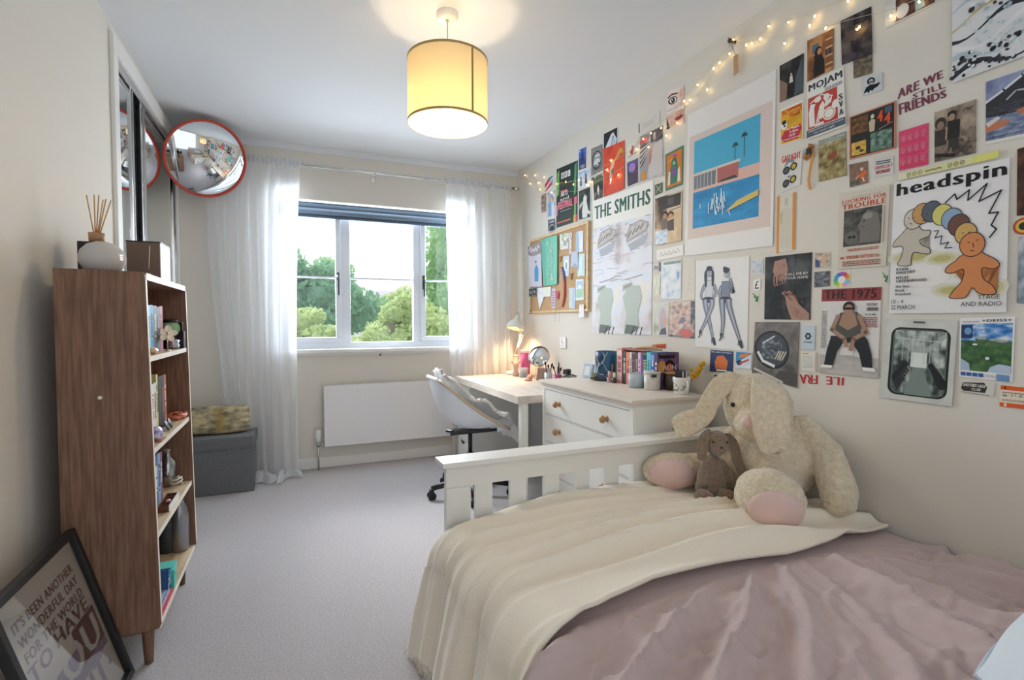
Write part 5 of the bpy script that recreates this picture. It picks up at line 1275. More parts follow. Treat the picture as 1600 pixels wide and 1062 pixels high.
    def build(s, name, parent=None, local=False):
        me = bpy.data.meshes.new(name); me.from_pydata([tuple(v) for v in s.V], [], s.F)
        at_ = me.color_attributes.new('Col', 'FLOAT_COLOR', 'CORNER')
        arr = np.zeros((len(me.loops), 4), dtype=np.float32); i = 0
        for p_, c in zip(me.polygons, s.C): arr[p_.loop_start:p_.loop_start+p_.loop_total] = c
        at_.data.foreach_set('color', arr.ravel()); me.materials.append(PRINT)
        return link_mesh(name, me, parent, world=(parent is not None and not local))

def wallpaper(name, label, quad, cat='poster', col='#f0ede6', paint=None, off=.0015, tilt=0, group=None, thick=.0012):
    """quad: corners TL, TR, BR, BL of the sheet, read off the photograph, put on the right wall's plane"""
    q = [P(x, y, 'x', XR-off) for x, y in quad]
    W = ((q[1]-q[0]).length+(q[2]-q[3]).length)/2; Hh = ((q[0]-q[3]).length+(q[1]-q[2]).length)/2
    def mp(u, v, d):
        p_ = (q[0]*(1-u)+q[1]*u)*v+(q[3]*(1-u)+q[2]*u)*(1-v); return Vector((XR-off-d-tilt*(1-v), p_.y, p_.z))
    p_ = Paper(mp, W, Hh, col, thick)
    if paint: paint(p_)
    return tag(p_.build(name), label, cat, group)
def ph(pal, freq=3, seed=0, fn=None, m_=.0, nx=20, ny=26, extra=None):
    def f(p):
        p.photo(m_, m_, 1-m_, 1-m_, pal, freq, seed, nx, ny, fn)
        if extra: extra(p)
    return f
W_ = wallpaper
G_ = lambda x0, x1, k=1: (lambda u, v: k if x0 < u < x1 else 0)

# --- column by the cork board
W_('photo_print', 'small print split into red and turquoise, topmost beside the black festival poster', [(851, 281), (864, 274), (863, 294), (852, 300)], 'photo', '#e8e4e0', lambda p: (p.poly([(0, 0), (1, .3), (1, 1), (.5, 1), (0, .6)], '#c4455a'), p.poly([(.4, 1), (1, 1), (1, .35)], '#3f93b5'), p.line([(0, .2), (1, .8)], .12, '#f0e0e4')))
W_('photo_print', 'narrow brown print nearest the window on the poster wall', [(845.6, 304), (854, 300), (854, 331), (845.6, 334)], 'photo', '#d8cfc6', ph(['#4d3d36', '#8f7b6c', '#cbb9a6'], 5, 3, None, .05, 8, 16))
W_('photo_print', 'print of people in blue under warm light beside the festival poster', [(855, 300), (868.6, 294), (868, 338), (855.5, 341.7)], 'photo', '#e8e4e0', ph(['#4a4d63', '#7c8fb4', '#c7d2e2', '#e3c7a0'], 4, 8, lambda u, v: .3-.5*abs(v-.4), .05, 12, 18, lambda p: (p.ell(.35, .35, .13, .3, '#7fa8d6'), p.ell(.7, .3, .13, .28, '#d8e2ee'), p.ell(.36, .7, .08, .06, '#caa188'), p.ell(.7, .66, .08, .06, '#c99b84'))))
W_('record_card', 'small dark card with a white arc below the print of people in blue', [(856, 343), (868, 340), (870, 359), (856, 362.5)], 'card', '#dfe0e6', lambda p: (p.rect(.06, .05, .94, .95, '#3d4350'), p.lines(.2, .68, .8, .88, 2, '#cfd4dc', 1), p.ring(.5, .2, .34, .30, .07, '#e6e8ee'), p.ell(.5, .18, .2, .18, '#23262e')))
def fest(p):
    p.rect(0, 0, 1, 1, '#23332e')
    p.poly([(0, .05), (.10, .05), (.13, .95), (0, .9)], '#23332e'); p.poly([(0, .52), (.12, .55), (.14, .97), (.03, .92)], '#6fb45a'); p.rect(0, .2, .06, .38, '#e07f9d')
    p.poly([(.84, .45), (.93, .47), (.97, .98), (.87, .95)], '#4fa06e'); p.rect(.86, .30, .98, .42, '#d96a84'); p.rect(.86, .12, .94, .3, '#6fb45a'); p.rect(.84, 0, .98, .12, '#e8b24e'); p.rect(.92, 0, .98, .12, '#e05a64')
    for i, c in enumerate('BBC'): x = .24+i*.16; p.rect(x, .80, x+.12, .90, '#f4f2ee'); p.text(c, x+.03, .815, x+.09, .885, '#23332e', 1)
    p.lines(.45, .70, .75, .715, 1, '#8fa098', 2); p.rect(.22, .57, .52, .60, '#d9435a'); p.text('ARTS', .22, .50, .56, .58, '#f2efe9', 1); p.text('and', .2, .43, .62, .48, '#f2efe9', 1)
    p.text('FESTIVAL', .10, .29, .80, .42, '#ef9aa8', 1); p.rect(.12, .33, .78, .352, '#e0506a'); p.lines(.2, .245, .74, .262, 1, '#b9c4be', 4); p.lines(.06, .06, .72, .10, 1, '#e57b4e', 5)
W_('festival_poster', 'black festival poster with three white squares and green and pink edge strips', [(870, 264.5), (902.6, 250.5), (902, 345.5), (869.5, 356)], 'poster', '#23332e', fest)
W_('postcard', 'tall deep blue night sky card above the festival poster level', [(903.6, 234), (917, 227.4), (916.4, 262.6), (904, 267.4)], 'card', '#e8eaf0', lambda p: (p.photo(.06, .03, .94, .97, ['#1d2740', '#2b4590', '#4a6fd0'], 3, 5, 10, 18, lambda u, v: (v-.6)*.9), p.ell(.2, .88, .07, .04, '#dfe6f4'), p.lines(.25, .08, .8, .24, 3, '#c5cad6', 3)))
W_('photo_print', 'print of two skiers under a pale blue sky', [(903.3, 268.6), (922, 262), (922, 290.5), (904, 293.5)], 'photo', '#e8edf2', lambda p: (p.photo(.04, .04, .96, .96, ['#c9d6e6', '#dfe8f0', '#9db9dd'], 2, 6, 12, 12, lambda u, v: (v-.5)*.6), p.poly([(.15, .1), (.32, .08), (.30, .5), (.18, .52)], '#4f5262'), p.ell(.24, .57, .06, .07, '#3d3f4a'), p.poly([(.58, .12), (.78, .10), (.74, .58), (.60, .6)], '#5a3a40'), p.ell(.67, .66, .06, .07, '#3a2f33')))
W_('photo_print', 'black and white print of a tall white bird shape on black', [(904, 298), (923, 290.5), (923, 339.5), (904, 344.7)], 'photo', '#eeeeea', lambda p: (p.photo(0.03, 0.02, .97, .98, ['#101311', '#1d2420', '#46504b'], 4, 9, 12, 20), p.poly([(.35, .05), (.72, .04), (.80, .30), (.68, .55), (.70, .72), (.55, .80), (.42, .72), (.40, .5), (.30, .3)], '#dfe3e0'), p.poly([(.1, .5), (.4, .62), (.4, .52), (.1, .35)], '#c4cac6'), p.poly([(.72, .3), (.98, .18), (.95, .1), (.76, .16)], '#e5e9e5'), p.ell(.6, .74, .03, .015, '#111111')))
W_('photo_print', 'grey print of a vintage car seen through an oval window', [(924, 232.4), (941.3, 225), (941, 266), (924, 275)], 'photo', '#8d8a88', lambda p: (p.photo(0, 0, 1, 1, ['#6f6c6a', '#9a9693'], 4, 3, 12, 18), p.ell(.52, .48, .42, .36, '#3c3b3e'), p.ell(.54, .50, .34, .28, '#9b9fa0'), p.poly([(.25, .3), (.8, .34), (.82, .45), (.62, .55), (.4, .53), (.22, .42)], '#d4d8da'), p.rect(.4, .62, .75, .68, '#e6e8e8'), p.ell(.4, .3, .07, .04, '#222224'), p.ell(.72, .34, .07, .04, '#222224')))
W_('ticket_stub', 'narrow grey ticket stub under the vintage car print', [(924, 277.5), (941.3, 270), (941.3, 275.5), (924, 283)], 'ticket', '#dcd8d2', lambda p: (p.rect(.03, .1, .3, .9, '#55504e'), p.rect(.42, .1, .97, .9, '#6f6a68')))
W_('photo_print', 'dark night print with a lit pale figure and a green top edge', [(926, 281), (943, 273.5), (943, 309), (928, 314.6)], 'photo', '#e6e2dc', lambda p: (p.photo(.05, .03, .97, .97, ['#1c1b1a', '#3f3a36', '#7d7166'], 3, 4, 12, 18, lambda u, v: -.3+.4*(v < .4)), p.rect(.05, .82, .97, .96, '#5f7a4f'), p.ell(.5, .45, .10, .14, '#e8dccb'), p.ell(.5, .62, .05, .04, '#ead9c8'), p.rect(.44, .22, .5, .34, '#d9c6b4'), p.rect(.52, .22, .58, .34, '#d9c6b4')))
W_('photo_print', 'black print with a white triangle just above the orange red poster', [(943, 209), (965.3, 197.6), (965, 226), (943, 236)], 'photo', '#eceae6', lambda p: (p.rect(.03, .03, .97, .97, '#26272b'), p.poly([(.1, .05), (.9, .05), (.95, .35), (.7, .82), (.55, .75)], '#dde2ea'), p.line([(.6, .1), (.66, .6)], .05, '#4f6ea5'), p.line([(.8, .1), (.72, .6)], .04, '#6a7fa0')))
def redp(p):
    p.rect(0, 0, 1, 1, '#d8462a'); p.photo(0, 0, 1, 1, ['#c63d24', '#dd4d2e', '#e5593a'], 3, 2, 14, 22, None, .05)
    p.poly([(.3, .32), (.42, .30), (.5, .52), (.56, .62), (.48, .70), (.36, .56)], '#d9bda0'); p.poly([(.5, .62), (.72, .70), (.86, .78), (.95, .74), (.93, .85), (.8, .88), (.62, .74)], '#c9a24f')
    p.poly([(.4, .40), (.52, .42), (.50, .52), (.40, .50)], '#5a5f6a'); p.line([(.38, .3), (.34, .22)], .07, '#e8dccb'); p.line([(.3, .72), (.44, .64)], .04, '#e8c98a'); p.ell(.78, .30, .12, .05, '#f08a3a'); p.line([(.1, .55), (.28, .48)], .04, '#f0d0a0')
W_('orange_poster', 'bright orange red poster with a leaping pale figure crossed by fairy lights', [(942, 233), (976, 219), (976, 295), (944.4, 307.4)], 'poster', '#d8462a', redp, tilt=.004)
W_('postcard', 'small cream card with a red dancing figure beside the orange poster', [(980.6, 227.6), (995.4, 219.4), (995.8, 240), (980.6, 248.4)], 'card', '#e6e0d2', lambda p: (p.poly([(.4, .15), (.6, .2), (.66, .5), (.8, .75), (.62, .68), (.5, .85), (.42, .55), (.22, .45)], '#c4543c'), p.line([(.1, .1), (.9, .14)], .05, '#54704f')))
W_('photo_print', 'violet toned print with a small glowing screen under the dancing figure card', [(979, 253.5), (998, 245), (998, 285.6), (980, 293.3)], 'photo', '#ded9e2', lambda p: (p.photo(.05, .03, .96, .97, ['#3d3350', '#55456e', '#6c5a8c'], 2, 7, 12, 18), p.rect(.06, .04, .96, .46, '#4a3a4f'), p.ell(.45, .7, .28, .18, '#9a7fd0'), p.ell(.55, .64, .12, .06, '#e07a4f'), p.ell(.4, .60, .1, .05, '#5f8fd0')))
W_('tracing_paper', 'translucent paper with faint pencil letters above the escalator photo', [(997, 191), (1031, 173), (1031, 196), (997, 212)], 'drawing', '#dcd9d1', lambda p: (p.line([(.2, 0), (.2, 1)], .01, '#b9b5ac'), p.line([(.78, 0), (.78, 1)], .01, '#b9b5ac'), p.rect(.03, .15, .10, .85, '#8f8b86'), p.lines(.25, .3, .75, .75, 1, '#cfcbc2', 2, .9)))
def esc(p):
    p.photo(.03, .02, .98, .98, ['#6c6669', '#a9a3a2', '#d3cdc9'], 3, 11, 20, 26)
    for i in range(9): p.poly([(.04, .28+i*.055), (.55, .68+i*.012), (.55, .69+i*.012), (.04, .305+i*.055)], '#4f4a50' if i % 2 == 0 else '#e6e2de')
    p.poly([(.4, .06), (.62, .70), (.96, .72), (.96, .08)], '#cfc8c3'); p.poly([(.04, .05), (.3, .05), (.58, .68), (.52, .70), (.04, .2)], '#a59e9d'); p.ell(.2, .86, .18, .07, '#c95f68'); p.rect(.5, .74, .98, .97, '#56525a'); p.rect(.6, .78, .7, .92, '#a7a3a6'); p.poly([(.1, .03), (.3, .03), (.32, .16), (.2, .22), (.1, .14)], '#d9912f'); p.line([(.45, .35), (.52, .62)], .03, '#d8523a')
W_('photo_print', 'tall photo of a row of escalators beside the green and orange card', [(999, 213), (1036.7, 193.6), (1037, 275), (999, 285)], 'photo', '#cfcac5', esc)
def eye(p):
    p.rect(.0, 0, 1, 1, '#ece3dc'); p.photo(.0, .5, 1, .98, ['#dba796', '#ead0c4', '#f0e2da'], 2, 3, 14, 12, lambda u, v: .25-.5*(u > .8)); p.photo(0, .02, 1, .40, ['#d6957f', '#e6bca9', '#f0d6c8'], 2, 5, 14, 10)
    p.ell(.36, .72, .27, .10, '#3b302e'); p.ell(.38, .72, .20, .075, '#f0eeea'); p.ell(.38, .72, .11, .07, '#2d2b30'); p.ell(.35, .735, .03, .016, '#ffffff'); p.line([(.08, .82), (.3, .88), (.62, .87)], .06, '#4a322a'); p.line([(.05, .48), (.7, .52)], .02, '#8f8480')
    p.poly([(.45, .20), (.62, .25), (.72, .24), (.82, .27), (.98, .22), (.8, .14), (.6, .15)], '#a8433c'); p.line([(.45, .2), (.98, .21)], .02, '#5a2420'); p.poly([(0, .02), (.2, .02), (0, .35)], '#2e3138')
W_('photo_print', 'tall close-up print of an eye over a mouth up by the fairy lights', [(1042, 143), (1069, 134.5), (1069, 192), (1042, 204)], 'photo', '#ece3dc', eye)
def orc(p):
    p.rect(0, 0, 1, 1, '#4f7a58'); p.rect(.08, .06, .92, .94, '#d97a2a'); p.poly([(.3, .12), (.68, .12), (.74, .5), (.62, .78), (.5, .84), (.38, .76), (.28, .5)], '#3f7a62'); p.poly([(.14, .12), (.26, .12), (.3, .45), (.2, .5)], '#e6dfd4'); p.poly([(.7, .12), (.86, .12), (.82, .5), (.72, .45)], '#e6dfd4'); p.ell(.5, .42, .10, .12, '#8a4fa5'); p.line([(.4, .9), (.62, .84), (.5, .8)], .05, '#a65fb8'); p.line([(.15, .74), (.42, .8)], .03, '#f0c05a'); p.ell(.5, .66, .07, .05, '#9cc08a')
W_('art_card', 'orange card with a green bordered bottle shape left of the pool poster', [(1040, 241.5), (1068, 227), (1067, 288), (1040, 298.5)], 'card', '#4f7a58', orc)
W_('art_card', 'tiny dark green card with a yellow star cross', [(1023.5, 289), (1035, 285), (1035, 300.5), (1023.5, 305.6)], 'card', '#4c5a50', lambda p: (p.line([(.15, .2), (.85, .8)], .07, '#c9cf8a'), p.line([(.2, .85), (.8, .15)], .07, '#c9cf8a'), p.line([(.1, .5), (.9, .5)], .05, '#8fa080')))
def kids(p):
    p.photo(0, 0, 1, 1, ['#43372f', '#8a7058', '#cdb08a', '#e2cba6'], 2, 14, 20, 26, lambda u, v: .25*(u > .45)-.2*(v > .8)+.25*(v < .35)); p.rect(.32, .72, .95, .97, '#3f3a36'); p.rect(.48, .78, .7, .92, '#5d554e'); p.ell(.38, .60, .12, .075, '#2c211d'); p.ell(.38, .575, .08, .055, '#c48a68'); p.ell(.6, .57, .12, .075, '#2c211d'); p.ell(.6, .545, .085, .055, '#d09a70')
    p.poly([(.25, .28), (.3, .5), (.48, .52), (.52, .28)], '#7a6a5e'); p.poly([(.48, .26), (.5, .46), (.72, .48), (.74, .24)], '#5c4e46'); p.photo(.02, .02, .5, .30, ['#9fb6cc', '#d5e2ee', '#f2f6fa'], 3, 4, 10, 8); p.rect(.75, .3, .98, .6, '#d8bf98'); p.line([(.55, .66), (.98, .68)], .02, '#6a5038')
W_('photo_print', 'glossy photo of two dark-haired children in a warm room', [(1024, 310.7), (1066.5, 296.7), (1065, 375.6), (1024, 384.5)], 'photo', '#bfa58a', kids, tilt=.003)

# --- big washed-out band poster
def smith(p):
    p.rect(0, .79, 1, 1, '#f3f1ea'); 
    p.photo(0, 0, 1, .79, ['#b9aeb0', '#d9d2d4', '#e6e3e8', '#dfe6f2', '#efe7df'], 3.2, 21, 44, 70, lambda u, v: .25 if .3 < v < .62 else .05, .08)
    p.text('THE SMITHS', .03, .855, .965, .955, '#2f5f4d', 1)
    rr_ = random.Random(5)
    for cx in (.27, .78):
        p.poly([(cx-.17, .63), (cx+.14, .68), (cx+.17, .74), (cx+.05, .77), (cx-.12, .75), (cx-.18, .68)], '#b0aaab'); p.poly([(cx-.15, .655), (cx+.12, .70), (cx+.15, .735), (cx+.04, .76), (cx-.10, .74)], '#cdc6c2')
        for i in range(4): p.line([(cx-.14+i*.06, .67+.012*i), (cx-.09+i*.06, .71+.01*i)], .012, '#5a5654')
        p.poly([(cx-.15, .62), (cx+.16, .67), (cx+.1, .60), (cx-.1, .57)], '#b3b8c2')
    for cx in (.26, .72):
        p.poly([(cx-.14, .02), (cx+.12, .02), (cx+.08, .14), (cx+.14, .25), (cx+.10, .33), (cx-.06, .34), (cx-.16, .26), (cx-.10, .14)], '#b9c5bb'); p.poly([(cx-.13, .005), (cx+.11, .005), (cx+.08, .06), (cx-.1, .07)], '#6a706b'); p.poly([(cx+.0, .005), (cx+.22, .005), (cx+.12, .05)], '#e8e4e4')
        for i in range(3): p.line([(cx-.02+i*.07, .0), (cx+.03+i*.06, .05)], .014, '#2e302f')
        p.poly([(cx-.16, .30), (cx+.0, .33), (cx-.02, .36), (cx-.16, .345)], '#b3b8b0'); p.line([(cx-.14, .325), (cx-.03, .345)], .010, '#77756f')
        p.line([(cx-.12, .38), (cx+.14, .40)], .010, '#a9a5ab')
    for i in range(26):
        x, y = rr_.uniform(0, .9), rr_.uniform(.34, .62); p.line([(x, y), (x+rr_.uniform(.04, .12), y+rr_.uniform(-.006, .012)), (x+rr_.uniform(.12, .2), y+rr_.uniform(-.01, .01))], .005, '#bdb2b2')
    for i in range(30):
        x, y = rr_.uniform(0, .95), rr_.uniform(.66, .79); p.line([(x, y), (x+rr_.uniform(.01, .05), y+rr_.uniform(-.01, .01))], .006, '#8c807c')
W_('band_poster', 'tall crumpled washed-out poster with dark green capitals across its top', [(927, 314), (1021, 281.5), (1017.7, 523.4), (925.6, 520.6)], 'poster', '#ece7e4', smith)

# --- below the two children
W_('handwritten_note', 'wide tilted white note with pencil scribble under the photo of two children', [(1026, 391), (1067.7, 382), (1068, 398.5), (1026.5, 407)], 'note', '#f0ede6', lambda p: (p.line([(.1, .45), (.2, .7), (.25, .3), (.35, .65), (.4, .35), (.5, .7), (.55, .3), (.65, .7), (.72, .35), (.8, .75), (.9, .4)], .012, '#a5a09a'), p.line([(.12, .35), (.3, .4), (.5, .33), (.7, .42), (.9, .38)], .01, '#b5b0aa')))
W_('photo_print', 'tiny black and white square print beside the edge of the tall washed-out poster', [(1020.8, 410), (1033, 409), (1033, 423.7), (1020.8, 424.8)], 'photo', '#d9d5cf', lambda p: (p.rect(.72, .02, .98, .98, '#6a6560'), p.line([(.1, .2), (.25, .6), (.4, .25), (.55, .6), (.65, .2)], .08, '#4a4a4c')))
W_('photo_print', 'very pale blue white print in the small cluster beside the tall poster', [(1034, 408.5), (1065, 404), (1064, 466.5), (1032.5, 467.4)], 'photo', '#dfe7ee', ph(['#8fa3b8', '#c9d7e4', '#e3ebf1', '#eef1f2'], 4, 17, lambda u, v: .22, .03, 20, 26, lambda p: (p.photo(.1, .9, .97, .97, ['#6f8577', '#a9b9a8'], 4, 2, 12, 3), p.ell(.85, .6, .06, .1, '#8fb0dc'))))
W_('photo_print', 'narrow pale green print tucked by the edge of the tall washed-out poster', [(1021, 432), (1031.6, 431), (1031, 461), (1021, 461)], 'photo', '#e6e8dc', ph(['#c9d2b2', '#dfe4cf', '#eef0e6'], 3, 9, None, .06, 8, 14))
W_('tracing_paper', 'faint beige rubbing with a leaf-like pattern above the pink and grey photo', [(1069, 408), (1086, 407), (1086, 467), (1068.5, 470)], 'drawing', '#dfd9cc', lambda p: [p.line([(.2+.1*i, .1+.15*i), (.5, .3+.12*i), (.8-.05*i, .2+.17*i)], .03, '#c9c1b1') for i in range(5)])
W_('photo_print', 'pale photo of a person with long fair hair at the foot of the cluster', [(1020.8, 473), (1046, 472), (1044, 524), (1020.8, 524.5)], 'photo', '#dfe2dc', ph(['#a9b59a', '#d2d8c4', '#e9e6da'], 2, 6, None, .03, 16, 20, lambda p: (p.ell(.6, .55, .30, .40, '#d8d3da'), p.ell(.62, .5, .22, .34, '#c9bcc0'), p.ell(.82, .42, .13, .13, '#e0b49c'), p.poly([(.4, .03), (.9, .03), (.85, .25), (.55, .2)], '#5f6672'))))
W_('photo_print', 'busy pink and grey photo at the foot of the cluster beside the two women drawing', [(1047, 472), (1086, 470), (1085.5, 529), (1045, 525.4)], 'photo', '#d5cfd0', ph(['#5f6a7a', '#a79a9a', '#d8b7a6', '#e6d3c9'], 6, 12, lambda u, v: .15-.5*((u > .85)+(v < .06)), .0, 24, 28, lambda p: (p.ell(.68, .13, .26, .12, '#d67a70'), p.ell(.55, .78, .09, .07, '#e2b79f'), p.ell(.55, .50, .10, .08, '#8f8aa0'))))

# --- pool poster: generic stand-in with the same blocks of colour
def pool_p(p):
    p.rect(0, 0, 1, 1, '#eae7e4'); p.rect(.035, .115, .975, .835, '#ddcdc4')
    p.rect(.10, .50, .86, .79, '#4fb0d4'); p.rect(.10, .185, .86, .435, '#2b86bd'); p.photo(.10, .185, .86, .435, ['#2a7fb4', '#2f8fc6', '#3b9fd4'], 3, 3, 20, 12, None, .05)
    p.rect(.10, .435, .86, .505, '#e2b9ac')
    p.rect(.10, .455, .38, .555, '#7a8088'); [p.rect(.10+.045*i, .455, .108+.045*i, .55, '#c9c4bc') for i in range(6)]; p.rect(.10, .548, .66, .566, '#d8cdbf'); p.rect(.40, .460, .64, .55, '#b86a63'); p.rect(.385, .455, .40, .56, '#d8cdbf'); p.poly([(.40, .455), (.64, .455), (.60, .475), (.45, .468)], '#3a4a44')
    for (x, h_) in ((.60, .60), (.70, .64)):
        p.line([(x, .57), (x, h_+.06)], .006, '#3f4f4a')
        for a in range(7): an = a*PI/6; p.line([(x, h_+.06), (x+.03*math.cos(an), h_+.06+.018*math.sin(an)-.008*abs(math.cos(an)))], .008, '#2f4438')
    rr_ = random.Random(2)
    for i in range(26):
        x = .42+rr_.gauss(0, .06); y = .22+rr_.uniform(0, .14); p.line([(x, y), (x+rr_.gauss(0, .02), y+rr_.uniform(.02, .07))], .010, '#dcecf2')
    p.poly([(.50, .25), (.86, .31), (.86, .345), (.64, .31)], '#d8c06a')
W_('pool_poster', 'large white-bordered poster of a turquoise pool and flat-roofed pink house', [(1075, 180), (1213, 108.6), (1208, 384), (1070.5, 400)], 'poster', '#eae7e4', pool_p, tilt=.002)

# --- two seated women
def women(p):
    dk, md, lt_, hi = '#454a5a', '#868da0', '#b4b9c6', '#d6d9e0'
    def limb(pts, ws, c1=md, c2=lt_): p.stroke(pts, [w+.012 for w in ws], dk); p.stroke(pts, ws, c1); p.stroke([(x+.006, y) for x, y in pts], [w*.45 for w in ws], c2)
    def shoe(x, y, d): p.poly([(x-.03, y+.01), (x+.03, y+.01), (x+.035*d+.02, y-.07), (x+.035*d-.015, y-.08), (x-.02, y-.04)], dk); p.line([(x-.03*d, y+.005), (x-.035*d, y-.05)], .010, dk)
    # first woman, long straight hair
    limb([(.20, .72), (.14, .64), (.13, .57), (.22, .54)], [.05, .045, .035, .03]); limb([(.37, .72), (.42, .64), (.38, .58), (.30, .56)], [.05, .045, .035, .03])
    p.stroke([(.285, .77), (.285, .68), (.28, .60), (.27, .54)], [.15, .18, .15, .20], dk); p.stroke([(.285, .765), (.285, .68), (.28, .60), (.27, .54)], [.13, .165, .135, .185], hi); p.ell(.27, .545, .12, .035, dk)
    limb([(.20, .55), (.22, .46), (.30, .28), (.365, .12)], [.10, .085, .06, .035]); limb([(.34, .55), (.33, .47), (.22, .30), (.12, .19)], [.10, .085, .055, .035])
    shoe(.375, .11, 1); shoe(.11, .185, -1)
    p.stroke([(.29, .90), (.225, .85), (.215, .76), (.22, .69)], [.05, .07, .05, .03], dk); p.stroke([(.30, .90), (.345, .85), (.355, .77), (.35, .70)], [.05, .06, .045, .03], dk); p.ell(.288, .845, .048, .045, lt_); p.ell(.288, .90, .06, .03, dk)
    p.line([(.265, .855), (.28, .855)], .008, dk); p.line([(.298, .855), (.313, .855)], .008, dk); p.line([(.28, .822), (.298, .822)], .008, dk)
    # second woman, hair up, chin on her hand
    limb([(.53, .70), (.49, .62), (.52, .55), (.60, .53)], [.05, .045, .035, .03])
    p.stroke([(.61, .75), (.61, .67), (.60, .60), (.60, .54)], [.15, .18, .15, .20], dk); p.stroke([(.61, .745), (.61, .67), (.60, .60), (.60, .54)], [.13, .165, .135, .18], md); p.ell(.60, .545, .12, .035, dk)
    limb([(.70, .70), (.745, .62), (.72, .68), (.68, .78)], [.05, .045, .035, .03])
    limb([(.53, .55), (.54, .47), (.56, .30), (.54, .17)], [.10, .085, .055, .035]); limb([(.66, .55), (.67, .47), (.77, .28), (.87, .11)], [.10, .085, .06, .035])
    shoe(.535, .165, -1); shoe(.88, .10, 1)
    p.ell(.62, .825, .05, .047, lt_); p.ell(.612, .868, .055, .032, dk); p.ell(.58, .89, .025, .02, dk); p.line([(.605, .835), (.62, .835)], .008, dk); p.line([(.635, .833), (.65, .833)], .008, dk); p.line([(.625, .80), (.642, .80)], .008, dk)
W_('drawing', 'pencil style poster of two women seated side by side in heels', [(1087, 407.6), (1171, 400), (1167.7, 548.3), (1086.5, 541.5)], 'poster', '#ebeae8', women)

# --- top row: photographs
W_('photo_print', 'dark photo of a narrow corridor with a small pale figure in its middle', [(1218.5, 103), (1256, 83), (1255, 145), (1218.5, 160)], 'photo', '#35302e', ph(['#171719', '#2f2f30', '#54504c'], 2, 5, lambda u, v: -.1+.3*(u > .85), .0, 18, 22, lambda p: (p.poly([(0, 0), (.3, 0), (.34, .42), (0, .62)], '#8d7163'), p.poly([(.62, 0), (1, .1), (.95, .95), (.7, .5)], '#4b5a60'), p.poly([(.32, .1), (.66, .1), (.6, .68), (.36, .66)], '#26201e'), p.poly([(.42, .4), (.58, .4), (.55, .58), (.45, .58)], '#d9d2c8'), p.ell(.5, .62, .04, .03, '#cdb8a8'))))
W_('photo_print', 'photo of a long-haired person in black standing by warm lit bookshelves', [(1261.5, 64), (1303, 44), (1303, 108), (1261.5, 128)], 'photo', '#a1734d', ph(['#6a4329', '#a06a42', '#c99662'], 2, 9, None, .0, 18, 22, lambda p: (p.rect(.68, .1, .98, .95, '#8a5a38'), [p.rect(.7, .18+.2*i, .96, .22+.2*i, '#d7ab7a') for i in range(4)], [p.rect(.72+.05*i, .42, .755+.05*i, .56, c) for i, c in enumerate(('#33343c', '#4f6a7a', '#7a3a3a', '#2f3b33'))], p.rect(.12, .55, .6, .9, '#c08a58'), p.rect(.2, .6, .45, .82, '#55707f'), p.poly([(.25, .02), (.68, .02), (.66, .35), (.55, .52), (.36, .5), (.28, .3)], '#201e20'), p.ell(.44, .6, .14, .13, '#2b1c18'), p.ell(.48, .60, .08, .08, '#c98a70'), p.poly([(.24, .15), (.36, .15), (.40, .6), (.3, .55)], '#2e1e1a'))))
W_('photo_print', 'dim photo of a shadowed rocky room pinned under the fairy lights', [(1313.5, 33), (1361.5, 10), (1364, 84), (1316.5, 102)], 'photo', '#3a3436', ph(['#1c1b20', '#3a3338', '#5c5050', '#6e6258'], 3, 19, lambda u, v: -.1, .0, 22, 28, lambda p: (p.poly([(.1, .5), (.5, .42), (.9, .6), (.9, .75), (.3, .68)], '#5d4f48'), p.poly([(.1, .12), (.3, .2), (.5, .14), (.4, .05), (.1, .05)], '#4c4250'), p.ell(.55, .7, .10, .06, '#8a6a4a'))), tilt=.003)
W_('photo_print', 'small olive brown print tucked under the corner of the dim rocky photo', [(1333.5, 94), (1363, 84), (1363, 114), (1334, 123)], 'photo', '#6f6353', ph(['#4a3f36', '#6f6353', '#8f8266'], 5, 13, None, .0, 14, 14))
def bust(p):
    p.photo(.02, .02, .98, .98, ['#c2c7cf', '#d3d6da'], 2, 3, 8, 8); p.ell(.45, .68, .2, .2, '#17181b'); p.ell(.46, .64, .12, .15, '#b9bcc0'); p.rect(.34, .6, .58, .66, '#17181b'); p.poly([(.05, .1), (.2, .4), (.4, .48), (.62, .46), (.92, .5), (.8, .3), (.6, .22), (.5, .12), (.42, .2), (.32, .05), (.25, .15)], '#15161a')
W_('sticker', 'stencilled black portrait sticker on a grey blue square by itself on the wall', [(1347, 121), (1379, 113), (1379, 141), (1348, 150)], 'sticker', '#c9ccd2', bust)
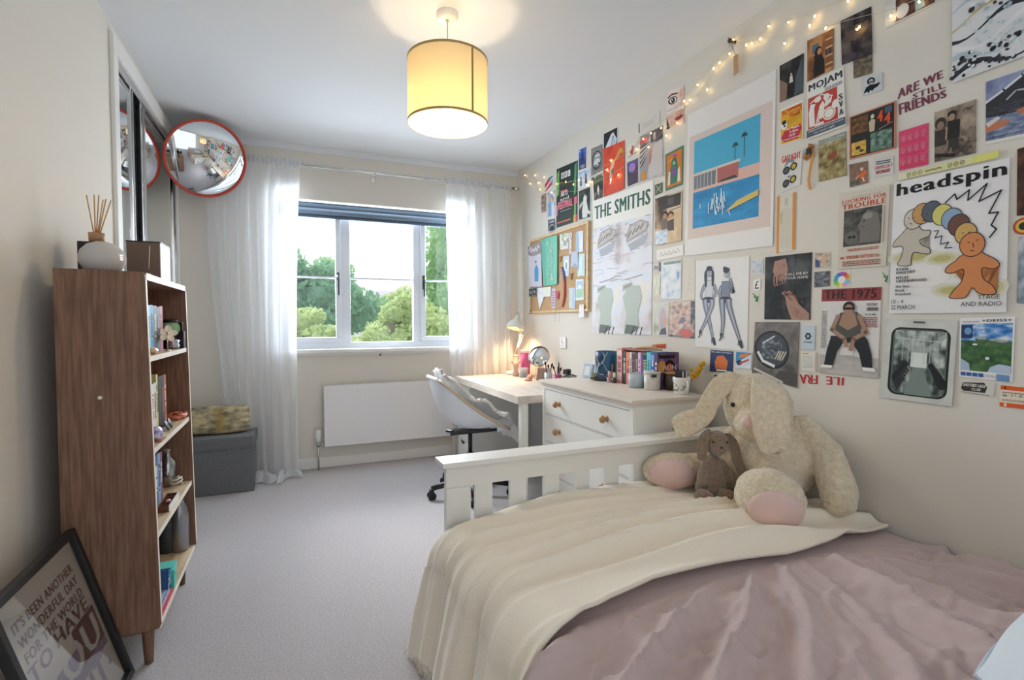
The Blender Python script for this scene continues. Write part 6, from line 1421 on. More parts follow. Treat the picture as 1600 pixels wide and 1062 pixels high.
def mojam(p):
    p.rect(0, 0, 1, 1, '#eceae4'); p.text('MOJAM', .04, .80, .97, .96, '#3c464d', 1); p.lines(.5, .73, .96, .79, 3, '#55606a', 2)
    R = '#c2483c'; p.rect(.03, .17, .82, .72, R); w = '#efece4'
    p.poly([(.07, .2), (.22, .2), (.2, .5), (.24, .58), (.1, .6), (.05, .45)], w); p.ell(.3, .64, .10, .05, w); p.ell(.54, .62, .08, .06, w); p.poly([(.32, .28), (.42, .28), (.5, .5), (.44, .58), (.34, .5)], w); p.poly([(.5, .45), (.66, .5), (.7, .62), (.6, .56), (.5, .56)], w)
    p.ell(.6, .32, .17, .11, w); p.ring(.6, .32, .13, .08, .015, R); p.ell(.78, .44, .10, .07, w); p.line([(.1, .62), (.4, .70), (.7, .60)], .03, w); p.line([(.26, .22), (.34, .44), (.5, .40)], .03, w); p.rect(.22, .18, .46, .22, w); p.line([(.3, .3), (.34, .2)], .03, w)
    for i, c in enumerate('SVA'): p.text(c, .86, .47-.13*i, .96, .57-.13*i, '#3c464d', 1)
    p.rect(.0, .03, 1, .155, '#55606a'); p.text('collaborative and improvised', .04, .10, .95, .145, '#eceae4'); p.text('live music night', .2, .045, .75, .09, '#eceae4')
W_('gig_poster', 'red and white music night poster with chunky grey capitals and a drummer', [(1261.5, 131), (1318, 104.5), (1323, 196.5), (1262.5, 219)], 'poster', '#eceae4', mojam, tilt=.004)
def oko(p):
    p.rect(0, 0, 1, 1, '#f0ede6'); p.rect(.03, .02, .97, .95, '#e6b02f'); p.poly([(.12, .80), (.95, .78), (.95, .93), (.08, .93)], '#c9402f'); p.text('Okonomi', .12, .80, .9, .92, '#f0b93c', 1, .06); p.text('Heads', .42, .68, .88, .79, '#c9402f', 1, .06)
    p.ell(.18, .52, .14, .12, '#f2efe9'); p.ell(.18, .6, .10, .06, '#2b2a2c'); p.ell(.2, .5, .05, .03, '#2b2a2c'); [p.line([(.34, .50+.05*i), (.92, .62+.05*i)], .010, '#6a4a1c') for i in range(3)]
    p.poly([(.2, .36), (.9, .42), (.95, .3), (.8, .06), (.15, .06), (.05, .2)], '#c4344a'); p.text('The Magpie', .25, .34, .85, .41, '#f6efe4', 1); p.text('2-9pm', .42, .24, .8, .32, '#f6efe4', 1); p.text('DFD', .42, .16, .68, .22, '#f6efe4', 1); p.rect(.1, .10, .9, .115, '#f6efe4')
W_('flyer', 'yellow flyer with red lettering and a small cartoon head', [(1219.5, 172), (1255, 156), (1255, 217), (1219.5, 227.5)], 'flyer', '#f0ede6', oko)
def gas(p):
    p.text('GASLIGHT', .02, .80, .92, .98, '#cc4a30', 1); p.poly([(.1, .02), (.7, .05), (.75, .3), (.66, .42), (.74, .62), (.6, .80), (.3, .84), (.1, .66), (.16, .42), (.06, .25)], '#d9d8d6'); p.poly([(.14, .66), (.3, .88), (.62, .82), (.66, .70), (.4, .76)], '#8c8c90')
    for y in (.56, .20): p.ell(.26, y, .18, .11, '#2a2b2c'); p.ell(.26, y, .12, .07, '#55565a'); p.ell(.62, y+.05, .17, .11, '#2a2b2c'); p.ell(.62, y+.05, .11, .07, '#c9b23c'); p.line([(.4, y), (.5, y+.05)], .04, '#2a2b2c')
    p.ell(.42, .36, .09, .03, '#8a8688')
W_('art_card', 'card with red capitals above a doubled face in round glasses', [(1221, 244), (1255, 234), (1250, 289), (1221, 301)], 'card', '#e0ddd6', gas)
# orange festival wristband: a folded strip with its loop hanging
def wband():
    t = thing('festival_wristband', 'orange fabric festival wristband hooked on the wall beside the doubled face card', 'wristband', P(1265, 240, 'x', XR-.01))
    a = [P(x, y, 'x', XR-.006) for x, y in ((1268, 226), (1264, 238), (1257, 248))]; m = MB()
    def strip(f0, f1, w): return w
    pts = [(1268, 225), (1266, 232), (1262, 241), (1257, 249)]; pts2 = [(1269, 228), (1269.5, 245), (1266, 262), (1263, 280), (1264, 290), (1266, 296)]
    def ribbon(pl, w, off):
        m = MB()
        def f(u, v):
            k = u*(len(pl)-1); i = min(int(k), len(pl)-2); g = k-i; x = pl[i][0]*(1-g)+pl[i+1][0]*g; y = pl[i][1]*(1-g)+pl[i+1][1]*g; dx, dy = pl[i+1][0]-pl[i][0], pl[i+1][1]-pl[i][1]; L = math.hypot(dx, dy)
            return P(x-dy/L*w*(v-.5), y+dx/L*w*(v-.5), 'x', XR-off-.006*math.sin(u*PI))
        return m.grid(f, 20, 2)
    o = ribbon(pts, 9, .006).build('printed_end', mat('orange_ribbon', '#d9822e', .7, var=(120, '#5d4a38')), t, solid=.0012)
    ribbon(pts2, 4, .005).build('hanging_loop', mat('amber_ribbon', '#d99a45', .6), t, solid=.0012)
    m = MB(); q = P(1263.5, 236, 'x', XR-.012); m.box(q.x-.004, q.x+.004, q.y-.010, q.y+.010, q.z-.012, q.z+.012, .002); m.build('clasp', blackm, t)
wband()
W_('photo_print', 'photo of a small reddish animal in long autumn grass', [(1279, 220), (1321.5, 205), (1323, 274), (1279.5, 284)], 'photo', '#8a7a52', ph(['#5c5236', '#8a7a4c', '#a99a66', '#c2b48a'], 5, 23, lambda u, v: .25*(v > .8)-.05, .0, 22, 28, lambda p: (p.photo(0, .86, 1, 1, ['#6f7860', '#c9ccc4'], 4, 2, 14, 5), p.poly([(.38, .5), (.5, .62), (.66, .64), (.7, .55), (.62, .46), (.6, .34), (.54, .46), (.46, .44)], '#8f4f34'), p.ell(.42, .6, .04, .03, '#9a5a3c'))))
def collage(p):
    p.rect(0, 0, 1, 1, '#c98468'); p.rect(.03, .03, .97, .97, '#2b2927'); p.photo(.05, .55, .42, .93, ['#2f2a24', '#6a4a2c', '#8f6a3c'], 4, 3, 12, 12); p.photo(.05, .06, .38, .36, ['#a8853a', '#d6ad4a', '#e2c66a'], 4, 4, 12, 8); p.ell(.2, .22, .06, .04, '#4a3a20'); p.ell(.28, .14, .05, .03, '#4a3a20')
    p.photo(.48, .05, .93, .46, ['#33433d', '#5f7d70', '#8ea99c'], 5, 5, 12, 10); p.poly([(.46, .5), (.56, .5), (.58, .74), (.5, .78), (.44, .72)], '#c9b59a'); p.ell(.52, .83, .04, .05, '#d8c6b0'); p.text('4', .62, .66, .74, .9, '#e0552c', 1, .1); p.text('4', .76, .58, .9, .8, '#e0552c', 1, .1); p.rect(.78, .8, .93, .94, '#4a5d73'); p.line([(.66, .5), (.94, .58)], .012, '#a8a09a')
W_('record_sleeve', 'dark collage print with an orange border and big orange numerals', [(1328, 183), (1400.5, 157), (1400, 231.5), (1328, 249.5)], 'print', '#c98468', collage, off=.002, thick=.003)
def pinkp_(p):
    p.rect(0, 0, 1, 1, '#dd4a72')
    for r_ in range(3):
        y = .80-.30*r_
        for i in range(4):
            x = .16+.23*i
            for k in range(5): a = k*2*PI/5; p.ring(x+.05*math.cos(a), y+.045*math.sin(a), .035, .03, .013, '#f1a9bb', 8)
            p.line([(x, y-.05), (x+.02, y-.11)], .015, '#f1a9bb')
        p.lines(.1, y-.145, .92, y-.125, 1, '#a82d52', r_)
W_('flower_poster', 'bright pink poster with rows of pale outlined flowers', [(1405, 206), (1451, 192), (1450.5, 257), (1405, 267)], 'poster', '#dd4a72', pinkp_)
W_('photo_print', 'sepia photo of two boys in dark shirts before a stone wall', [(1460.5, 176), (1525.5, 155), (1525, 239), (1460.5, 253.5)], 'photo', '#a1917f', ph(['#4a403a', '#85776a', '#b3a290'], 3, 29, lambda u, v: .18*(v > .5)-.12*(v < .3), .0, 26, 28, lambda p: (p.blobs(.62, .05, .98, .48, 26, ['#5a5048', '#8c7f72', '#6d6258'], .02, .05, 3), p.ell(.16, .74, .14, .12, '#3a3230'), p.ell(.16, .70, .09, .08, '#8f7a6a'), p.poly([(.02, .3), (.3, .3), (.32, .6), (.02, .62)], '#3d3735'), p.ell(.44, .86, .11, .07, '#2c2829'), p.ell(.44, .80, .08, .07, '#a48a76'), p.poly([(.32, .38), (.62, .38), (.64, .72), (.34, .74)], '#292727'), p.poly([(.36, .16), (.6, .16), (.6, .38), (.36, .38)], '#3b3838'), p.line([(.4, .04), (.42, .2)], .05, '#8f7a6a'), p.line([(.05, .12), (.5, .05)], .10, '#2f2b2a'), p.line([(.32, .62), (.30, .40)], .05, '#a48a76'), p.line([(.72, .85), (.78, .9), (.84, .86), (.95, .9)], .02, '#38302c'))))
# lettering stuck on the wall, one piece per letter
lt = thing('wall_lettering', 'three slanting rows of cut-out burgundy letters stuck on the bare wall', 'lettering', P(1440, 150, 'x', XR))
lt['label'] = 'slanting burgundy cut-out letters in three rows on the bare wall'
for s_, q4 in (('ARE WE', [(1403, 140), (1473, 109), (1474, 121), (1402, 155.5)]), ('STILL', [(1426, 147), (1475, 127.5), (1478, 137), (1425, 155.5)]), ('FRIENDS', [(1404, 162.5), (1478, 140), (1480, 151), (1405, 180)])):
    q = [P(x, y, 'x', XR-.0008) for x, y in q4]
    def mp(u, v, d, q=q): p_ = (q[0]*(1-u)+q[1]*u)*v+(q[3]*(1-u)+q[2]*u)*(1-v); return Vector((XR-.0008-d, p_.y, p_.z))
    pp = Paper(mp, (q[1]-q[0]).length, (q[0]-q[3]).length, thick=0); pp.text(s_, 0, 0, 1, 1, '#7d4254', 1); pp.build('letters', lt)
# large cloth print of breaking water: plain stand-in
def wavy(p):
    p.rect(0, 0, 1, 1, '#dfe0e2')
    for i in range(9):
        y0 = .02+i*.12; pts = [(0, y0)]+[(k/16, y0+.05*math.sin(k*.55+i*1.3)+.10*k/16) for k in range(17)]; pts2 = [(u, v+.035+.02*math.sin(u*9+i)) for u, v in reversed(pts)]
        cl = ['#34383f', '#b7cbd0', '#e9eaec', '#34383f', '#cdb98a', '#b7cbd0', '#3d4148', '#dfe0e2', '#34383f'][i]
        vs = pts+pts2; n_ = len(pts); vv = []; ff = []
        for k in range(n_-1): o = len(vv); vv += [pts[k], pts[k+1], pts2[n_-2-k], pts2[n_-1-k]]; ff.append((o, o+1, o+2, o+3))
        p.faces(vv, ff, cl)
    p.blobs(0, .02, .55, .22, 60, ['#2b2e34', '#3d4148', '#dfe3e6'], .010, .028, 5); p.blobs(.1, .45, 1, .75, 60, ['#a9c2c9', '#2f3339', '#e6e9ea', '#9bb5bd'], .010, .030, 8); p.blobs(.2, .22, 1, .42, 40, ['#c3d3d6', '#b4c8cc'], .008, .022, 9)
W_('wall_hanging', 'large cloth print of pale and dark rolling wave bands at the top of the wall', [(1489, -38), (1700, -150), (1700, 50), (1488.5, 130)], 'wall hanging', '#dfe0e2', wavy, off=.006, thick=.003)
W_('photo_print', 'curled photo with a white cup-like shape cut off by the top of the frame', [(1384, -6), (1463, -42), (1463, 5), (1382.5, 46)], 'photo', '#d9d6d2', lambda p: (p.photo(.22, .05, .98, .98, ['#2a2426', '#5a3a34', '#8f6a52'], 3, 3, 16, 10), p.poly([(.0, .0), (.24, .10), (.22, .6), (0, .7)], '#e3e1de'), p.ell(.36, .30, .13, .22, '#e8e6e3'), p.poly([(.62, .05), (.8, .1), (.75, .6), (.6, .5)], '#8fa9b4')))
W_('photo_print', 'photo of swimmers lying in blue water beneath a huge dark wave', [(1541, 127), (1640, 94), (1640, 206), (1540.5, 226)], 'photo', '#e6e2da', lambda p: (p.photo(.0, .05, 1, .99, ['#5b638c', '#7d86ac', '#9aa2c2'], 2, 3, 22, 20), p.poly([(0, .42), (0, .66), (.35, .80), (.7, .93), (1, .98), (1, .45), (.4, .38)], '#3b3b42'), p.photo(.02, .42, .98, .60, ['#2c2d33', '#3b3c44', '#55565e'], 5, 6, 20, 10), p.line([(.0, .66), (.3, .78), (.6, .92), (.9, .97)], .05, '#d9dce4'), p.line([(.35, .62), (.5, .72), (.62, .7)], .03, '#b9bec8'), p.photo(0, .05, 1, .40, ['#4a5878', '#7a8aa8', '#a3aabb'], 6, 8, 24, 10), p.poly([(0, .18), (.3, .22), (.42, .28), (.3, .33), (0, .28)], '#c2795c'), p.poly([(.0, .33), (.2, .40), (.25, .36), (.04, .26)], '#d9cfc8'), p.poly([(.5, .42), (.9, .5), (.92, .44), (.55, .34)], '#b87258'), p.line([(0, .09), (1, .09)], .012, '#4a3f3a')))
W_('photo_print', 'dark brown photo cut by the edge of the view beside the large event poster', [(1590, 233), (1650, 215), (1650, 333), (1589, 337)], 'photo', '#3a2a26', ph(['#2b1d1b', '#4a3029', '#6f4a38'], 3, 31, None, .0, 18, 22))
W_('photo_print', 'grey and blue photo below the round sticker at the far end of the wall', [(1592.5, 370), (1650, 362), (1650, 480), (1589, 473)], 'photo', '#9aa4ac', ph(['#4f5d6a', '#8d99a3', '#c4c9cc'], 3, 33, lambda u, v: .3*(v-.5), .0, 16, 22))
m = MB(); q = P(1600, 353, 'x', XR-.001); m.cyl((XR-.0005, q.y, q.z), (XR-.002, q.y, q.z), .024, n=28); m.cyl((XR-.002, q.y, q.z), (XR-.0025, q.y, q.z), .018, n=24, m=1); m.cyl((XR-.0025, q.y, q.z), (XR-.003, q.y, q.z), .011, n=20, m=2)
tag(m.build('sticker', [mat('sticker_red', '#b84a34', .5), mat('sticker_yellow', '#d9b84a', .5), mat('sticker_black', '#2b2725', .5)]), 'round red and yellow sticker at the far end of the poster wall', 'sticker')
def head_(p):
    p.rect(0, 0, 1, 1, '#e9e8e8')
    def fog(cx, cy, rx, ry):
        for k, c in enumerate(('#dcdac6', '#cfcba0', '#bdb77a')): p.ell(cx, cy, rx*(1-.25*k), ry*(1-.28*k), c, 26)
    fog(.22, .42, .26, .055); fog(.48, .39, .16, .05); fog(.88, .17, .14, .07); fog(.56, .16, .16, .05); fog(.70, .27, .14, .04)
    p.ell(.36, .27, .20, .08, '#ece9e4')
    p.text('headspin', .03, .865, .985, .985, '#1c1c1e', 1)
    K = '#2a2624'
    def shape(pts, c, w=.007):
        # smooth closed outline
        n_ = len(pts); out = []
        for i in range(n_):
            p0, p1, p2, p3 = pts[i-1], pts[i], pts[(i+1) % n_], pts[(i+2) % n_]
            for f in (0, .25, .5, .75): out.append(tuple(.5*(2*p1[k]+(-p0[k]+p2[k])*f+(2*p0[k]-5*p1[k]+4*p2[k]-p3[k])*f*f+(-p0[k]+3*p1[k]-3*p2[k]+p3[k])*f**3) for k in (0, 1)))
        cx = sum(q[0] for q in out)/len(out); cy = sum(q[1] for q in out)/len(out)
        bm_ = bmesh.new(); vs = [bm_.verts.new((q[0], q[1], 0)) for q in out]; f = bm_.faces.new(vs); r = bmesh.ops.triangulate(bm_, faces=[f]); bm_.verts.index_update(); fs = [tuple(v.index for v in ff.verts) for ff in bm_.faces]; bm_.free()
        p.faces(out, fs, c); p.line(out, w, K, True)
    # first figure, pale
    shape([(.10, .60), (.03, .55), (.02, .51), (.09, .51), (.12, .49), (.10, .42), (.07, .38), (.10, .36), (.20, .36), (.20, .39), (.22, .45), (.30, .44), (.37, .43), (.37, .47), (.30, .50), (.28, .54), (.36, .56), (.37, .60), (.30, .61), (.25, .65), (.18, .66)], '#c6beb0')
    for i, (x, y, c) in enumerate(((.21, .70, '#cfc7ba'), (.29, .73, '#c79a62'), (.38, .735, '#5b6470'), (.475, .70, '#d3cf7a'), (.56, .66, '#8fa9c4'), (.62, .61, '#6f4e44'), (.68, .545, '#cfa868'))):
        p.ell(x, y, .095, .078, K); p.ell(x, y, .088, .072, c)
    for (x, y) in ((.19, .70), (.31, .71), (.68, .54)): p.line([(x-.03, y+.01), (x-.015, y+.012)], .006, K); p.line([(x+.02, y+.01), (x+.035, y+.012)], .006, K); p.line([(x-.01, y-.03), (x+.01, y-.035)], .006, K)
    shape([(.66, .40), (.60, .36), (.54, .33), (.52, .29), (.58, .28), (.67, .30), (.66, .22), (.60, .16), (.56, .11), (.62, .10), (.70, .11), (.745, .17), (.80, .13), (.88, .12), (.93, .13), (.90, .18), (.83, .23), (.82, .30), (.90, .29), (.95, .31), (.92, .35), (.84, .39), (.80, .41)], '#d28a58')
    p.ell(.735, .465, .105, .085, K); p.ell(.735, .465, .098, .079, '#d28a58'); p.line([(.70, .48), (.715, .483)], .007, K); p.line([(.765, .49), (.785, .493)], .007, K); p.line([(.74, .475), (.75, .45), (.74, .445)], .006, K); p.line([(.725, .425), (.75, .42)], .007, K)
    z = '#26262a'
    p.line([(.50, .78), (.58, .83), (.60, .79), (.70, .84), (.69, .77), (.84, .86), (.78, .75), (.95, .80), (.86, .66), (.93, .66), (.88, .58), (.92, .55), (.87, .50)], .013, z); p.line([(.41, .59), (.45, .59), (.42, .54), (.48, .55), (.47, .49), (.54, .50), (.51, .46), (.57, .46)], .009, z)
    for s_, x0, y0, x1, y1 in (('RYAN', .065, .325, .175, .345), ('INGLEBY', .065, .30, .25, .32), ('MYLES', .065, .26, .19, .28), ('GREENWOOD', .065, .235, .36, .255), ('Slim Shoe', .065, .195, .20, .213), ('Birrell', .065, .165, .15, .183), ('Braindead', .065, .137, .215, .155)): p.text(s_, x0, y0, x1, y1, z, 1)
    p.text('10 - 4', .03, .075, .15, .105, z); p.text('22 MARCH', .03, .03, .26, .062, z); p.text('STAGE', .80, .09, .96, .12, z); p.text('AND RADIO', .66, .045, .975, .075, z)
W_('event_poster', 'large white event poster with a chain of overlapping coloured heads and two dough-like figures', [(1397.5, 286), (1578, 246.5), (1573, 488), (1390, 489.5)], 'poster', '#e9e8e8', head_, off=.003, tilt=.003)
W_('tape_strip', 'pale yellow strip of tape with small round smiley faces above the large event poster', [(1404, 272), (1561, 234.5), (1561, 246), (1404, 282)], 'tape', '#dfdca6', lambda p: ([(p.ring(x, .5, .020, .30, .005, '#3a3830', 14), p.poly([(x-.010, .45), (x+.010, .45), (x, .62)], '#3a3830')) for x in (.12, .18, .24, .55, .61, .67)], p.lines(.30, .35, .48, .65, 2, '#5a5748', 3), p.rect(0, 0, .1, 1, '#e6e3c4'), p.rect(.77, 0, 1, 1, '#e2e07f')), off=.0065, thick=.0006)
def trouble(p):
    p.rect(0, 0, 1, 1, '#d5cdbf'); p.text('LOOKING FOR', .05, .865, .95, .915, '#c2472f', 1); p.text('TROUBLE', .05, .785, .95, .855, '#c2472f', 1); p.line([(.25, .935), (.85, .935)], .006, '#8a8278')
    p.photo(.10, .29, .88, .77, ['#2b2b2c', '#4d4c4a', '#6d6b67'], 4, 41, 26, 26); p.poly([(.45, .32), (.85, .32), (.86, .52), (.8, .68), (.6, .74), (.5, .68), (.46, .6), (.40, .55), (.46, .48)], '#77746e'); p.ell(.6, .66, .1, .04, '#95928b'); p.ell(.53, .6, .02, .01, '#1e1e1f'); p.ell(.27, .40, .14, .09, '#6c6964'); p.ell(.24, .41, .04, .02, '#222222'); p.ell(.33, .41, .04, .02, '#222222'); p.line([(.48, .53), (.56, .52)], .012, '#2a2a2a')
    p.lines(.2, .225, .85, .265, 2, '#b05a44', 1); p.text('STROUD TATTOO Co.', .18, .125, .88, .165, '#c2472f', 1); p.rect(.05, .13, .13, .155, '#c2472f'); p.lines(.1, .03, .9, .105, 3, '#a8604c', 6); p.rect(.92, .3, .94, .76, '#a09888')
W_('gig_poster', 'beige poster with red capitals over a dark engraved pair of faces', [(1314, 304.5), (1391, 288.5), (1385, 415), (1310, 420.5)], 'poster', '#d5cdbf', trouble, off=.002, thick=.003)
W_('postcard', 'small card of a woman in orange dancing on a dull green ground', [(1327, 257), (1356, 251), (1357, 285.5), (1328, 293)], 'card', '#8c7f72', ph(['#4f5a4c', '#7f6a5c', '#a8685a'], 3, 6, None, .03, 14, 16, lambda p: (p.poly([(.45, .4), (.85, .62), (.95, .5), (.72, .3), (.6, .2), (.55, .35)], '#d96a2f'), p.line([(.72, .3), (.78, .12)], .07, '#e6dccb'), p.line([(.5, .42), (.35, .3)], .06, '#d9b8a0'), p.ell(.68, .68, .09, .08, '#e2c2ac'))))
W_('postcard', 'small pale card with two lines of red hand-drawn capitals', [(1366, 248), (1396, 243), (1396, 271), (1366, 278)], 'card', '#d3d3d1', lambda p: (p.text('DIFFICULT', .05, .40, .95, .58, '#b8433c', 1, .05), p.text('WOMAN!', .08, .14, .82, .34, '#b8433c', 1, .05), p.lines(.12, .66, .88, .88, 2, '#55535a', 3)))
def tick(p):
    p.rect(0, 0, 1, 1, '#d9d5c6'); p.poly([(0, 0), (.13, 0), (.16, 1), (0, .98)], '#dd8f3a'); p.poly([(.86, .02), (1, .02), (1, 1), (.84, 1)], '#dd8f3a'); p.rect(.42, .80, .60, .93, '#c3c0b4'); [p.line([(.25+.12*i, .08), (.25+.12*i, .75)], .014, '#bdb9a4') for i in range(5)]; p.rect(.2, .5, .3, .7, '#b9c08a')
W_('ticket', 'tall pale ticket with two orange edge stripes standing upright on the wall', [(1214.5, 306), (1244, 300), (1242, 391), (1213.5, 396)], 'ticket', '#d9d5c6', tick)

# --- middle row
W_('art_card', 'little pale blue and pink print above the pound sign sticker', [(1174, 406), (1192, 405), (1192, 428), (1175, 429)], 'card', '#dfe0e2', ph(['#9fb9cf', '#d3dce4', '#e2c9c4'], 3, 15, None, .06, 10, 12))
W_('sticker', 'small white sticker with a looping black pound sign', [(1177, 438), (1188.5, 435.5), (1188.5, 453), (1177.5, 454)], 'sticker', '#f0efec', lambda p: p.text('£', .2, .15, .8, .88, '#26262a'))
def squig(p):
    for k in range(3): p.line([(.1+.1*k, .9-.2*k), (.5, .7-.1*k), (.3+.2*k, .5), (.85, .6-.12*k), (.45, .25), (.8, .1+.1*k)], .10, '#3f8a55')
W_('sticker', 'tangled green squiggle sticker beneath the pound sign sticker', [(1175, 457), (1187, 456), (1186, 473), (1175.5, 474)], 'sticker', '#dddacf', squig, off=.0008, thick=.0004)
W_('sticker', 'tangled green squiggle sticker touching the lower edge of the large event poster', [(1377, 424), (1389, 421), (1389, 443), (1378, 445)], 'sticker', '#dddacf', squig, off=.0008, thick=.0004)
def handsp(p):
    p.photo(0, 0, 1, 1, ['#15171a', '#26282b', '#3d4043', '#5a5c5e'], 2.5, 51, 28, 34, lambda u, v: -.12+.25*(u > .7)*(v > .35)); rr_ = random.Random(4); sk = ['#9a7668', '#b08a7a', '#8a6559']
    p.poly([(.22, .92), (.46, .95), (.52, .78), (.48, .66), (.38, .60), (.26, .66), (.18, .76)], sk[1])
    for i in range(5): x = .22+.055*i; p.line([(x, .70), (x-.01+.02*i*.5, .58-.02*(i % 2)), (x+.02, .53+.01*i)], .035, sk[i % 3])
    p.poly([(.98, .0), (.62, .0), (.52, .18), (.48, .32), (.56, .38), (.68, .36), (.76, .24), (.98, .10)], sk[1])
    for i in range(5): x = .46+.045*i; p.line([(x+.08, .30), (x, .38+.015*(i % 3)), (x-.05, .42+.02*(i % 2))], .035, sk[(i+1) % 3])
    for i in range(14): x, y = rr_.uniform(.24, .46), rr_.uniform(.66, .9); p.line([(x, y), (x+.03, y-.03)], .008, sk[2])
    for i in range(16): x, y = rr_.uniform(.58, .85), rr_.uniform(.04, .32); p.line([(x, y), (x+.03, y-.03)], .008, sk[2])
    p.text('CALL ME BY', .47, .68, .95, .72, '#e6e4e0'); p.text('YOUR NAME', .47, .62, .95, .66, '#e6e4e0')
W_('film_poster', 'dark poster of two reaching hands with small white serif style lettering', [(1196, 402), (1269, 394), (1266, 499.6), (1194.4, 498.6)], 'poster', '#1d1f22', handsp)
W_('postcard', 'tiny print of a painted figure beside the reaching hands poster', [(1273, 395), (1297.4, 393), (1297, 417), (1273, 419.6)], 'card', '#cfc6bc', ph(['#8f7f7a', '#cbb9a8', '#dfd6cc'], 3, 16, None, .04, 12, 12, lambda p: (p.poly([(.05, .1), (.4, .05), (.3, .5), (.05, .6)], '#4a5a8a'), p.poly([(.4, .2), (.8, .6), (.7, .85), (.5, .7)], '#d9b08a'))))
W_('postcard', 'tiny grey print directly under the tiny painted figure print', [(1272.7, 425), (1297, 423), (1296.7, 446.6), (1272.4, 449)], 'card', '#6a6d74', ph(['#3a3d44', '#6a6e76', '#9fa3a9'], 4, 18, None, .04, 12, 12))
def flow(p):
    cols = ['#e0c23c', '#e88a3a', '#d9506a', '#a85ab0', '#5a6ad0', '#3f9ad0', '#3fb0a0', '#6fc05a', '#c9d04a', '#e8e2a0', '#e89ac0', '#8ac0e0']
    for i, c in enumerate(cols): a = i*2*PI/12; p.ell(.5+.34*math.cos(a), .5+.34*math.sin(a), .15, .15, c, 14)
    p.ell(.5, .5, .22, .22, '#f0efe9')
W_('sticker', 'rainbow petalled round sticker above the dark red magazine heading', [(1302, 426), (1329, 422), (1329, 448), (1302, 451)], 'sticker', '#dddacf', flow, off=.0008, thick=.0002)
def mag(p):
    p.rect(0, 0, 1, 1, '#dedbd8'); p.rect(0, .855, 1, 1, '#8e3c3e'); p.text('THE 1975', .05, .88, .93, .985, '#3a2222', 1); p.photo(0, 0, 1, .22, ['#b5b0ab', '#c9c5c0'], 4, 2, 18, 6)
    p.lines(.02, .30, .12, .75, 22, '#8f8a88', 5); p.lines(.78, .80, .96, .83, 2, '#6a6664', 4); [p.rect(.79+.018*i, .74, .80+.018*i, .78, '#333333') for i in range(10)]; p.text("'IT IS ME'", .76, .69, .94, .71, '#222222', 1); p.lines(.74, .56, .97, .68, 6, '#9a4a48', 9)
    sk = '#a8856f'
    p.rect(.33, .14, .345, .36, '#b9b6b4'); p.rect(.60, .14, .615, .36, '#b9b6b4'); p.rect(.33, .22, .61, .23, '#b9b6b4'); p.rect(.32, .34, .62, .36, '#c9c6c4')
    p.poly([(.20, .42), (.45, .40), (.32, .26), (.26, .10), (.10, .10), (.14, .28)], '#26282c'); p.poly([(.56, .40), (.82, .43), (.90, .26), (.92, .11), (.76, .11), (.70, .26)], '#26282c'); p.rect(.2, .38, .8, .45, '#2d2f33')
    p.poly([(.30, .44), (.28, .62), (.36, .72), (.64, .73), (.72, .62), (.70, .44)], '#54534f'); p.poly([(.34, .58), (.40, .71), (.60, .72), (.66, .58), (.5, .52)], sk)
    p.line([(.32, .68), (.22, .52), (.44, .42), (.48, .34)], .07, sk); p.line([(.68, .68), (.80, .50), (.60, .42), (.56, .30)], .07, sk); p.ell(.50, .78, .10, .07, '#2b2421'); p.ell(.50, .755, .075, .06, sk); p.rect(.42, .755, .58, .78, '#1d1d1f'); p.poly([(.05, .10), (.26, .10), (.24, .07), (.03, .065)], '#f0eeea'); p.poly([(.76, .11), (.95, .11), (.98, .07), (.78, .07)], '#f0eeea')
W_('magazine_cover', 'magazine page of a person in flared trousers seated on a folding chair', [(1284.7, 452), (1378, 448), (1372, 591), (1280.5, 581.5)], 'poster', '#dedbd8', mag, tilt=.002)
def cmir(p):
    p.photo(0, 0, 1, 1, ['#55504e', '#77716d', '#938c86'], 3, 61, 26, 30); p.poly([(.5, 0), (1, .02), (1, .22), (.62, .2)], '#55514f'); p.ell(.42, .52, .40, .33, '#2d2e31'); p.ell(.43, .53, .35, .285, '#4a4f55'); p.photo(.2, .36, .66, .70, ['#2d3036', '#59606a', '#9aa0a6'], 5, 4, 16, 14); p.line([(.12, .44), (.24, .30), (.50, .25)], .06, '#e6e8ea'); p.line([(.22, .62), (.48, .76)], .03, '#cdd3d8'); [p.line([(.52+.05*i, .38), (.6+.05*i, .52)], .02, '#e0d8c0') for i in range(4)]; p.line([(.05, .12), (.7, .02)], .05, '#c9c4be')
W_('photo_print', 'photo of a round convex traffic mirror hung just behind the cream bunny head', [(1180, 503), (1249.6, 503), (1245.7, 606), (1176, 584)], 'photo', '#77716d', cmir, tilt=.003)
W_('business_card', 'pale blue card with a black starburst emblem over small letters', [(1253, 508), (1274, 509), (1273, 546), (1252, 546)], 'card', '#c9d6e0', lambda p: ([p.ell(.5+.16*math.cos(i*PI/3), .56+.10*math.sin(i*PI/3), .09, .05, '#26303a', 10, rot=i*PI/3) for i in range(6)], p.text('PYTHIA', .2, .28, .8, .34, '#26303a', 1)))
W_('receipt', 'small printed slip with an orange edge under the starburst card', [(1252, 549), (1276, 550.6), (1275.6, 581), (1251.6, 579)], 'ticket', '#e6e2da', lambda p: (p.lines(.1, .2, .8, .85, 6, '#b9c0b8', 2, .35), p.line([(.93, .05), (.95, .95)], .04, '#dd9a66'), p.rect(.1, .88, .5, .94, '#d9a86f')))
lt2 = thing('wall_lettering', 'upside-down red capitals on the wall under the seated magazine figure', 'lettering', P(1285, 595, 'x', XR))
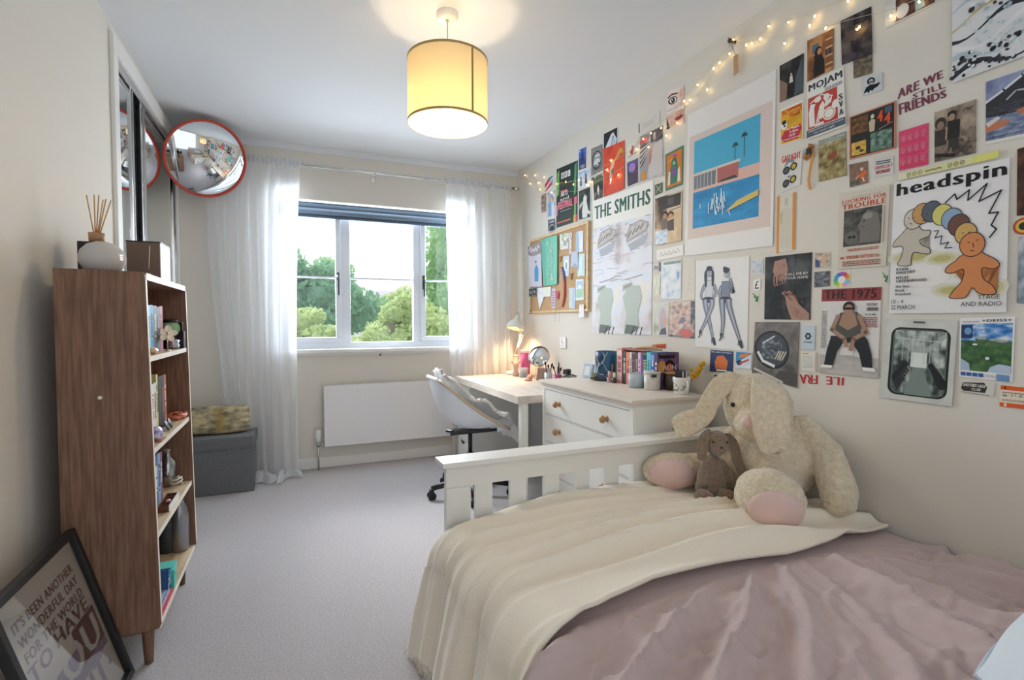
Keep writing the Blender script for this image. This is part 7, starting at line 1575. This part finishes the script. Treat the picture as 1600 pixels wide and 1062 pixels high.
for s_, q4 in (('FRA', [(1249, 584.5), (1278, 586), (1277.6, 600), (1250, 599)]), ('ILE', [(1290.6, 587.5), (1319, 590), (1318, 602), (1291, 600.5)])):
    q = [P(x, y, 'x', XR-.0008) for x, y in q4]
    def mp(u, v, d, q=q): p_ = (q[0]*(1-u)+q[1]*u)*v+(q[3]*(1-u)+q[2]*u)*(1-v); return Vector((XR-.0008-d, p_.y, p_.z))
    pp = Paper(mp, (q[1]-q[0]).length, (q[0]-q[3]).length, thick=0); pp.text(s_, 0, 0, 1, 1, '#c2343c', 1, rot180=True); pp.build('letters', lt2)
W_('postcard', 'dark blue postcard with an orange shape and a white caption line', [(1110.4, 546.4), (1145.6, 549), (1145, 582), (1109, 580)], 'card', '#2f4468', lambda p: (p.rect(.02, .02, .98, .98, '#2f4470'), p.text('Not sure if arrogant', .05, .87, .95, .96, '#eef0f2', 1), p.poly([(.25, .15), (.75, .15), (.8, .5), (.6, .78), (.32, .74), (.22, .45)], '#dd7a42'), p.rect(.3, .04, .75, .12, '#e6e4e0')))
W_('postcard', 'small sky blue card with a tilted orange banner beside the dark blue postcard', [(1150, 549), (1175, 550.6), (1174, 576.6), (1149, 575)], 'card', '#d9e2ea', lambda p: (p.poly([(.02, .3), (.98, .9), (.98, .98), (.02, .98)], '#3f8fc4'), p.poly([(.2, .62), (.9, .8), (.9, .95), (.3, .85)], '#dd8a4a'), p.ell(.25, .35, .18, .16, '#3a3d5a'), p.line([(.3, .3), (.8, .55)], .10, '#c9504a'), p.poly([(.5, .05), (.98, .3), (.98, .05)], '#e6eef4')))
W_('photo_print', 'dark photo of a face half hidden behind the cream bunny ear', [(1116.7, 585.4), (1142, 588), (1141, 622), (1115.7, 619)], 'photo', '#2e2624', ph(['#1a1717', '#2e2523', '#4a3833'], 2, 7, None, .02, 14, 14, lambda p: (p.ell(.35, .72, .18, .16, '#9a6f60'), p.line([(.2, .4), (.6, .5)], .06, '#7a5548'))))
def train(p):
    p.rect(0, 0, 1, 1, '#cfd0cb'); p.photo(0, 0, 1, 1, ['#c4c6c2', '#d8d9d4'], 3, 5, 16, 22); n_ = 40
    def rr2(a, b, c, d, r, col): pts = [(cx+r*math.cos(t_), cy+r*p.W/p.H*math.sin(t_)) for (cx, cy, t0) in ((c-r, d-r, 0), (a+r, d-r, PI/2), (a+r, b+r, PI), (c-r, b+r, 1.5*PI)) for t_ in [t0+PI/2*k/5 for k in range(6)]]; p.poly(pts, col)
    rr2(.11, .035, .93, .925, .13, '#232625'); rr2(.145, .06, .90, .90, .11, '#5f6b66'); p.photo(.17, .10, .88, .86, ['#2f3735', '#5b6763', '#96a19c', '#d6dcd8'], 4, 72, 26, 34, lambda u, v: .25*(v > .72)-.05-.25*(abs(u-.5) > .32)*(v < .45), .08)
    p.poly([(.36, .08), (.74, .08), (.60, .42), (.46, .42)], '#7f8f8a'); p.poly([(.42, .42), (.64, .42), (.64, .66), (.42, .66)], '#dfe6e2'); p.poly([(.17, .86), (.42, .66), (.64, .66), (.88, .86), (.88, .80), (.64, .60), (.42, .60), (.17, .76)], '#aab4b0')
    for i in range(8): s_ = i/8; p.ell(.22+.16*s_, .28+.20*s_, .055*(1-.5*s_), .055*(1-.5*s_), '#26282b'); p.ell(.86-.18*s_, .24+.24*s_, .065*(1-.5*s_), .06*(1-.5*s_), '#26282b'); p.line([(.20+.18*s_, .22+.22*s_), (.26+.16*s_, .14+.26*s_)], .03, '#33363a')
    for x in (.30, .38, .44, .60, .68, .78): p.line([(x, .45+.2*abs(x-.52)), (x, .78+.25*abs(x-.52))], .008, '#c9d0cc')
    p.line([(.2, .77), (.85, .74)], .010, '#d5dbd7'); p.rect(.42, .955, .58, .975, '#5a5550')
W_('photo_print', 'large grey photo of passengers seated along both sides of a train carriage', [(1384, 497), (1497, 501), (1488, 635), (1375, 620)], 'photo', '#cfd0cb', train, off=.002, tilt=.003)
def deiss(p):
    p.rect(0, 0, 1, 1, '#eeedec'); p.rect(.03, .12, .97, .90, '#3f7ac0'); p.photo(.03, .55, .97, .90, ['#2a66b4', '#5f9ad6', '#dfe9f2'], 4, 81, 22, 14); p.photo(.03, .12, .97, .62, ['#2e4a34', '#41683f', '#5f8452'], 4, 82, 24, 16); p.rect(.03, .66, .25, .88, '#2b3f6a'); p.ell(.16, .78, .07, .06, '#6fa0d0')
    for (x, y) in ((.42, .64), (.66, .62), (.8, .60)): p.ell(x, y, .12, .035, '#5b6a5a'); p.ell(x, y+.02, .10, .02, '#9fb3a0')
    p.ell(.3, .56, .05, .015, '#e6ecf0'); p.ell(.54, .34, .04, .025, '#dfe6ea'); p.poly([(.03, .12), (.22, .12), (.2, .24), (.03, .32)], '#aebfd6'); p.poly([(.55, .12), (.97, .12), (.97, .24), (.75, .26), (.6, .2)], '#b9c9de'); p.text('+DEISS+', .42, .925, .95, .97, '#2f3f66', 1); p.lines(.05, .925, .38, .96, 1, '#b9b6b4', 2)
    [p.rect(.04+.115*i, .03, .135+.115*i, .09, '#3a62a8') for i in range(4)]; p.rect(.52, .04, .68, .08, '#c9cdd2'); p.rect(.72, .0, .95, .10, '#6f94c4')
W_('music_poster', 'white poster of a green field with dark saucers under a bright blue sky', [(1500.5, 497), (1586.5, 494), (1582, 597), (1498.5, 588)], 'poster', '#eeedec', deiss)
W_('tracing_paper', 'torn tracing sheet with an arched black club sign under the green field poster', [(1501, 594), (1555, 598), (1552, 620), (1500.5, 612)], 'drawing', '#d9d6cc', lambda p: (p.poly([(.02, .35), (.08, .85), (.7, .95), (.8, .6), (.76, .2), (.1, .15)], '#3a3936'), p.text('SALFORD LADS', .08, .56, .74, .80, '#e2dfd4', 1, .03), p.text('CLUB', .35, .28, .62, .48, '#e2dfd4', 1), p.lines(.05, .03, .9, .12, 1, '#8a877c', 2)))
def rail_t(p):
    p.rect(0, 0, 1, 1, '#e9dfc9'); p.rect(0, .80, 1, 1, '#e2622f'); p.rect(0, 0, 1, .2, '#e2622f'); p.ell(.12, .1, .03, .08, '#f0e8da'); p.text('CH', .05, .48, .14, .60, '#5a5040', 1); p.text('21-JUN-24', .22, .50, .85, .62, '#5a5040'); p.lines(.05, .66, .9, .74, 1, '#a8604c', 3); p.lines(.05, .28, .8, .40, 2, '#a89a84', 5); p.ell(.1, .9, .03, .05, '#5a3020')
W_('train_ticket', 'orange and cream train ticket low at the far end of the poster wall', [(1564, 601.5), (1640, 609), (1640, 643), (1562, 634.5)], 'ticket', '#e9dfc9', rail_t)

# ------------------------------------------------------------------ cork board
cb = thing('cork_board', 'cork pinboard in a pale wooden frame hung near the window corner', 'notice board', P(873, 420, 'x', XR-.01))
qa = [P(x, y, 'x', XR-.018) for x, y in ((828, 375), (919, 345.5), (919, 489), (829, 487))]
yL, yR = (qa[0].y+qa[3].y)/2, (qa[1].y+qa[2].y)/2; zT, zB_ = (qa[0].z+qa[1].z)/2, (qa[2].z+qa[3].z)/2
corkm = mat('cork', '#d1b48c', .95, bump=(220, .6, .002), var=(160, '#b58f66')); pine = mat('pine_frame', '#dfc091', .5, var=(8, '#cfa873', (1, 4, 4)))
m = MB().box(XR-.012, XR-.0015, yR+.012, yL-.012, zB_+.012, zT-.012); m.build('cork_sheet', corkm, cb)
m = MB().box(XR-.022, XR-.001, yR, yL, zT-.018, zT, .002).box(XR-.022, XR-.001, yR, yL, zB_, zB_+.018, .002).box(XR-.022, XR-.001, yR, yR+.018, zB_+.018, zT-.018, .002).box(XR-.022, XR-.001, yL-.018, yL, zB_+.018, zT-.018, .002); m.build('frame', pine, cb)
def pin(name, label, quad, cat, col, paint=None, off=.0145, tilt=0, tk=.0008): return W_(name, label, quad, cat, col, paint, off, tilt, thick=tk)
pin('pinned_poster', 'grey lilac poster with looping white script hanging off the edge of the cork board', [(825, 385), (845, 377.5), (847, 447.7), (827, 447.7)], 'poster', '#cfcdda', lambda p: (p.poly([(0, .78), (0, 1), (1, 1), (1, .75), (.4, .72)], '#9a8e94'), p.line([(.1, .88), (.25, .97), (.25, .82), (.42, .9), (.5, .82), (.6, .92), (.68, .82), (.78, .94), (.9, .88)], .05, '#eeecf0'), p.poly([(.45, .12), (.75, .12), (.78, .42), (.6, .52), (.46, .40)], '#4f9ac8'), p.ell(.58, .58, .08, .035, '#8f7f84')), .024)
pin('paper_bag', 'flat teal paper bag with a pale vertical pattern pinned in the cork board', [(846, 374), (871.5, 367), (871, 444), (850, 447)], 'paper bag', '#6fc0a8', lambda p: (p.rect(0, 0, 1, 1, '#74c2ab'), p.rect(0, 0, .25, 1, '#66b49d'), p.blobs(.45, .05, .72, .92, 70, ['#d9e6cf', '#8fae9f', '#e8dcc0'], .01, .035, 4)), .020, tk=.006)
pin('postcard', 'white card with a green map shape at the top of the cork board', [(875, 366), (888.5, 364), (887.8, 388), (875.7, 390)], 'card', '#e9e6e0', lambda p: (p.blobs(.2, .2, .9, .95, 16, ['#9fc79a', '#bfd8b4', '#8fb58a'], .06, .16, 3), p.ell(.6, .4, .14, .16, '#b5a3c0')))
pin('paper_strip', 'narrow pink flecked strip pinned beside the green map card', [(888.8, 364), (894, 363), (893, 395), (889, 398)], 'paper', '#e0cfd6', lambda p: p.blobs(.1, .05, .9, .95, 16, ['#b58aa5', '#f0e6ea'], .08, .2, 2))
pin('leaflet', 'folded pale blue leaflet high at the near edge of the cork board', [(900, 362), (911.4, 360), (911.4, 392.7), (899.5, 395)], 'leaflet', '#dbe5ee', lambda p: (p.poly([(0, 0), (.5, .1), (.3, 1), (0, 1)], '#a9bdd4'), p.poly([(.5, .2), (.9, .05), (.8, .8)], '#eef2f6')))
pin('portrait_card', 'pale blue card with an oval portrait in the middle of the cork board', [(880, 400.5), (890, 399.5), (889, 431), (881, 432)], 'card', '#c3d5e2', lambda p: (p.ell(.5, .55, .34, .28, '#eef3f6'), p.ell(.5, .52, .18, .2, '#8fa6b9')))
pin('leaflet', 'grey blue slanting leaflet pinned beside the oval portrait card', [(893, 394), (903, 391), (903.6, 420.6), (892, 416)], 'leaflet', '#b6c2d2', lambda p: p.poly([(.1, 0), (.6, .3), (1, .1), (.9, 0)], '#9aa8bc'), .017)
pin('leaflet', 'pale teal leaflet pinned under the folded pale blue one', [(904.5, 396.5), (913.7, 395.7), (913.7, 430.4), (902, 432)], 'leaflet', '#c6dfe0', lambda p: (p.rect(.3, .1, .6, .9, '#dcebec'), p.rect(.7, .1, .8, .9, '#a8cdd0')))
pin('photo_print', 'print of a green lawn and pale sky low on the cork board', [(900, 436.4), (912, 435.7), (912, 468), (899.5, 469.6)], 'photo', '#dfe8ec', lambda p: (p.rect(.08, .12, .92, .55, '#a5cbb2'), p.rect(.08, .6, .92, .92, '#a9c6dc'), p.ell(.5, .66, .2, .08, '#eef2f4')))
pin('leaflet', 'crumpled silver blue leaflet at the bottom of the cork board', [(889, 450), (899, 449), (899, 482), (889, 482)], 'leaflet', '#bfcddb', lambda p: (p.line([(.2, .1), (.5, .6), (.3, .9)], .06, '#e6ecf2'), p.line([(.8, .1), (.6, .5), (.8, .9)], .06, '#8fa3b8')))
pin('ticket_stub', 'narrow lilac ticket stub pinned near the foot of the cork board', [(861.4, 450.7), (868, 450), (868, 481), (862, 481.6)], 'ticket', '#cfc3d4', lambda p: p.lines(.15, .1, .85, .9, 6, '#9a84a0', 3))
pin('envelope', 'open white envelope pinned at an angle low on the cork board', [(838, 450), (860, 448), (850, 464), (843, 484)], 'envelope', '#eceef2', lambda p: (p.line([(0, .9), (.6, .5), (1, .95)], .03, '#c3cad4'), p.line([(.7, .2), (.95, .6)], .05, '#3c3f4a')), .017)
pin('index_card', 'pale cream card overlapping the open white envelope', [(847, 449), (861, 447.5), (860, 463), (848, 464)], 'card', '#e9e9df', None, .0195)
pin('photo_strip', 'little black and white photo pair at the window edge of the cork board', [(826.5, 450.5), (838.5, 448.5), (838, 462), (826.5, 464)], 'photo', '#8a9088', lambda p: (p.rect(.06, .1, .46, .9, '#2f3432'), p.rect(.54, .1, .94, .9, '#2f3432'), p.ell(.26, .5, .1, .2, '#a9aca8'), p.ell(.74, .5, .1, .2, '#a9aca8')), .024)
pin('paper_tag', 'white paper tag hanging over the near bottom corner of the cork board frame', [(905.5, 476), (912, 475), (912.5, 494), (904.5, 496)], 'tag', '#eef0f3', lambda p: (p.ell(.5, .88, .1, .05, '#6a6f78'), p.line([(.3, .3), (.7, .6)], .08, '#c3cad2')), .025)
t = thing('fabric_wristband', 'red and violet fabric wristband hanging down the middle of the cork board', 'wristband', P(880, 450, 'x', XR-.016))
pl_ = [(878, 417), (880.5, 428), (881.5, 445), (881.5, 462), (878.5, 479)]
def ribb(pl, w, off):
    def f(u, v):
        k = u*(len(pl)-1); i = min(int(k), len(pl)-2); g = k-i; x = pl[i][0]*(1-g)+pl[i+1][0]*g; y = pl[i][1]*(1-g)+pl[i+1][1]*g
        return P(x+w*(v-.5), y, 'x', XR-off-.003*math.sin(u*PI))
    return MB().grid(f, 24, 2)
ribb(pl_[:3], 3, .018).build('violet_part', mat('violet_ribbon', '#5a4f94', .7), t, solid=.001); ribb(pl_[1:], 2.6, .0185).build('red_part', mat('red_ribbon', '#c23c40', .7), t, solid=.001)
t = thing('key_tag', 'small red tag on a long cord dangling below the cork board', 'tag', P(870, 462, 'x', XR-.02))
m = MB().prism([P(x, y, 'x', XR-.019) for x, y in ((868, 454), (873, 455), (872.5, 467), (868, 466))], (-.002, 0, 0)); m.build('red_tag', mat('red_card', '#c43d4c', .6), t)
m = MB().tube([P(x, y, 'x', XR-.024) for x, y in ((869, 466), (868, 480), (867.5, 490), (867, 502))], .0011, 6).tube([P(x, y, 'x', XR-.024) for x, y in ((873, 467), (874, 485), (874.5, 503))], .0007, 6); m.build('cord', mat('grey_cord', '#8d8f98', .7), t)
for u, v, lb in ((876, 403, 'tan ribbon bow pinned beside the teal paper bag'), (893, 430, 'brown ribbon bow pinned in the middle of the cork board')):
    q = P(u, v, 'x', XR-.018); t = thing('ribbon_bow', lb, 'bow', q)
    m = MB().ell(q+Vector((0, .010, .008)), (.003, .012, .007), (.5, 0, 0), 2).ell(q+Vector((0, -.010, .008)), (.003, .012, .007), (-.5, 0, 0), 2).tube([q, q+Vector((0, .008, -.03))], .003, 6).tube([q, q+Vector((0, -.008, -.03))], .003, 6); m.build('ribbon', mat('tan_ribbon' if u < 880 else 'brown_ribbon', '#b08d62' if u < 880 else '#8f5b40', .7), t)
q = P(829, 468, 'x', XR-.024); t = thing('bead_charm', 'string with a small dark red bead charm at the window edge of the cork board', 'charm', q)
m = MB().tube([P(829, 464, 'x', XR-.024), P(829, 485, 'x', XR-.024)], .0010, 6); m.build('string', mat('grey_cord', '#8d8f98', .7), t)
m = MB(); [m.ell(P(829+dx, 486+dy, 'x', XR-.024), .006, None, 2) for dx, dy in ((0, 0), (1.2, 3), (-1, 3.5))]; m.build('beads', mat('dark_red_bead', '#8a3a3a', .4), t)

# ------------------------------------------------------------------ fairy lights and wooden peg
fl_ = thing('fairy_lights', 'string of warm fairy lights looped along the top of the poster wall', 'fairy lights', P(1147, 68, 'x', XR))
def strand(pts, off=.012, sag=.0): return [P(x, y, 'x', XR-off-.004*math.sin(i*1.7)) for i, (x, y) in enumerate(pts)]
strands = [
 [(819, 273), (835, 279), (850, 284), (870, 286.5), (888, 284), (904, 281.5), (924, 275), (943, 261), (960, 251), (978, 240), (1000, 221), (1020, 198), (1046, 182), (1073, 148), (1100, 117), (1125, 88), (1147, 66)],
 [(819, 273), (831, 287), (843.5, 296), (855, 298.5), (868, 298), (897, 299), (912, 295), (928, 288), (955, 273), (978, 258), (1003, 242), (1022, 220), (1040, 201), (1068, 171), (1093, 142), (1122, 108), (1148, 70)],
 [(1150, 66), (1175, 57), (1200, 46), (1225, 37), (1250, 27), (1275, 15), (1296, 8), (1320, 0), (1345, -10), (1380, -24)],
 [(1150, 68), (1170, 65), (1188, 62), (1200, 60), (1235, 54), (1262, 49), (1287, 45), (1300, 39), (1315, 34), (1338, 28), (1362, 22), (1392, 16), (1417, 5), (1440, -4), (1470, -16)]]
m = MB()
for s_ in strands: m.tube(strand(s_), .0009, 5)
m.build('wire', mat('clear_wire', '#cfc6a8', .4), fl_)
bulbm = mat('fairy_bulb', '#ffe9b8', .4, emit='#ffd27a', estr=14)
for (u, v) in ((820, 274), (836, 274), (850, 277), (828, 287), (841, 286), (844, 296), (870, 287), (884, 284), (896, 288), (862, 301), (904, 281), (922, 284), (916, 288), (949, 265), (955, 250), (954, 281), (966, 273), (995, 233), (1005, 217), (1013, 230), (1033, 200), (1041, 212), (1017, 208), (1058, 192), (1069, 158), (1078, 156), (1090, 132.5), (1105, 140), (1115, 107), (1124, 98), (1140, 84), (1146, 62), (1166, 70), (1175, 68), (1188, 61), (1226, 68), (1201, 41), (1232, 35), (1265, 40), (1273, 25), (1290, 44), (1325, 2), (1339, 46), (1343, 42), (1392, 25), (1436, 3)):
    q = P(u, v, 'x', XR-.020); m = MB().ell(q, (.0032, .0032, .0055), (rg.uniform(-1, 1), 0, 0), 1).cyl(q, q+Vector((.004, rg.uniform(-.006, .006), .012)), .0012, n=6, m=1); m.build('bulb', [bulbm, mat('clear_wire', '#cfc6a8', .4)], fl_)
pg = thing('wall_peg', 'small dark peg on the wall holding the fairy lights', 'peg', P(1147, 68, 'x', XR))
q = P(1149, 66, 'x', XR); m = MB().cyl((XR-.0005, q.y, q.z), (XR-.03, q.y, q.z), .007, n=14).ell((XR-.034, q.y, q.z), .011, None, 2); m.build('peg_knob', mat('dark_knob', '#4a3a2c', .4), pg)
m = MB().tube([(XR-.02, q.y+.008, q.z+.01), (XR-.02, q.y+.022, q.z+.03), (XR-.02, q.y+.014, q.z-.02)], .003, 6); m.build('hook_wire', mat('clear_wire', '#cfc6a8', .4), pg)
tg = thing('wooden_tag', 'narrow wooden tag hanging on a thread from the small dark peg', 'tag', P(1149, 100, 'x', XR-.02))
pts = [P(x, y, 'x', XR-.018) for x, y in ((1146, 88), (1152.5, 84), (1152.5, 112), (1146, 118.5))]; m = MB().prism(pts, (.004, 0, 0)); m.build('wood_blade', mat('tan_wood', '#c8996a', .6), tg)
m = MB().tube([(XR-.024, q.y, q.z-.008), P(1149, 87, 'x', XR-.018)], .0010, 6).tube([(XR-.026, q.y+.004, q.z-.008), P(1149.5, 87, 'x', XR-.017)], .0010, 6); m.build('thread', mat('grey_cord', '#8d8f98', .7), tg)

# purple book cover art (facing the room's near side)
o_ = rb; hh, dd_, tt_ = .190, .136, .024
def mp(u, v, d): return Vector((-dd_/2+u*dd_, -tt_/2-d-.0002, v*hh))
pp = Paper(mp, dd_, hh, thick=0); pp.rect(0.0, 0, 1, 1, '#5a4668'); pp.photo(0.02, .02, .98, .98, ['#3d3248', '#6a4a72', '#8a5f84'], 3, 9, 16, 20); pp.ell(.2, .62, .2, .16, '#c9904a'); pp.rect(.06, .84, .8, .93, '#1e1a22'); pp.ell(.56, .58, .26, .22, '#1a171c'); pp.poly([(.30, .5), (.84, .5), (.9, .1), (.24, .1)], '#2b232c'); pp.ell(.56, .50, .19, .20, '#c2643f'); pp.text('RUN', .28, .52, .86, .66, '#d8d2cc'); pp.line([(.48, .38), (.64, .38)], .02, '#6a2a20')
pp.build('cover_art', rb, local=True)

# typographic print in the frame
ft_, fw_, fh_, bb_ = FRAME
def mp(u, v, d): return Vector((bb_-.003+u*(fw_-2*bb_+.006), bb_-.003+v*(fh_-2*bb_+.006), .004+d))
pp = Paper(mp, fw_-2*bb_, fh_-2*bb_, '#e9e3da', thick=.001)
K = '#5c3a44'; dk = '#5a2a34'; li = '#8f82a0'
Wd = fw_; 
def tl(s_, x0, x1, yt, h_, c, b=0): V_, F_, a_ = text_mesh(s_, b); pp.text(s_, x0, yt-h_, x1, yt, c, b)
tl("IT'S BEEN ANOTHER", .13, .90, .865, .056, K, 1); tl('WONDERFUL DAY', .13, .90, .782, .056, K, 1); tl('FOR THE WORLD', .13, .90, .699, .056, K, 1)
pp.rect(.60, .32, .95, .545, dk); pp.rect(.08, .27, .60, .45, li); pp.rect(.60, .27, .95, .325, li)
tl('TO', .10, .36, .625, .085, '#7a6a80', 1); tl('HAVE', .42, .90, .635, .085, dk, 1)
tl('YOU', .13, .91, .515, .185, '#e9e4dc', 1); tl('IN IT', .2, .82, .27, .15, li, 1); pp.ell(.87, .17, .022, .016, '#5a7aa0')
pp.build('printed_sheet', ft_, local=True)
m = MB().box(bb_-.004, fw_-bb_+.004, bb_-.004, fh_-bb_+.004, .0145, .0155); m.build('glazing', mat_glass('picture_glass', (1, 1, 1, 1), .1), ft_, local=True)
